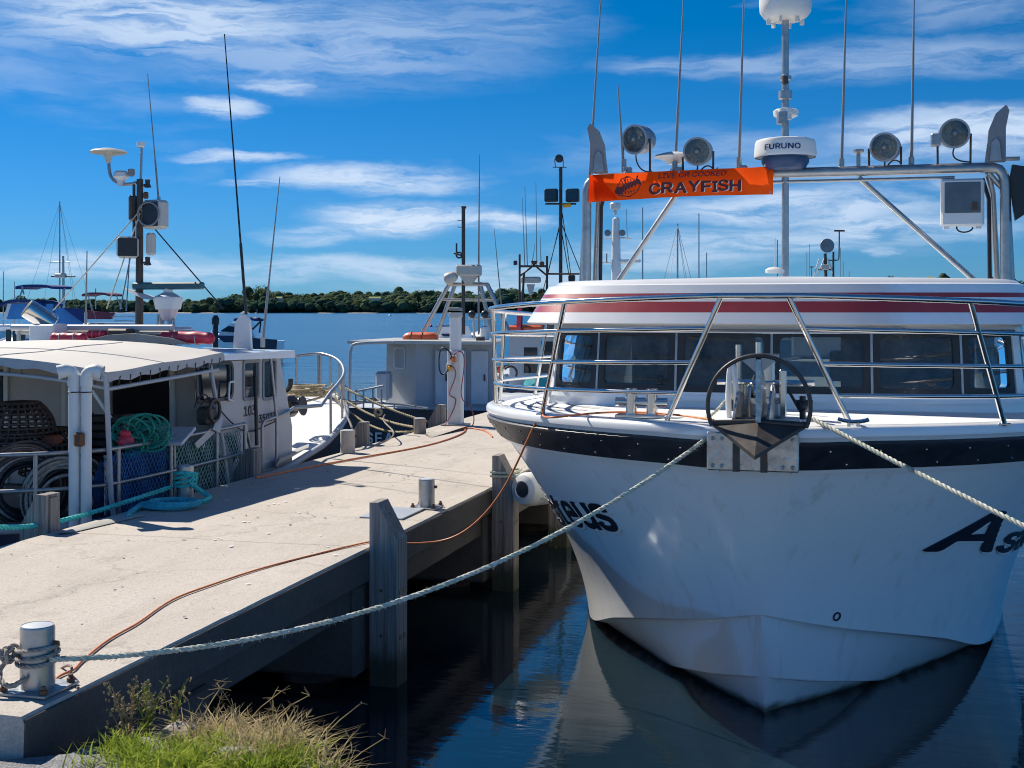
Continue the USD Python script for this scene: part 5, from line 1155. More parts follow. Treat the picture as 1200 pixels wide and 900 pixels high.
# open array radar, its pedestal and the upturned dinghy cover beneath
rb_ = mp(197, 335); m = MB(); m.box(rb_, (1.0, .12, .09), bev=.02); m = MB(); m.box(rb_, (1.0, .13, .095), bev=.02, rz=.0); part(gb, 'radar_array', m, 'radar_green')
m = MB(); m.lathe([(.16, -.16), (.19, -.03), (.18, .0), (.06, .06), (.055, .12)], mp(197, 348), sides=22); part(gb, 'radar_gearbox', m, 'white_plastic', 40)
m = MB(); m.lathe([(.05, -.22), (.10, -.18), (.165, .02), (.17, .05), (.0, .05)], mp(197, 356), sides=8); part(gb, 'radar_housing', m, 'pink_white', 30)
m = MB(); m.hull([mp(142, 336, -.1), mp(146, 337, .1), mp(168, 350, -.15), mp(190, 353, -.1), mp(190, 350, .15), mp(165, 346, .1), mp(150, 342, -.1)]); part(gb, 'aerial_fin', m, 'white_plastic', 30)
for px in (190, 199): bar(gb, 'radar_leg', [mp(px, 366), mp(px, 402)], .03, 'galvanised')
for px in (182, 206): bar(gb, 'radar_leg', [mp(px + (4 if px < 190 else -3), 368), mp(px, 402)], .015, 'galvanised')
# beam across the wheelhouse roof with what stands on it
bm0, bm1 = P(14, 384, y=13.9), P(203, 384, y=13.9); bar(gb, 'roof_beam', [bm0, bm1], .04, 'pale_paint', 10)
bx(gb, 'roof_beam_plank', (bm0 + bm1) / 2 + [0, .3, -.06], (bm1[0] - bm0[0], .5, .06), 'cream_paint')
for px in (22, 70, 125, 160, 200): p = P(px, 386, y=13.95); bar(gb, 'beam_leg', [p, p * [1, 1, 0] + [0, 0, 2.5]], .025, 'pale_paint')
bx(gb, 'roof_locker', P(57, 394, y=13.75), (.36, .3, .30), 'white_plastic', .02)
bx(gb, 'roof_cabin', P(168, 393, y=14.6), (1.0, .8, .22), 'grey_paint', .03)
m = MB(); m.hull([P(x, y, y=13.6) for x, y in ((95, 400), (130, 392), (160, 391), (205, 397), (225, 404))] + [P(x, y, y=14.4) for x, y in ((110, 396), (150, 389), (200, 395))]); part(gb, 'roof_cover', m, 'roof_grey', 30)
bx(gb, 'roof_engine', P(142, 390, y=13.8), (.28, .2, .1), 'dark_metal', .02)
m = MB(); cdr = P(47, 371, y=13.9); m.lathe([(0, -.19), (.115, -.19), (.125, -.18), (.125, .17), (.12, .19), (.105, .195), (.0, .19)], cdr, unit([-.62, -.55, .56]), 28); part(gb, 'searchlight', m, 'stainless', 40)
m = MB(); m.lathe([(.118, .192), (.10, .2), (0, .2)], cdr, unit([-.62, -.55, .56]), 28); part(gb, 'searchlight_lens', m, 'dark_metal', 40)
bar(gb, 'searchlight_yoke', [cdr + [.06, -.08, -.1], P(50, 384, y=13.9)], .02, 'dark_metal')
def pvc(px0, px1, py, rad, y, label, bend=0):
    a, b = P(px0, py, y=y), P(px1, py, y=y); m = MB(); q = np.linspace(0, 1, 24)
    pts = [a + (b - a) * k + [0, .0, bend * math.sin(k * math.pi)] for k in q]; rr_ = [rad * min(1, .35 + 3.2 * min(k, 1 - k) ** .6) * (1 + .05 * math.sin(k * 21)) for k in q]
    m.tube(pts, rr_, 14); t = thing('life_jacket_bag', label, 'bag', (a + b) / 2 - [0, 0, rad]); part(t, 'roll', m, 'red_pvc', True)
    for k in (.3, .7): m = MB(); c = a + (b - a) * k; m.torus(c, unit(b - a), rad * 1.02, .007, 16, 5); part(t, 'strap', m, 'rope_white', True)
pvc(60, 101, 396, .062, 13.55, 'red and white rolled bag at the left of the wheelhouse roof'); pvc(103, 126, 392, .05, 13.9, 'shorter red and white bag behind the left bag on the roof')
pvc(186, 251, 397, .075, 13.9, 'long red roll lashed on the right of the wheelhouse roof', .015)
# whips
for (xb, yb, xt, yt, r0, zz) in ((291, 402, 263, 40, .02, 16.9), (308, 400, 328, 207, .018, 17.4), (186, 236, 173, 86, .013, 16.6), (100, 400, 102, 294, .02, 17.5)):
    a, b = P(xb, yb, Z=zz), P(xt, yt, Z=zz); m = MB(); m.tube([a, a + (b - a) * .32, a + (b - a) * .325, b], [r0, r0, r0 * .7, r0 * .35], 7); wh = part(gb, 'whip_antenna', m, 'grey_plastic' if xb != 291 else 'black_plastic', True)
    m = MB(); m.cyl(a - [0, 0, .08], a + [0, 0, .06], r0 * 1.8); part(wh, 'mount', m, 'galvanised')
# grab rail, wipers, side gear
y_ = gp(273, 450, x=WX)[1]; bar(gb, 'grab_rail', spline([gp(274, 447, x=WX + .06), gp(269, 448, x=WX + .09), gp(268, 467, x=WX + .09), gp(273, 469, x=WX + .06)], 14), .014, 'white_plastic')
bar(gb, 'side_pole', [gp(299, 440, x=WX + .1), gp(301, 522, x=WX + .12)], .024, 'black_plastic')
bar(gb, 'boarding_rail', spline([gp(307, 556, x=WX + .14), gp(307, 500, x=WX + .14), gp(309, 494, x=WX + .14), gp(324, 488, x=WX + .14), gp(344, 478, x=-7.1)], 30), .02, 'galvanised')
bar(gb, 'boarding_rail', [gp(317, 420, x=WX + .1), gp(324, 490, x=WX + .14), gp(324, 552, x=WX + .14)], .02, 'galvanised')
m = MB(); m.hull([gp(323, 546, x=WX + .2), gp(328, 538, x=WX + .2), gp(362, 524, x=WX + .1), gp(362, 520, x=WX + .0), gp(326, 534, x=WX + .0), gp(321, 548, x=WX + .0)]); part(gb, 'rubbing_step', m, 'cream_paint', 30)
m = MB(); c = gp(242, 487, x=WX + .12); m.box(c, (.16, .2, .2), bev=.03); wn = part(gb, 'pot_hauler', m, 'dark_metal'); 
m = MB(); m.torus(c + [.1, 0, .06], (1, 0, 0), .12, .02, 20, 6); part(wn, 'wheel', m, 'dark_metal', True)
bar(gb, 'hauler_hose', cspline([gp(235, 475, x=WX + .12), gp(245, 466, x=WX + .16), gp(258, 480, x=WX + .1), gp(282, 503, x=WX + .09), gp(300, 504, x=WX + .09), gp(322, 494, x=WX + .15)], 30), .009, 'hose_black', 5)
bar(gb, 'hauler_hose', cspline([gp(228, 478, x=WX + .12), gp(238, 462, x=WX + .15), gp(246, 470, x=WX + .14), gp(250, 490, x=WX + .12)], 20), .009, 'hose_black', 5)
m = MB(); m.hull([gp(228, 520, x=-6.88), gp(232, 526, x=-6.88), gp(256, 503, x=-6.9), gp(252, 497, x=-6.9), gp(228, 520, x=-6.98), gp(256, 500, x=-7.0)]); m.hull([gp(249, 503, x=-6.87), gp(258, 508, x=-6.87), gp(262, 488, x=-6.9), gp(257, 487, x=-6.9), gp(250, 503, x=-7.0), gp(261, 488, x=-7.0)]); m2 = m; part(gb, 'davit_arm', m, 'pale_paint', 30)
# bow rail
bt_ = np.linspace(.64, 1, 30); ra = [GX(t) + [-.03, -.03, .62 + .12 * (t - .64)] for t in bt_]
full = ra + [mirror(p) for p in ra[::-1][1:]]
bar(gb, 'bow_rail', [gp(344, 478, x=-7.1) + [0, .02, 0], GX(.60) + [-.06, 0, .52]] + full, .024, 'galvanised', 10)
for k in (0, 7, 13, 19, 25, 29): bar(gb, 'bow_rail_post', [GX(bt_[k]) + [-.03, -.03, .0], ra[k]], .02, 'galvanised'); bar(gb, 'bow_rail_post', [mirror(GX(bt_[k]) + [-.03, -.03, 0]), mirror(ra[k])], .02, 'galvanised')
# windlass and gear on the foredeck
c = P(333, 478, Z=18.3); m = MB(); m.box(c + [0, 0, .02], (.34, .34, .3), bev=.06); wl = part(gb, 'winch', m, 'dark_metal')
m = MB(); m.lathe([(.14, -.12), (.14, -.10), (.07, -.08), (.07, .08), (.14, .1), (.14, .12), (0, .12)], c + [.2, -.05, .03], (1, 0, .1), 20); part(wl, 'drum', m, 'dark_metal', 30)
m = MB(); m.torus(c + [.02, 0, .38], (.6, 1, 0), .13, .035, 18, 7, -.3, 3.5, ref=(1, -.6, 0)); part(wl, 'hook', m, 'black_plastic', True)
m = MB()
for k in range(9): cc = P(352 + R.uniform(-10, 14), 463 + R.uniform(-5, 5), Z=18.9); laid(m, [cc + .22 * np.array([math.cos(q), math.sin(q), 0]) * (1 + .2 * math.sin(2 * q + k)) + [0, 0, .03 * k * .4] for q in np.linspace(0, 5.9, 24)], .018)
single('rope_heap', 'heap of tan rope on the foredeck behind the winch', 'rope', m, 'rope_tan', 50)
# bow ropes to the jetty bollard
m = MB()
bw_ = GX(.93) + [0, 0, .05]
for a, b, s in (((394, 461, 21.3), (484, 500, 19.4), .1), ((392, 465, 21.2), (486, 504, 19.4), .22), ((396, 450, 21.3), (500, 494, 20.0), .05)): laid(m, sag(P(a[0], a[1], Z=a[2]), P(b[0], b[1], Z=b[2]), s, 40), .02)
kn = P(443, 483, Z=20.3)
for k in range(4): q = np.linspace(0, 6.2, 20); laid(m, kn + .05 * np.stack([np.cos(q), .5 * np.sin(q + k), np.sin(q)], 1), .02)
single('bow_rope', 'tan mooring ropes knotted together between grey bow and the small bollard', 'rope', m, 'rope_tan', 50)
m = MB(); laid(m, cspline([P(398, 450, Z=20), P(403, 470, Z=19.3), P(408, 490, Z=18.4), P(413, 505, Z=17.8), P(405, 518, Z=17.4)], 40), .016); laid(m, cspline([P(451, 486, Z=20), P(456, 500, Z=19), P(457, 514, Z=18), P(440, 522, z=DZ + .01), P(405, 531, z=DZ + .01)], 40), .012)
single('hanging_line', 'pale line hanging from the grey bow rail to the jetty', 'rope', m, 'rope_grey', 50)
m = MB(); laid(m, cspline([P(340, 470, Z=18.4), P(352, 464, Z=18.6), P(372, 459, Z=19), P(390, 450, Z=20)], 30), .02); laid(m, cspline([P(335, 474, Z=18.2), P(360, 470, Z=18.5), P(392, 458, Z=20)], 30), .018); single('foredeck_rope', 'tan rope led from the winch over the bow rail', 'rope', m, 'rope_tan', 50)

# things lying on the grey boat
def coil(c, axis, R0, n, r, mts, label, name='hose_coil', depth=.5):
    t = thing(name, label, 'hose', c); ax = unit(axis); e = unit(np.cross(ax, [0, 0, 1])); g = np.cross(ax, e)
    for j, mt in enumerate(mts):
        m = MB()
        for k in range(n):
            rr = R0 * (.42 + .58 * math.sqrt(R.random())); off = R.uniform(-.5, .5) * depth * (1.1 - .5 * rr / R0); c2 = np.asarray(c) + ax * off + [R.uniform(-.02, .02), R.uniform(-.02, .02), R.uniform(-.02, .02)]
            ph = R.uniform(0, 6.28); wob = R.uniform(.02, .07)
            m.tube([c2 + rr * (1 + wob * math.sin(2 * q + ph)) * (math.cos(q) * e + math.sin(q) * g) + ax * .03 * math.sin(q + ph) for q in np.linspace(0, 6.283, 34)], r, 6)
        part(t, 'turns', m, mt, True, kind='stuff')
    return t
hc = P(26, 572, Z=12.9); coil(hc, unit([.75, -.65, .05]), .44, 22, .0165, ['hose_tan', 'hose_brown', 'hose_black', 'rope_dark', 'hose_brown'], 'big coil of brown and tan hose behind the stern rail', depth=.45)
hc2 = P(77, 580, Z=12.7); coil(hc2, unit([.6, -.8, 0]), .40, 20, .017, ['hose_black', 'rope_dark', 'hose_black', 'rope_grey'], 'coil of black hose right of the brown coil', depth=.3)
def pot(c, r, h, label):
    t = thing('crayfish_pot', label, 'crayfish pot', c, 'cane crayfish pots stacked on the afterdeck'); c = np.asarray(c, float)
    prof = lambda k: r * (1 - .42 * k ** 2.2)
    for k in np.linspace(0, 1, 7):
        m = MB(); m.torus(c + [0, 0, h * k], (0, 0, 1), prof(k), .014, 26, 5); part(t, 'hoop', m, 'wicker', True)
    for j in range(26):
        q = j * 2 * math.pi / 26; m = MB(); m.tube([c + [prof(k) * 1.02 * math.cos(q), prof(k) * 1.02 * math.sin(q), h * k] for k in np.linspace(0, 1, 6)], .013, 4); part(t, 'cane', m, 'wicker', True)
    m = MB(); m.lathe([(prof(1), h), (prof(1) * .6, h + .02), (prof(1) * .5, h - .12)], c, sides=20); part(t, 'neck', m, 'timber_dark', True)
for (px, py, Z_, r, lb) in ((22, 500, 13.4, .36, 'top cane crayfish pot at the far left under the canopy'), (18, 533, 13.3, .40, 'cane crayfish pot under the topmost one'), (60, 530, 13.7, .36, 'dark cane pot between the left pots and the ventilators'), (66, 548, 13.4, .36, 'cane pot low down right beside the hose coil')): pot(P(px, py, Z=Z_) - [0, 0, .05], r, .30, lb)
bk = P(62, 517, Z=13.3); m = MB(); m.box(bk, (.16, .14, .12), bev=.02); single('fish_crate', 'rusty orange crate among the cane pots', 'crate', m, 'skin_orange')
# slatted dark crates behind the pots
cr = thing('slat_crate', 'dark slatted crate behind the ventilators under the canopy', 'crate', P(118, 520, Z=13.6))
for k in range(7):
    for sx in (0, 1): m = MB(); m.box(P(118, 520, Z=13.6) + [0, .25 * sx, -.25 + .085 * k], (.52, .03, .06), bev=.006); part(cr, 'slat', m, 'timber_dark')
for sx in (-.24, .24): m = MB(); m.box(P(118, 520, Z=13.6) + [sx, .12, 0], (.04, .2, .62), bev=.006); part(cr, 'upright', m, 'timber_dark')
m = MB(); gc = P(163, 508, Z=13.15)
for k in range(26):
    c = gc + np.array([R.uniform(-.16, .18), R.uniform(-.1, .1), R.uniform(-.10, .10)]); rr = R.uniform(.10, .2); ax = unit([R.gauss(0, .5), -1, R.gauss(0, .5)])
    e = unit(np.cross(ax, [0, 0, 1])); g_ = np.cross(ax, e); laid(m, [c + rr * (math.cos(q) * e + .75 * math.sin(q) * g_) for q in np.linspace(0, 6.1, 26)], .012)
single('green_rope_pile', 'tangled pile of green rope on the afterdeck by the bulkhead', 'rope', m, 'rope_green', 50)
for px, py, r in ((148, 517, .075), (147, 508, .05)): m = MB(); m.sphere(P(px, py, Z=12.95), r, 2, (1.15, 1, .85)); single('float', {517: 'larger red float under the green rope', 508: 'smaller red float on top of the larger one'}[py], 'float', m, 'red_pvc', True)
m = MB(); m.box(P(199, 511, Z=13.6), (.42, .5, .04), rz=.2, rx=.25, bev=.008); single('bait_board', 'grey board tilted across the afterdeck near the mesh bins', 'board', m, 'grey_paint')
m = MB(); m.box(P(184, 499, Z=13.7), (.2, .2, .1), bev=.03); single('bait_tub', 'grey plastic tub behind the tilted board', 'tub', m, 'grey_plastic')

# teal rope
m = MB(); tb = b3 + [0, 0, .12]
laid(m, cspline([P(-40, 620, Z=10.1), P(0, 618, Z=10.5), P(35, 617, Z=10.9), P(70, 611, Z=11.3), P(120, 597, Z=11.9), P(170, 581, Z=12.5), tb + [-.1, -.1, .0]], 120), .024)
for k in range(4):
    q = np.linspace(0, 2 * np.pi, 30); laid(m, np.stack([b3[0] + (.105 + .008 * (k % 2)) * np.cos(q), b3[1] + (.105 + .008 * (k % 2)) * np.sin(q), b3[2] + .15 + .032 * k + .02 * np.sin(q + k)], 1), .019)
laid(m, cspline([tb + [.11, -.03, .08], P(224, 566, Z=12.9), P(240, 578, z=DZ + .05), P(245, 584, z=DZ + .026), P(235, 588, z=DZ + .026), P(205, 588, z=DZ + .026)], 60), .026)
single('teal_rope', 'teal mooring rope led along the rail to the bollard', 'rope', m, 'rope_teal', 50)
m = MB(); oc = P(196, 592, z=DZ + .03)
for k in range(6):
    q = np.linspace(0, 2 * np.pi, 40); a_ = .24 - .022 * (k % 3); laid(m, np.stack([oc[0] + a_ * 1.1 * np.cos(q) + .02 * k, oc[1] + a_ * .75 * np.sin(q), oc[2] + .02 * (k // 2) + 0 * q], 1), .019)
laid(m, cspline([oc + [.1, -.15, .03], oc + [-.2, -.18, 0], P(150, 604, z=DZ + .03), P(158, 597, z=DZ + .03), oc + [-.28, .05, .0]], 40), .025)
single('rope_coil', 'flat coil of blue green rope on the jetty edge at the bollard foot', 'rope', m, 'rope_cyan', 50)
m = MB(); m.hull([P(x, y, z=DZ + .006) for x, y in ((66, 625), (84, 624), (170, 604), (165, 600), (130, 606))] + [P(x, y, z=DZ + .02) for x, y in ((70, 624), (165, 602), (130, 607))]); single('edge_sheet', 'worn white strip lying on the jetty edge below the mesh bins', 'strip', m, 'cream_paint')

# ================================================================== black boat beyond the pedestal
kb = thing('black_boat', 'black hulled fishing boat with a pale box wheelhouse and gantry, beyond the power pedestal', 'fishing boat', (-8.6, 24, 0))
W, hb, sh = loft_hull(kb, (-8.55, 24.0), .02, 13.0, 3.5, 1.05, .7, 'black_hull', 'grey_paint', strip='dark_metal')
tm = meshkit.text_mesh('SEA TROUT', .21, .006, bold=True); m = MB(); v = np.array(tm.vertices)
for i, ch in enumerate('SEA TROUT'):
    if ch == ' ': continue
    tm = meshkit.text_mesh(ch, .21, .006, bold=True); m = MB(); o = P(427, 519, y=23.96); m.place(tm, o + [.205 * i, 0, 0], (1.05, 0, 0), (0, 0, 1)); part(kb, 'letter', m, 'white_plastic', False)
def kp(px, py, y=25.2): return P(px, py, y=y)
def slab_house(t, foot, z0, z1, name, mt, batter=0):
    m = MB(); n_ = len(foot); c = np.mean(foot, 0)
    lo = [(x, y, z0) for x, y in foot]; hi = [(x + (c[0] - x) * batter, y + (c[1] - y) * batter, z1) for x, y in foot]
    for i in range(n_): j = (i + 1) % n_; m.add([lo[i], lo[j], hi[j], hi[i]], [[0, 1, 2, 3]])
    m.add(hi, [[0, i, i + 1] for i in range(1, n_ - 1)]); return part(t, name, m, mt, 20)
xl, xm, xr = kp(452, 440, 25.7)[0], kp(487, 440, 25.1)[0], kp(582, 440, 25.4)[0]
z1 = kp(500, 403, 25.2)[2]
slab_house(kb, [(xl, 25.7), (xm, 25.1), (kp(508, 440, 25.4)[0], 25.4), (xr, 25.4), (xr - .62, 27.6), (xl, 27.6)], 1.0, z1, 'wheelhouse', 'pale_paint', .02)
m = MB(); a, b = kp(408, 401, 25.0), kp(588, 401, 25.0); m.hull([(x, y, z1 + dz) for x, y in ((a[0], 24.95), (xr + .12, 24.95), (xr + .1, 25.6), (xr - .5, 27.8), (a[0], 27.8)) for dz in (.0, .065)]); part(kb, 'roof', m, 'cream_paint', 30)
bar(kb, 'awning_frame', spline([kp(410, 476, 24.9), kp(410.5, 415, 24.9), kp(413, 405, 24.9), kp(420, 402.5, 24.9), kp(462, 401, 24.9)], 30), .035, 'pale_paint')
for px0, px1, y_ in ((510, 527, 25.36), (529, 546, 25.36), (552, 572, 25.36)):
    a, b = kp(px0, 411, y_), kp(px1, 474, y_); m = MB(); m.box(((a[0] + b[0]) / 2, y_, (a[2] + b[2]) / 2), (b[0] - a[0], .03, a[2] - b[2]), bev=.01); d_ = part(kb, 'locker_door', m, 'grey_paint')
    m = MB(); m.box((b[0] - .07, y_ - .03, (a[2] + b[2]) / 2), (.03, .03, .14), bev=.006); part(d_, 'handle', m, 'dark_metal')
a, b = kp(465, 410, 25.46), kp(478, 428, 25.46); m = MB(); q = sbox(0, 0, .2, .3).buffer(.05); m.poly(q.buffer(.03).difference(q), (a[0], 25.45, b[2]), (.87, -.42, 0), (0, 0, 1), .02); part(kb, 'hatch_rim', m, 'grey_paint', 30)
bar(kb, 'stern_rail', [kp(x, y, 24.15) for x, y in ((400, 470), (430, 471), (470, 474), (502, 479))], .028, 'galvanised'); bar(kb, 'stern_rail', [kp(x, y, 24.15) for x, y in ((404, 452), (411, 460), (436, 455), (449, 452))], .022, 'pale_paint')
for px in (408, 417, 426, 437, 447): bar(kb, 'rail_post', [kp(px, 456, 24.15), kp(px, 478, 24.15)], .018, 'galvanised')
for px in (462, 486): bar(kb, 'rail_post', [kp(px, 474, 24.15), kp(px, 492, 24.15)], .018, 'galvanised')
m = MB(); c = kp(450, 452, 25.1); m.box(c, (.3, .3, .6), bev=.05); part(kb, 'vent_box', m, 'pale_paint')
# gantry on the roof
gy = 26.8
def g2(px, py, dy=0): return P(px, py, y=gy + dy)
for p in (((494, 392), (526, 333), 0), ((512, 392), (533, 334), .8), ((563, 334), (577, 392), .8), ((571, 333), (598, 392), 0)): bar(kb, 'gantry_leg', [g2(*p[0], p[2]), g2(*p[1], p[2])], .05, 'aluminium')
bar(kb, 'gantry_bar', [g2(526, 333), g2(572, 333)], .045, 'aluminium'); bar(kb, 'gantry_bar', [g2(513, 351, .4), g2(582, 352, .4)], .03, 'aluminium')
bar(kb, 'mast', [g2(543, 392), g2(543, 242)], .042, 'dark_metal'); bar(kb, 'mast_cap', [g2(541, 243), g2(546, 243)], .03, 'dark_metal')
bar(kb, 'mast_arm', [g2(535, 300), g2(535, 285)], .02, 'dark_metal'); bar(kb, 'mast_arm', [g2(532, 297), g2(543, 300)], .018, 'dark_metal')
m = MB(); m.torus(g2(538, 299), (SN, -CS, 0), .06, .02, 16, 6); part(kb, 'ring_light', m, 'dark_metal', True)
for y_ in (258, 266): bar(kb, 'antenna_rod', [g2(536, y_), g2(544, y_ + 1)], .008, 'dark_metal', 4)
c = g2(549.5, 317, -.1); m = MB(); m.box(c, (.52, .3, .24), bev=.03); part(kb, 'radar_box', m, 'cream_paint'); m = MB(); m.hull([c + np.array(q) for q in ((-.18, -.12, -.12), (.18, -.12, -.12), (-.18, .12, -.12), (.18, .12, -.12), (-.06, -.08, -.3), (.06, -.08, -.3), (-.06, .08, -.3), (.06, .08, -.3))]); part(kb, 'radar_pedestal', m, 'cream_paint', 30)
m = MB(); a, b = g2(522, 329, -.2), g2(535, 322, -.2); m.tube([a + (b - a) * k for k in np.linspace(0, 1, 10)], [.09, .13, .14, .14, .135, .13, .12, .11, .1, .07], 12); part(kb, 'lifebuoy_roll', m, 'cream_paint', True)
bar(kb, 'whip_antenna', [g2(561, 392), g2(561, 300), g2(562, 181)], [.022, .02, .008], 'grey_plastic', 6)
bar(kb, 'whip_antenna', [P(589, 372, y=28), P(579, 268, y=28)], [.018, .006], 'grey_plastic', 6)
m = MB(); a, b = kp(473, 396, 26.3), kp(513, 396, 26.3); m.tube([a + (b - a) * k for k in np.linspace(0, 1, 12)], [.06, .11, .125, .125, .125, .12, .125, .125, .125, .12, .11, .06], 12); part(kb, 'life_raft', m, 'orange', True)
for px in (483, 496): m = MB(); m.torus(kp(px, 396, 26.3), (1, 0, 0), .128, .009, 16, 5); part(kb, 'raft_strap', m, 'dark_metal', True)
for px in (553, 568): m = MB(); m.sphere(kp(px, 368, 27.5), .085, 2); part(kb, 'black_dome', m, 'black_plastic', True)
bar(kb, 'dome_bar', [kp(549, 373, 27.5), kp(575, 373, 27.5)], .02, 'cream_paint'); bar(kb, 'dome_leg', [kp(555, 373, 27.5), kp(556, 400, 27.5)], .025, 'cream_paint'); bar(kb, 'dome_leg', [kp(568, 373, 27.5), kp(567, 400, 27.5)], .025, 'cream_paint')
m = MB(); m.lathe([(.0, 0), (.095, 0), (.1, .02), (.1, .24), (.08, .29), (.03, .31), (0, .31)], kp(568, 399, 26.2), sides=18); part(kb, 'gas_bottle', m, 'white_plastic', 40)
bx(kb, 'roof_box', kp(563, 400, 25.6) + [0, 0, .05], (.16, .15, .1), 'dark_metal')

# ---------------------------------------------------------------- power pedestal on the jetty
pb = P(534, 498, z=DZ); pd_ = thing('power_pedestal', 'white power pedestal with socket boxes and hanging cords on the jetty', 'power pedestal', pb)
bx(pd_, 'post', pb + [0, 0, .62], (.235, .2, 1.24), 'white_plastic', .012); bx(pd_, 'column', pb + [.0, 0, 1.52], (.165, .15, .62), 'white_plastic', .012)
bx(pd_, 'lamp_head', pb + [0, 0, 1.83], (.19, .17, .09), 'cream_paint', .01); bx(pd_, 'cap', pb + [0, 0, 1.925], (.20, .18, .06), 'grey_plastic', .015); bx(pd_, 'base_plate', pb + [0, 0, .012], (.4, .4, .024), 'galvanised', .004)
for k, zz in ((-.02, .96), (.05, 1.10)):
    q = pb + [k - .04, -.12, zz]; bx(pd_, 'socket_box', q, (.13, .06, .13), 'cream_paint', .012); m = MB(); m.cyl(q + [0, -.03, 0], q + [0, -.06, -.01], .03, sides=14); part(pd_, 'socket', m, 'amber' if k < 0 else 'orange')
m = MB(); m.tube(cspline([pb + np.array(q) for q in ((-.03, -.16, 1.0), (-.2, -.16, .86), (-.24, -.15, 1.1), (-.18, -.15, 1.28), (-.06, -.15, 1.22), (-.05, -.16, 1.1))], 40), .013, 6); part(pd_, 'cable', m, 'hose_black', True)
m = MB(); m.tube(cspline([pb + np.array(q) for q in ((.03, -.16, 1.05), (.08, -.17, 1.22), (.17, -.16, 1.2), (.17, -.15, .8), (.16, -.15, .45), (.3, -.15, .3), (.34, -.1, .05), (.2, -.3, .012))], 50), .009, 5); m.tube(cspline([pb + np.array(q) for q in ((-.06, -.16, 1.0), (.02, -.14, .75), (-.06, -.13, .5), (.03, -.13, .45), (-.03, -.13, .2), (-.1, -.3, .012))], 50), .008, 5); part(pd_, 'cord', m, 'cord_red', True, kind='stuff')
m = MB(); m.tube(cspline([P(x, y, z=DZ + .012) for x, y in ((545, 503), (535, 511), (500, 522), (470, 528), (430, 535), (300, 560))], 60), .012, 6); m.tube(cspline([P(x, y, z=DZ + .012) for x, y in ((530, 503), (555, 502), (572, 507), (577, 512))], 30), .012, 6)
single('dock_cord', 'yellowish red cord lying on the jetty from the power pedestal', 'cord', m, 'cord_orange', True)
m = MB(); m.hull([P(x, y, z=DZ + .004) for x, y in ((496, 509), (520, 502), (548, 499), (530, 506), (505, 513))] + [P(x, y, z=DZ + .05) for x, y in ((500, 508), (520, 503), (545, 500))]); single('jetty_patch', 'raised pale concrete patch at the foot of the power pedestal', 'concrete patch', m, 'concrete')

# ================================================================== boat behind the bow rail, with the floodlight mast
ob = thing('workboat', 'cluttered pale workboat with black mast and floodlights, seen through the bow rail', 'fishing boat', (-8.4, 30, 0))
W, hb, sh = loft_hull(ob, (-8.6, 29.6), .0, 12.0, 3.4, 1.1, .6, 'navy_hull', 'grey_paint', strip='pale_paint')
def op(px, py, y=31): return P(px, py, y=y)
x0, x1, zt = op(597, 400)[0], op(660, 400)[0], op(600, 392)[2]
m = MB(); wp_ = sbox(x0, 1.1, x1, zt)
w1 = sbox(*(op(614, 437)[[0, 2]]), *(op(630, 407)[[0, 2]])); w2 = sbox(*(op(634, 437)[[0, 2]]), *(op(648, 400)[[0, 2]]))
m.poly(wp_.difference(w1).difference(w2), (0, 31.05, 0), (1, 0, 0), (0, 0, 1), .06); part(ob, 'wheelhouse_front', m, 'pale_paint', 30)
m = MB(); m.box(((x0 + x1) / 2, 33, 1.9), (x1 - x0 - .1, 3.6, 1.5)); part(ob, 'wheelhouse', m, 'interior')
for w_ in (w1, w2): m = MB(); m.poly(w_, (0, 31.03, 0), (1, 0, 0), (0, 0, 1), .01); part(ob, 'window', m, 'dark_glass', False)
m = MB(); m.box(((x0 + x1) / 2, 32.8, zt + .04), (x1 - x0 + .3, 3.9, .08), bev=.02); part(ob, 'roof', m, 'cream_paint')
for px0, px1 in ((590, 611), (614, 636)): m = MB(); a, b = op(px0, 386, 30.9), op(px1, 386, 30.9); m.tube([a, a + (b - a) * .1, b - (b - a) * .1, b], [.05, .1, .1, .05], 12); part(ob, 'float_roll', m, 'orange', True)
m = MB(); m.hull([op(606, 361, 30.8), op(611, 361, 30.8), op(605, 389, 30.8), op(610, 389, 30.8), op(607, 375, 31.0), op(612, 362, 31.0)]); part(ob, 'red_cover', m, 'red_pvc', 30)
bar(ob, 'pole', [op(614, 320, 30.9), op(610, 395, 30.9)], .03, 'timber_dark')
m = MB(); c = op(625, 455, 30.4); m.hull([c + np.array(q) for q in ((-.3, 0, -.3), (.35, 0, -.3), (-.2, .1, .25), (.3, .1, .3), (0, -.1, .1), (-.32, .3, .1), (.4, .3, .2))]); part(ob, 'tarpaulin', m, 'teal_cloth', 30)
bx(ob, 'blue_tub', op(605, 462, 30.2), (.34, .3, .45), 'blue_net'); bx(ob, 'deck_locker', op(588, 455, 30.2), (.3, .4, .7), 'grey_paint', .04)
m = MB(); m.torus(op(598, 437, 30.3), (.4, -1, 0), .16, .03, 20, 6, -.6, 2.6, ref=(1, .4, 0)); part(ob, 'davit_hook', m, 'dark_metal', True)
m = MB(); m.torus(op(580, 445, 29.8), (1, -.6, 0), .26, .05, 22, 7); part(ob, 'hauler_wheel', m, 'black_rubber', True)
m = MB(); m.sphere(op(583, 433, 29.9), .09, 1); part(ob, 'float', m, 'orange', True)
for px in (577, 589): bar(ob, 'rail_post', [op(px, 470, 29.7), op(px, 495, 29.7)], .025, 'pale_paint')
bar(ob, 'side_rail', spline([op(576, 500, 29.7), op(577, 475, 29.7), op(583, 468, 29.7), op(598, 467, 29.7)], 20), .028, 'pale_paint')
my = 34.0
def o2(px, py, dy=0): return P(px, py, y=my + dy)
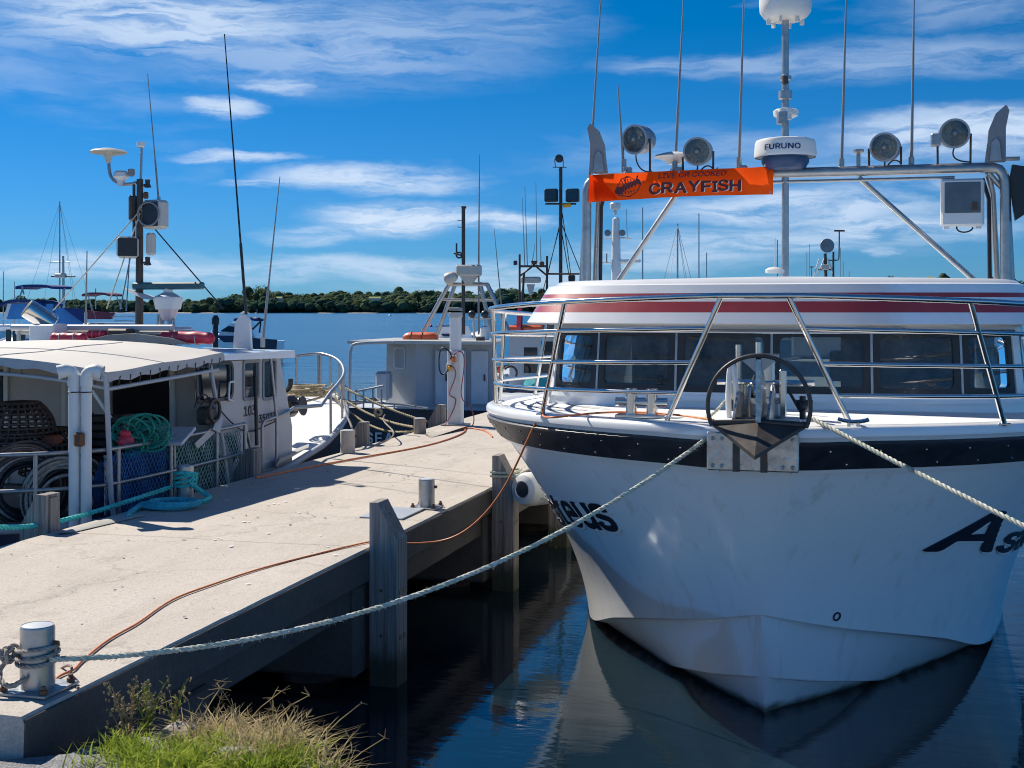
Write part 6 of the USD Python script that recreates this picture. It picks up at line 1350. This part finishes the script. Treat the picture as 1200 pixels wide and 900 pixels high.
bar(ob, 'mast', [o2(657, 400), o2(657, 196)], .05, 'dark_metal'); bar(ob, 'mast_yard', [o2(648, 196), o2(664, 196)], .012, 'dark_metal')
m = MB(); m.lathe([(0, -.05), (.1, -.03), (.115, .04), (.1, .05), (0, .05)], o2(655, 186, -.1), (SN + .2, -CS, .05), 16); part(ob, 'top_lamp', m, 'dark_metal', 40)
bar(ob, 'lamp_fork', [o2(651, 196), o2(650, 188), o2(650.5, 186)], .012, 'dark_metal'); bar(ob, 'lamp_fork', [o2(660, 196), o2(660, 188), o2(659.5, 186)], .012, 'dark_metal')
for px in (646, 671): m = MB(); c = o2(px, 229, -.15); m.box(c, (.36, .2, .36), bev=.03); f_ = part(ob, 'floodlight', m, 'black_plastic'); m = MB(); m.box(c + [0, -.11, .02], (.30, .015, .28)); part(f_, 'glass', m, 'dark_glass')
bar(ob, 'lamp_yard', [o2(639, 239, -.1), o2(675, 239, -.1)], .025, 'dark_metal')
m = MB(); m.tube([o2(660, 241, -.2), o2(669, 240, -.2)], .06, 10); part(ob, 'amber_lamp', m, 'amber')
for a, b in (((656, 262), (640, 330)), ((658, 262), (685, 330)), ((658, 270), (668, 330)), ((659, 250), (670, 330)), ((656, 265), (634, 350))): bar(ob, 'stay', [o2(*a), o2(*b)], .012, 'dark_metal', 4)
for px, py in ((609, 298), (641, 300)): bar(ob, 'frame_leg', [o2(px, 395, -1), o2(px, py, -1)], .03, 'dark_metal')
bar(ob, 'frame_bar', [o2(609, 312, -1), o2(641, 312, -1)], .03, 'dark_metal'); bar(ob, 'frame_bar', [o2(640, 321, -1), o2(690, 321, -1)], .025, 'dark_metal')
bar(ob, 'frame_brace', [o2(610, 323, -1), o2(623, 313, -1)], .025, 'dark_metal'); bar(ob, 'frame_brace', [o2(641, 323, -1), o2(629, 313, -1)], .025, 'dark_metal')
m = MB(); m.box(o2(622, 328, -1), (.5, .3, .16), bev=.03); part(ob, 'radar_scanner', m, 'cream_paint'); m = MB(); m.hull([o2(617, 333, -1.1), o2(627, 333, -1.1), o2(620, 345, -1.1), o2(624, 345, -1.1), o2(617, 333, -.9), o2(627, 333, -.9)]); part(ob, 'radar_foot', m, 'cream_paint')
bx(ob, 'frame_lamp', o2(604, 308, -1), (.09, .09, .12), 'black_plastic', .01); m = MB(); m.lathe([(.03, -.06), (.09, .03), (.08, .05), (0, .05)], o2(626, 308, -1), sides=14); part(ob, 'frame_sensor', m, 'dark_metal'); m = MB(); m.sphere(o2(635, 309, -1), .07, 1); part(ob, 'frame_horn', m, 'rust')
for xb, yb, xt, yt in ((615, 312, 612, 232), (618, 312, 615, 218), (629, 312, 628, 214), (634, 310, 633, 277), (623, 312, 627, 286)): bar(ob, 'whip_antenna', [o2(xb, yb, -1), o2(xt, yt, -1)], [.014, .006], 'grey_plastic', 5)
bx(ob, 'roof_speaker', o2(670, 326, -.5), (.17, .15, .17), 'black_plastic', .02)

# ================================================================== boats farther off behind the white boat: mostly their masts show
def hidden_boat(name, label, px, Z_, L=10., mt='gelcoat', head=.2):
    b = P(px, 364, Z=Z_); b[2] = 0; t = thing(name, label, 'boat', b, None)
    loft_hull(t, (b[0], b[1] - L / 2), head, L, 3.4, 1.2, .7, mt, 'deck_white')
    return t, (lambda x, y, d=0: P(x, y, y=b[1] + d)), b
t, q, b = hidden_boat('white_trawler', 'boat with a white mast and crossarms behind the big white boat', 722, 46, 12)
bx(t, 'wheelhouse', b + [0, .5, 2.2], (2.6, 4, 2.2), 'gelcoat', .1)
m = MB(); m.lathe([(.20, 3.2), (.17, 4.8), (.13, 6.3), (.06, 6.35)], b, sides=16); part(t, 'mast', m, 'white_plastic', 40)
bar(t, 'mast_head', [q(721, 252), q(721, 240)], .05, 'white_plastic'); m = MB(); m.lathe([(.10, -.1), (.18, -.06), (.2, .12), (.17, .16), (0, .17)], q(721, 243), sides=16); part(t, 'head_sensor', m, 'white_plastic')
for y_ in (279, 308): bar(t, 'crossarm', [q(701, y_), q(740, y_)], .03, 'white_plastic')
for px in (712, 729): m = MB(); m.lathe([(0, -.08), (.11, -.04), (.12, .06), (0, .07)], q(px, 273, -.2), (SN, -CS, 0), 14); part(t, 'spreader_lamp', m, 'grey_plastic', 40)
bx(t, 'radar_scanner', q(736, 306), (.9, .2, .12), 'white_plastic', .03); bar(t, 'whip_antenna', [q(735, 279), q(734, 245)], .01, 'grey_plastic', 5); bar(t, 'whip_antenna', [q(705, 308), q(706, 245)], .01, 'grey_plastic', 5); bar(t, 'sensor_pole', [q(711, 308), q(711, 297)], .02, 'dark_metal')
def yacht(px, ytop, Z_, label, stays=True, spread=None, L=8.5):
    t, q, b = hidden_boat('sailing_yacht', label, px, Z_, L, head=R.uniform(-.6, .6))
    top = q(px, ytop); bar(t, 'mast', [b + [0, 0, 1.1], top], [.055, .035], 'aluminium', 8)
    bx(t, 'cabin', b + [0, -.3, 1.45], (1.7, 2.8, .6), 'gelcoat', .15)
    h_ = top[2]
    if stays:
        for dx, dy in ((1.5, 0), (-1.5, 0), (.3, 4), (-.3, -4), (.9, .6)): bar(t, 'stay', [top - [0, 0, .1], b + [dx, dy, 1.2]], .010, 'galvanised', 4)
    if spread: bar(t, 'spreader', [[b[0] - .7, b[1], h_ * spread], [b[0] + .7, b[1], h_ * spread]], .02, 'aluminium', 6)
    return t, q, b
yacht(794, 262, 62, 'yacht mast with spread stays, framed under the left arch brace')
yacht(753, 243, 78, 'bare thin mast just right of the white trawler mast', False)
yacht(819, 250, 80, 'single bare mast between the stayed mast and the boat mast', False)
yacht(828, 296, 90, 'short distant mast right of the single bare mast', False)
yacht(911, 281, 85, 'thin mast close left of the arch centre post', False)
t, q, b = hidden_boat('searchlight_boat', 'boat with a round searchlight and tee pole behind the white roof', 969, 50, 10)
bx(t, 'wheelhouse', b + [0, .5, 2.2], (2.6, 3.5, 2.0), 'gelcoat', .1)
bar(t, 'mast', [b + [0, 0, 3], q(967, 297)], .06, 'dark_metal'); m = MB(); m.lathe([(0, -.12), (.24, -.06), (.28, .05), (.27, .07), (0, .08)], q(969, 288, -.1), (SN, -CS, .05), 22); part(t, 'searchlight', m, 'grey_plastic', 40)
bar(t, 'tee_pole', spline([q(970, 305), q(981, 305), q(983, 303), q(983.5, 271)], 20), .025, 'dark_metal'); bar(t, 'tee_top', [q(977.5, 270.5), q(990, 270.5)], .035, 'dark_metal'); bx(t, 'lamp_box', q(967, 313, -.1), (.3, .2, .2), 'cream_paint', .02); bar(t, 'lamp_shelf', [q(959, 316), q(975, 316)], .03, 'dark_metal'); bar(t, 'post', [q(976.5, 327), q(976.5, 295)], .04, 'dark_metal')
for x0_, x1_ in ((953, 960), (956, 966), (979, 970)): bar(t, 'strut', [q(x0_, 328), q(x1_, 303)], .03, 'white_plastic')
m = MB(); m.lathe([(.02, -.4), (.02, 0), (.09, .02), (.09, .06), (0, .08)], q(951, 314), sides=12); part(t, 'antenna_stub', m, 'grey_plastic')
for px, yt in ((945.5, 296), (948.5, 286), (985, 290), (988, 306), (995, 318)): bar(t, 'whip_antenna', [q(px, 330), q(px, yt)], .011, 'grey_plastic', 5)

# ================================================================== boats across the water at the left
def canopy_top(t, c, w_, d_, mt, h0=.16):
    m = MB(); g = []
    for k in np.linspace(-1, 1, 13): g.append([(c[0] + w_ / 2 * k, c[1] - d_ / 2, c[2] + h0 * (1 - abs(k) ** 3)), (c[0] + w_ / 2 * k, c[1] + d_ / 2, c[2] + h0 * (1 - abs(k) ** 3))])
    g2_ = [[(p[0], p[1], p[2] - .13) for p in r] for r in g]; m.grid(g); m.grid(g2_); m.grid([[a[0], b_[0]] for a, b_ in zip(g, g2_)]); m.grid([[g[0][0], g2_[0][0]], [g[0][1], g2_[0][1]]]); m.grid([[g[-1][0], g2_[-1][0]], [g[-1][1], g2_[-1][1]]]); part(t, 'bimini', m, mt, 40)
Z1 = 64.0
l1 = P(50, 364, Z=Z1); l1[2] = 0; t = thing('canvas_cruiser', 'cruiser with navy bimini and sky blue canvas sides at far left', 'boat', l1)
W, hb, sh = loft_hull(t, (l1[0] + 1, l1[1] - 4), -.15, 10.5, 4.4, 1.15, .5, 'gelcoat', 'deck_white')
def L1(px, py, d=0): return P(px, py, Z=Z1 + d)
def quad_part(t, pts, nm, mt, back=.06):
    m = MB(); a = [np.array(p) for p in pts]; n_ = unit(np.cross(a[1] - a[0], a[2] - a[0])); n_ = n_ if n_[1] > 0 else -n_
    m.hull(a + [p + n_ * back for p in a]); return part(t, nm, m, mt, 20)
bx(t, 'cabin', (L1(10, 392, 1.5) + L1(95, 392, 1.5)) / 2 + [0, 1.2, -.35], (3.6, 2.4, 1.5), 'gelcoat', .08)
for k, px in enumerate((7, 15, 24, 34, 43)):
    a, b = L1(px, 400, .1), L1(px + (6 if k < 4 else 9), 386, .1); quad_part(t, [(a[0], a[1], a[2]), (b[0], a[1], a[2]), (b[0], a[1], b[2]), (a[0], a[1], b[2])], 'window', 'dark_glass')
quad_part(t, [L1(4, 374), L1(63, 374), L1(62, 356), L1(12, 356)], 'windscreen_canvas', 'sky_canvas'); quad_part(t, [L1(64, 384), L1(97, 383), L1(97, 362), L1(64, 361)], 'side_canvas', 'sky_canvas'); quad_part(t, [L1(74, 361, -.2), L1(98, 362, -.2), L1(98, 379, -.2), L1(90, 373, -.2)], 'sail_cover', 'blue_canvas')
quad_part(t, [L1(3, 375, -.05), L1(9, 356, -.05), L1(13, 356, -.05), L1(7, 375, -.05)], 'screen_frame', 'gelcoat')
canopy_top(t, L1(37, 356, .8), 2.4, 1.8, 'blue_canvas', .2); canopy_top(t, L1(52, 336, .8), 2.1, 1.8, 'blue_canvas', .1)
for a, b in (((27, 336), (21, 355)), ((25, 334), (28, 345)), ((76, 338), (72, 356))): bar(t, 'bimini_leg', [L1(*a), L1(*b)], .04, 'aluminium')
bx(t, 'blue_fender', L1(40, 399, -1), (1.0, .25, .2), 'sky_canvas', .09)
Z2 = 80.0
def L2(px, py, d=0): return P(px, py, Z=Z2 + d)
l2 = L2(122, 364); l2[2] = 0; t = thing('maroon_cruiser', 'small cruiser with maroon bimini and boom cover behind the stays', 'boat', l2)
loft_hull(t, (l2[0], l2[1] - 4), .3, 9, 3.2, 1.1, .5, 'gelcoat', 'deck_white'); bx(t, 'cabin', L2(122, 384) + [0, 1, -.2], (3.0, 2.5, 1.0), 'gelcoat', .1)
canopy_top(t, L2(120, 345, .5), 1.9, 1.6, 'maroon_canvas', .12); quad_part(t, [L2(100, 364), L2(134, 366), L2(130, 374), L2(101, 374)], 'boom_cover', 'maroon_canvas', .3)
for a, b in (((103, 345), (108, 364)), ((136, 346), (143, 362)), ((112, 338), (112, 362))): bar(t, 'bimini_leg', [L2(*a), L2(*b)], .035, 'aluminium')
for k in range(4): bar(t, 'rail', [L2(128 + 3 * k, 366 + k * 5), L2(160, 366 + k * 5)], .025, 'aluminium')
for k in (0, 1): quad_part(t, [L2(103 + 12 * k, 385, -1), L2(110 + 12 * k, 385, -1), L2(110 + 12 * k, 379, -1), L2(103 + 12 * k, 379, -1)], 'window', 'dark_glass')
Z3 = 72.0
def L3(px, py, d=0): return P(px, py, Z=Z3 + d)
l3 = L3(290, 364); l3[2] = 0; t = thing('white_motorboat', 'white motorboat with raked windscreen and black canopy frame on the bay', 'boat', l3)
W, hb, sh = loft_hull(t, (l3[0] + .9, l3[1] + .8), -1.15, 4.9, 2.4, 1.25, .55, 'gelcoat', 'deck_white', strip='sky_canvas')
m = MB(); m.hull([L3(252, 396, -.5), L3(300, 398, -.5), L3(270, 379, -.3), L3(292, 376, -.3), L3(264, 396, 1.2), L3(310, 396, 1.2), L3(274, 378, .8), L3(296, 376, .8)]); cb = part(t, 'cabin', m, 'gelcoat', 25)
quad_part(t, [L3(258, 388, -.62), L3(276, 389, -.62), L3(277, 383, -.5), L3(267, 382, -.5)], 'windscreen', 'dark_glass')
quad_part(t, [L3(252, 393, -.7), L3(296, 394, -.7), L3(296, 401, -.75), L3(262, 401, -.75)], 'hull_stripe', 'navy_hull'); quad_part(t, [L3(296, 396, -.75), L3(325, 398, -.5), L3(324, 410, -.5), L3(296, 410, -.75)], 'stern_quarter', 'navy_hull')
for pts in ([(293, 385), (294, 372), (305, 373)], [(293, 373), (306, 374), (304, 390)], [(296, 386), (306, 376)]): bar(t, 'canopy_frame', [L3(*p, -.3) for p in pts], .05, 'black_plastic')
canopy_top(t, L3(292, 373.5, 0), 1.3, 1.2, 'blue_canvas', .06)
bx(t, 'console_sensor', L3(287, 367), (.3, .2, .2), 'gelcoat', .05); bar(t, 'antenna', [L3(301, 366), L3(301, 362)], .02, 'grey_plastic', 5)
yt_, q, b = yacht(70, 236, 76, 'yacht mast with spreaders and radar bracket above the blue canvas', True, .62)
bar(yt_, 'second_mast', [q(75, 385), q(74, 300)], [.10, .06], 'aluminium'); bx(yt_, 'radar_bracket', q(71, 323), (.7, .3, .28), 'cream_paint', .06); bar(yt_, 'bracket_arm', [q(60, 324), q(88, 324)], .04, 'dark_metal')
yacht(4, 318, 110, 'leftmost distant bare mast', False); yacht(17, 330, 120, 'second distant bare mast from the left', False)
m = MB(); c = P(610, 0, Z=1)
# channel marker buoys and the small far cruiser over the black boat
pp = P(252.5, 380, Z=60); t2 = thing('marker_pile', 'dark marker pile with a black cap left of the white motorboat', 'pile', pp * [1, 1, 0]); m = MB(); m.lathe([(.13, -.5), (.12, pp[2])], pp * [1, 1, 0], sides=12); part(t2, 'post', m, 'timber_dark'); m = MB(); m.lathe([(.12, -.05), (.17, .0), (.18, .25), (.1, .42), (0, .44)], pp, sides=14); part(t2, 'cap', m, 'black_plastic', 40)
Z4 = 95.0
def L4(px, py, d=0): return P(px, py, Z=Z4 + d)
l4 = L4(532, 364); l4[2] = 0; t = thing('far_cruiser', 'small white cabin cruiser seen over the black boat roof', 'boat', l4)
loft_hull(t, (l4[0], l4[1] - 3), .1, 6.5, 2.9, 1.0, .4, 'gelcoat', 'deck_white'); m = MB(); m.hull([L4(509, 402, -1), L4(556, 402, -1), L4(513, 392, -1), L4(552, 391, -1), L4(514, 383, -.5), L4(549, 382, -.5), L4(514, 383, 1.5), L4(549, 382, 1.5), L4(509, 402, 2), L4(556, 402, 2)]); part(t, 'cabin', m, 'gelcoat', 25)
quad_part(t, [L4(517, 391, -1.1), L4(541, 391, -1.1), L4(541, 394, -1.15), L4(519, 394, -1.15)], 'window_band', 'navy_hull', .1); canopy_top(t, L4(528, 382, .3), 1.7, 1.5, 'blue_canvas', .05)
def buoy(px, py, mt, r, label):
    b = P(px, py, z=0); m = MB(); m.lathe([(0, -.2), (r, -.1), (r * 1.1, .3 * r), (r * .6, r * 1.2), (.0, r * 1.5)], b, sides=14); single('mooring_buoy', label, 'buoy', m, mt, 40, 'mooring buoys on the bay')
buoy(502, 381, 'white_plastic', .35, 'white mooring buoy on the bay left of the far cruiser'); buoy(505, 383, 'red_pvc', .3, 'red mooring buoy beside the white buoy'); buoy(457, 370.5, 'white_plastic', .8, 'tiny white buoy far out near the shore')

# ================================================================== weeds and grass on the bank
def blades(n_, cx, sx, cy, sy, hmin, hmax, wdt, lean, mt, name, label):
    V, F = [], []
    for i in range(n_):
        cx, cy = TUFTS[i % len(TUFTS)]; x = cx + R.gauss(0, sx); y = cy + R.gauss(0, sy); z = gz(x, y) - .02
        if x < -3.72 or z < .2: continue
        h_ = R.uniform(hmin, hmax); a = R.uniform(0, 6.283); ln = lean * R.uniform(.3, 1.3); d = np.array([math.cos(a), math.sin(a), 0]); s = np.array([-d[1], d[0], 0]) * wdt * R.uniform(.6, 1.3)
        k0 = len(V)
        for k, wk in ((0, 1.), (.35, .9), (.7, .6), (1., .05)):
            p = np.array([x, y, z]) + d * ln * h_ * k * k + np.array([0, 0, h_ * (k - .35 * ln * k * k)]); V += [p - s * wk, p + s * wk]
        for k in range(3): F.append([k0 + 2 * k, k0 + 2 * k + 1, k0 + 2 * k + 3, k0 + 2 * k + 2])
    m = MB(); m.add(V, F); single(name, label, 'grass', m, mt, False, kind='stuff')
def tufts(n_, x0, x1, y0, y1, per, rad, *a):
    cs = [(R.uniform(x0, x1), R.uniform(y0, y1)) for _ in range(n_)]
    global TUFTS; TUFTS = cs; blades(n_ * per, 0, rad, 0, rad, *a)
tufts(52, -3.4, -2.45, 5.05, 5.46, 46, .045, .05, .17, .0045, .9, 'grass_green', 'green_grass', 'fresh green grass on the bank beside the jetty')
tufts(30, -3.15, -2.4, 5.52, 5.74, 28, .045, .07, .22, .0032, 1.6, 'grass_dry', 'dry_grass', 'dry straw coloured grass at the lip of the bank')
tufts(18, -2.6, -2.0, 5.1, 5.4, 30, .04, .06, .19, .004, 1.1, 'grass_green', 'sparse_grass', 'sparse green blades at the right of the bank')
tufts(22, -2.75, -2.0, 5.2, 5.5, 22, .045, .08, .27, .0032, 1.0, 'grass_dry', 'straw_tuft', 'straw coloured tuft at the right end of the bank')
V_ = MB()
for k in range(46):   # stalks with starry seed heads over the dry grass
    x, y = R.uniform(-3.1, -2.05), R.uniform(5.4, 5.72) if R.random() < .7 else R.uniform(5.2, 5.45); z = gz(x, y) - .02
    if z < .35: continue
    h_ = R.uniform(.14, .30); d = np.array([R.gauss(0, .35), R.gauss(0, .3), 0]) * h_; p = [np.array([x, y, z]) + d * q * q + np.array([0, 0, h_ * q]) for q in np.linspace(0, 1, 5)]
    V_.tube(p, [.0026, .0024, .002, .0018, .0015], 4)
    for j in range(R.randrange(3, 6)): e = unit([R.gauss(0, 1), R.gauss(0, 1), R.gauss(.4, .5)]) * R.uniform(.03, .06); V_.tube([p[-1], p[-1] + e], [.0019, .0011], 4)
single('seed_stalks', 'straw stalks with starry seed heads over the dry grass', 'grass', V_, 'grass_dry', False, kind='stuff')
def weed(px, py, H_, label, n_=7, mt='weed_green', spread=.5):
    b = P(px, py, Z=6.3); b = np.array([b[0], b[1], gz(b[0], b[1]) - .02]); t = thing('weed', label, 'weed', b)
    for k in range(n_):
        a = R.uniform(0, 6.283); d = np.array([math.cos(a), math.sin(a), 0]) * spread * R.uniform(.2, 1); h_ = H_ * R.uniform(.6, 1)
        st_ = [b + d * h_ * q * q + np.array([R.uniform(-.006, .006), R.uniform(-.006, .006), h_ * q]) for q in np.linspace(0, 1, 7)]
        m = MB(); m.tube(st_, np.linspace(.004, .0018, 7), 5); part(t, 'stem', m, mt, True)
        m = MB()
        for j in range(11):
            q = R.uniform(.1, .95); p = b + d * h_ * q * q + np.array([0, 0, h_ * q]); a2 = R.uniform(0, 6.283); e = np.array([math.cos(a2), math.sin(a2), R.uniform(.2, .9)]); L_ = R.uniform(.02, .055) * (1.2 - q * .6); s = np.array([-e[1], e[0], 0]) * L_ * .18
            m.add([p, p + e * L_ * .5 + s, p + e * L_, p + e * L_ * .5 - s], [[0, 1, 2, 3]])
        part(t, 'leaves', m, mt, False, kind='stuff')
        m = MB()
        for j in range(6):
            p = st_[-1] + np.array([R.gauss(0, .010), R.gauss(0, .010), R.uniform(-.09, .012)]); m.sphere(p, R.uniform(.004, .008), 0, (1, 1, 1.4))
        part(t, 'seed_head', m, 'weed_brown', True, kind='stuff')
weed(150, 866, .42, 'tall brown seeding weed at the corner of the jetty', 12, 'weed_brown', .35); weed(172, 864, .36, 'bushy green weed right of the tall brown weed', 13, 'weed_green', .5)
weed(203, 850, .34, 'thin upright weed with pale buds near the dry grass', 4, 'weed_green', .35); weed(112, 870, .15, 'short dark weed left of the tall weed', 5, 'weed_brown', .7)
weed(30, 868, .10, 'tiny green weed sprouting from the abutment crack', 3, 'weed_green', .6); weed(452, 900, .17, 'lone green stalk leaning right at the end of the bank', 3, 'weed_green', .8); weed(400, 895, .2, 'dry stalk with a brown seed head near the right of the grass', 4, 'weed_brown', .4)
def boulder(px, py, s, mt, label, Z_=6.2):
    b = P(px, py, Z=Z_); b[2] = gz(b[0], b[1]) + .02; ic = trimesh.creation.icosphere(subdivisions=3); v = np.array(ic.vertices); v = v * (1 + .35 * meshkit.fbm(v * 1.6 + px)[:, None]) * np.array(s); m = MB(); m.add(v + b, ic.faces); single('rock', label, 'rock', m, mt, 40)
boulder(212, 880, (.085, .07, .05), 'rock', 'pinkish rock among the weeds on the bank'); boulder(282, 903, (.13, .06, .035), 'rock_grey', 'grey blue stone half hidden in the green grass', 5.85)


m = MB()
for k in range(150):
    x, y = R.uniform(XL + .1, XR - .1), R.uniform(Y0 + .1, 20); r = R.uniform(.004, .012)
    m.hull([(x + R.uniform(-r, r) * 1.6, y + R.uniform(-r, r) * 1.6, DZ + R.uniform(.002, r)) for _ in range(7)])
single('grit', 'small dark stones and grit scattered over the jetty deck', 'grit', m, 'rock_grey', False, kind='stuff')
m = MB()
for k in range(26):
    x, y = R.uniform(XL + .1, XR - .1), R.uniform(Y0 + .3, 16)
    for j in range(R.randrange(1, 4)):
        r = R.uniform(.008, .022); cx_, cy_ = x + R.gauss(0, .03), y + R.gauss(0, .03); q = [(cx_ + r * R.uniform(.5, 1.2) * math.cos(a), cy_ + r * R.uniform(.5, 1.2) * math.sin(a), DZ + .0062) for a in np.linspace(0, 5.6, 8)]
        m.add([(cx_, cy_, DZ + .0075)] + q, [[0, 1 + i, 1 + (i + 1) % 8] for i in range(8)])
single('bird_droppings', 'pale bird droppings spotted over the jetty deck', 'droppings', m, 'text_white', False, kind='stuff')
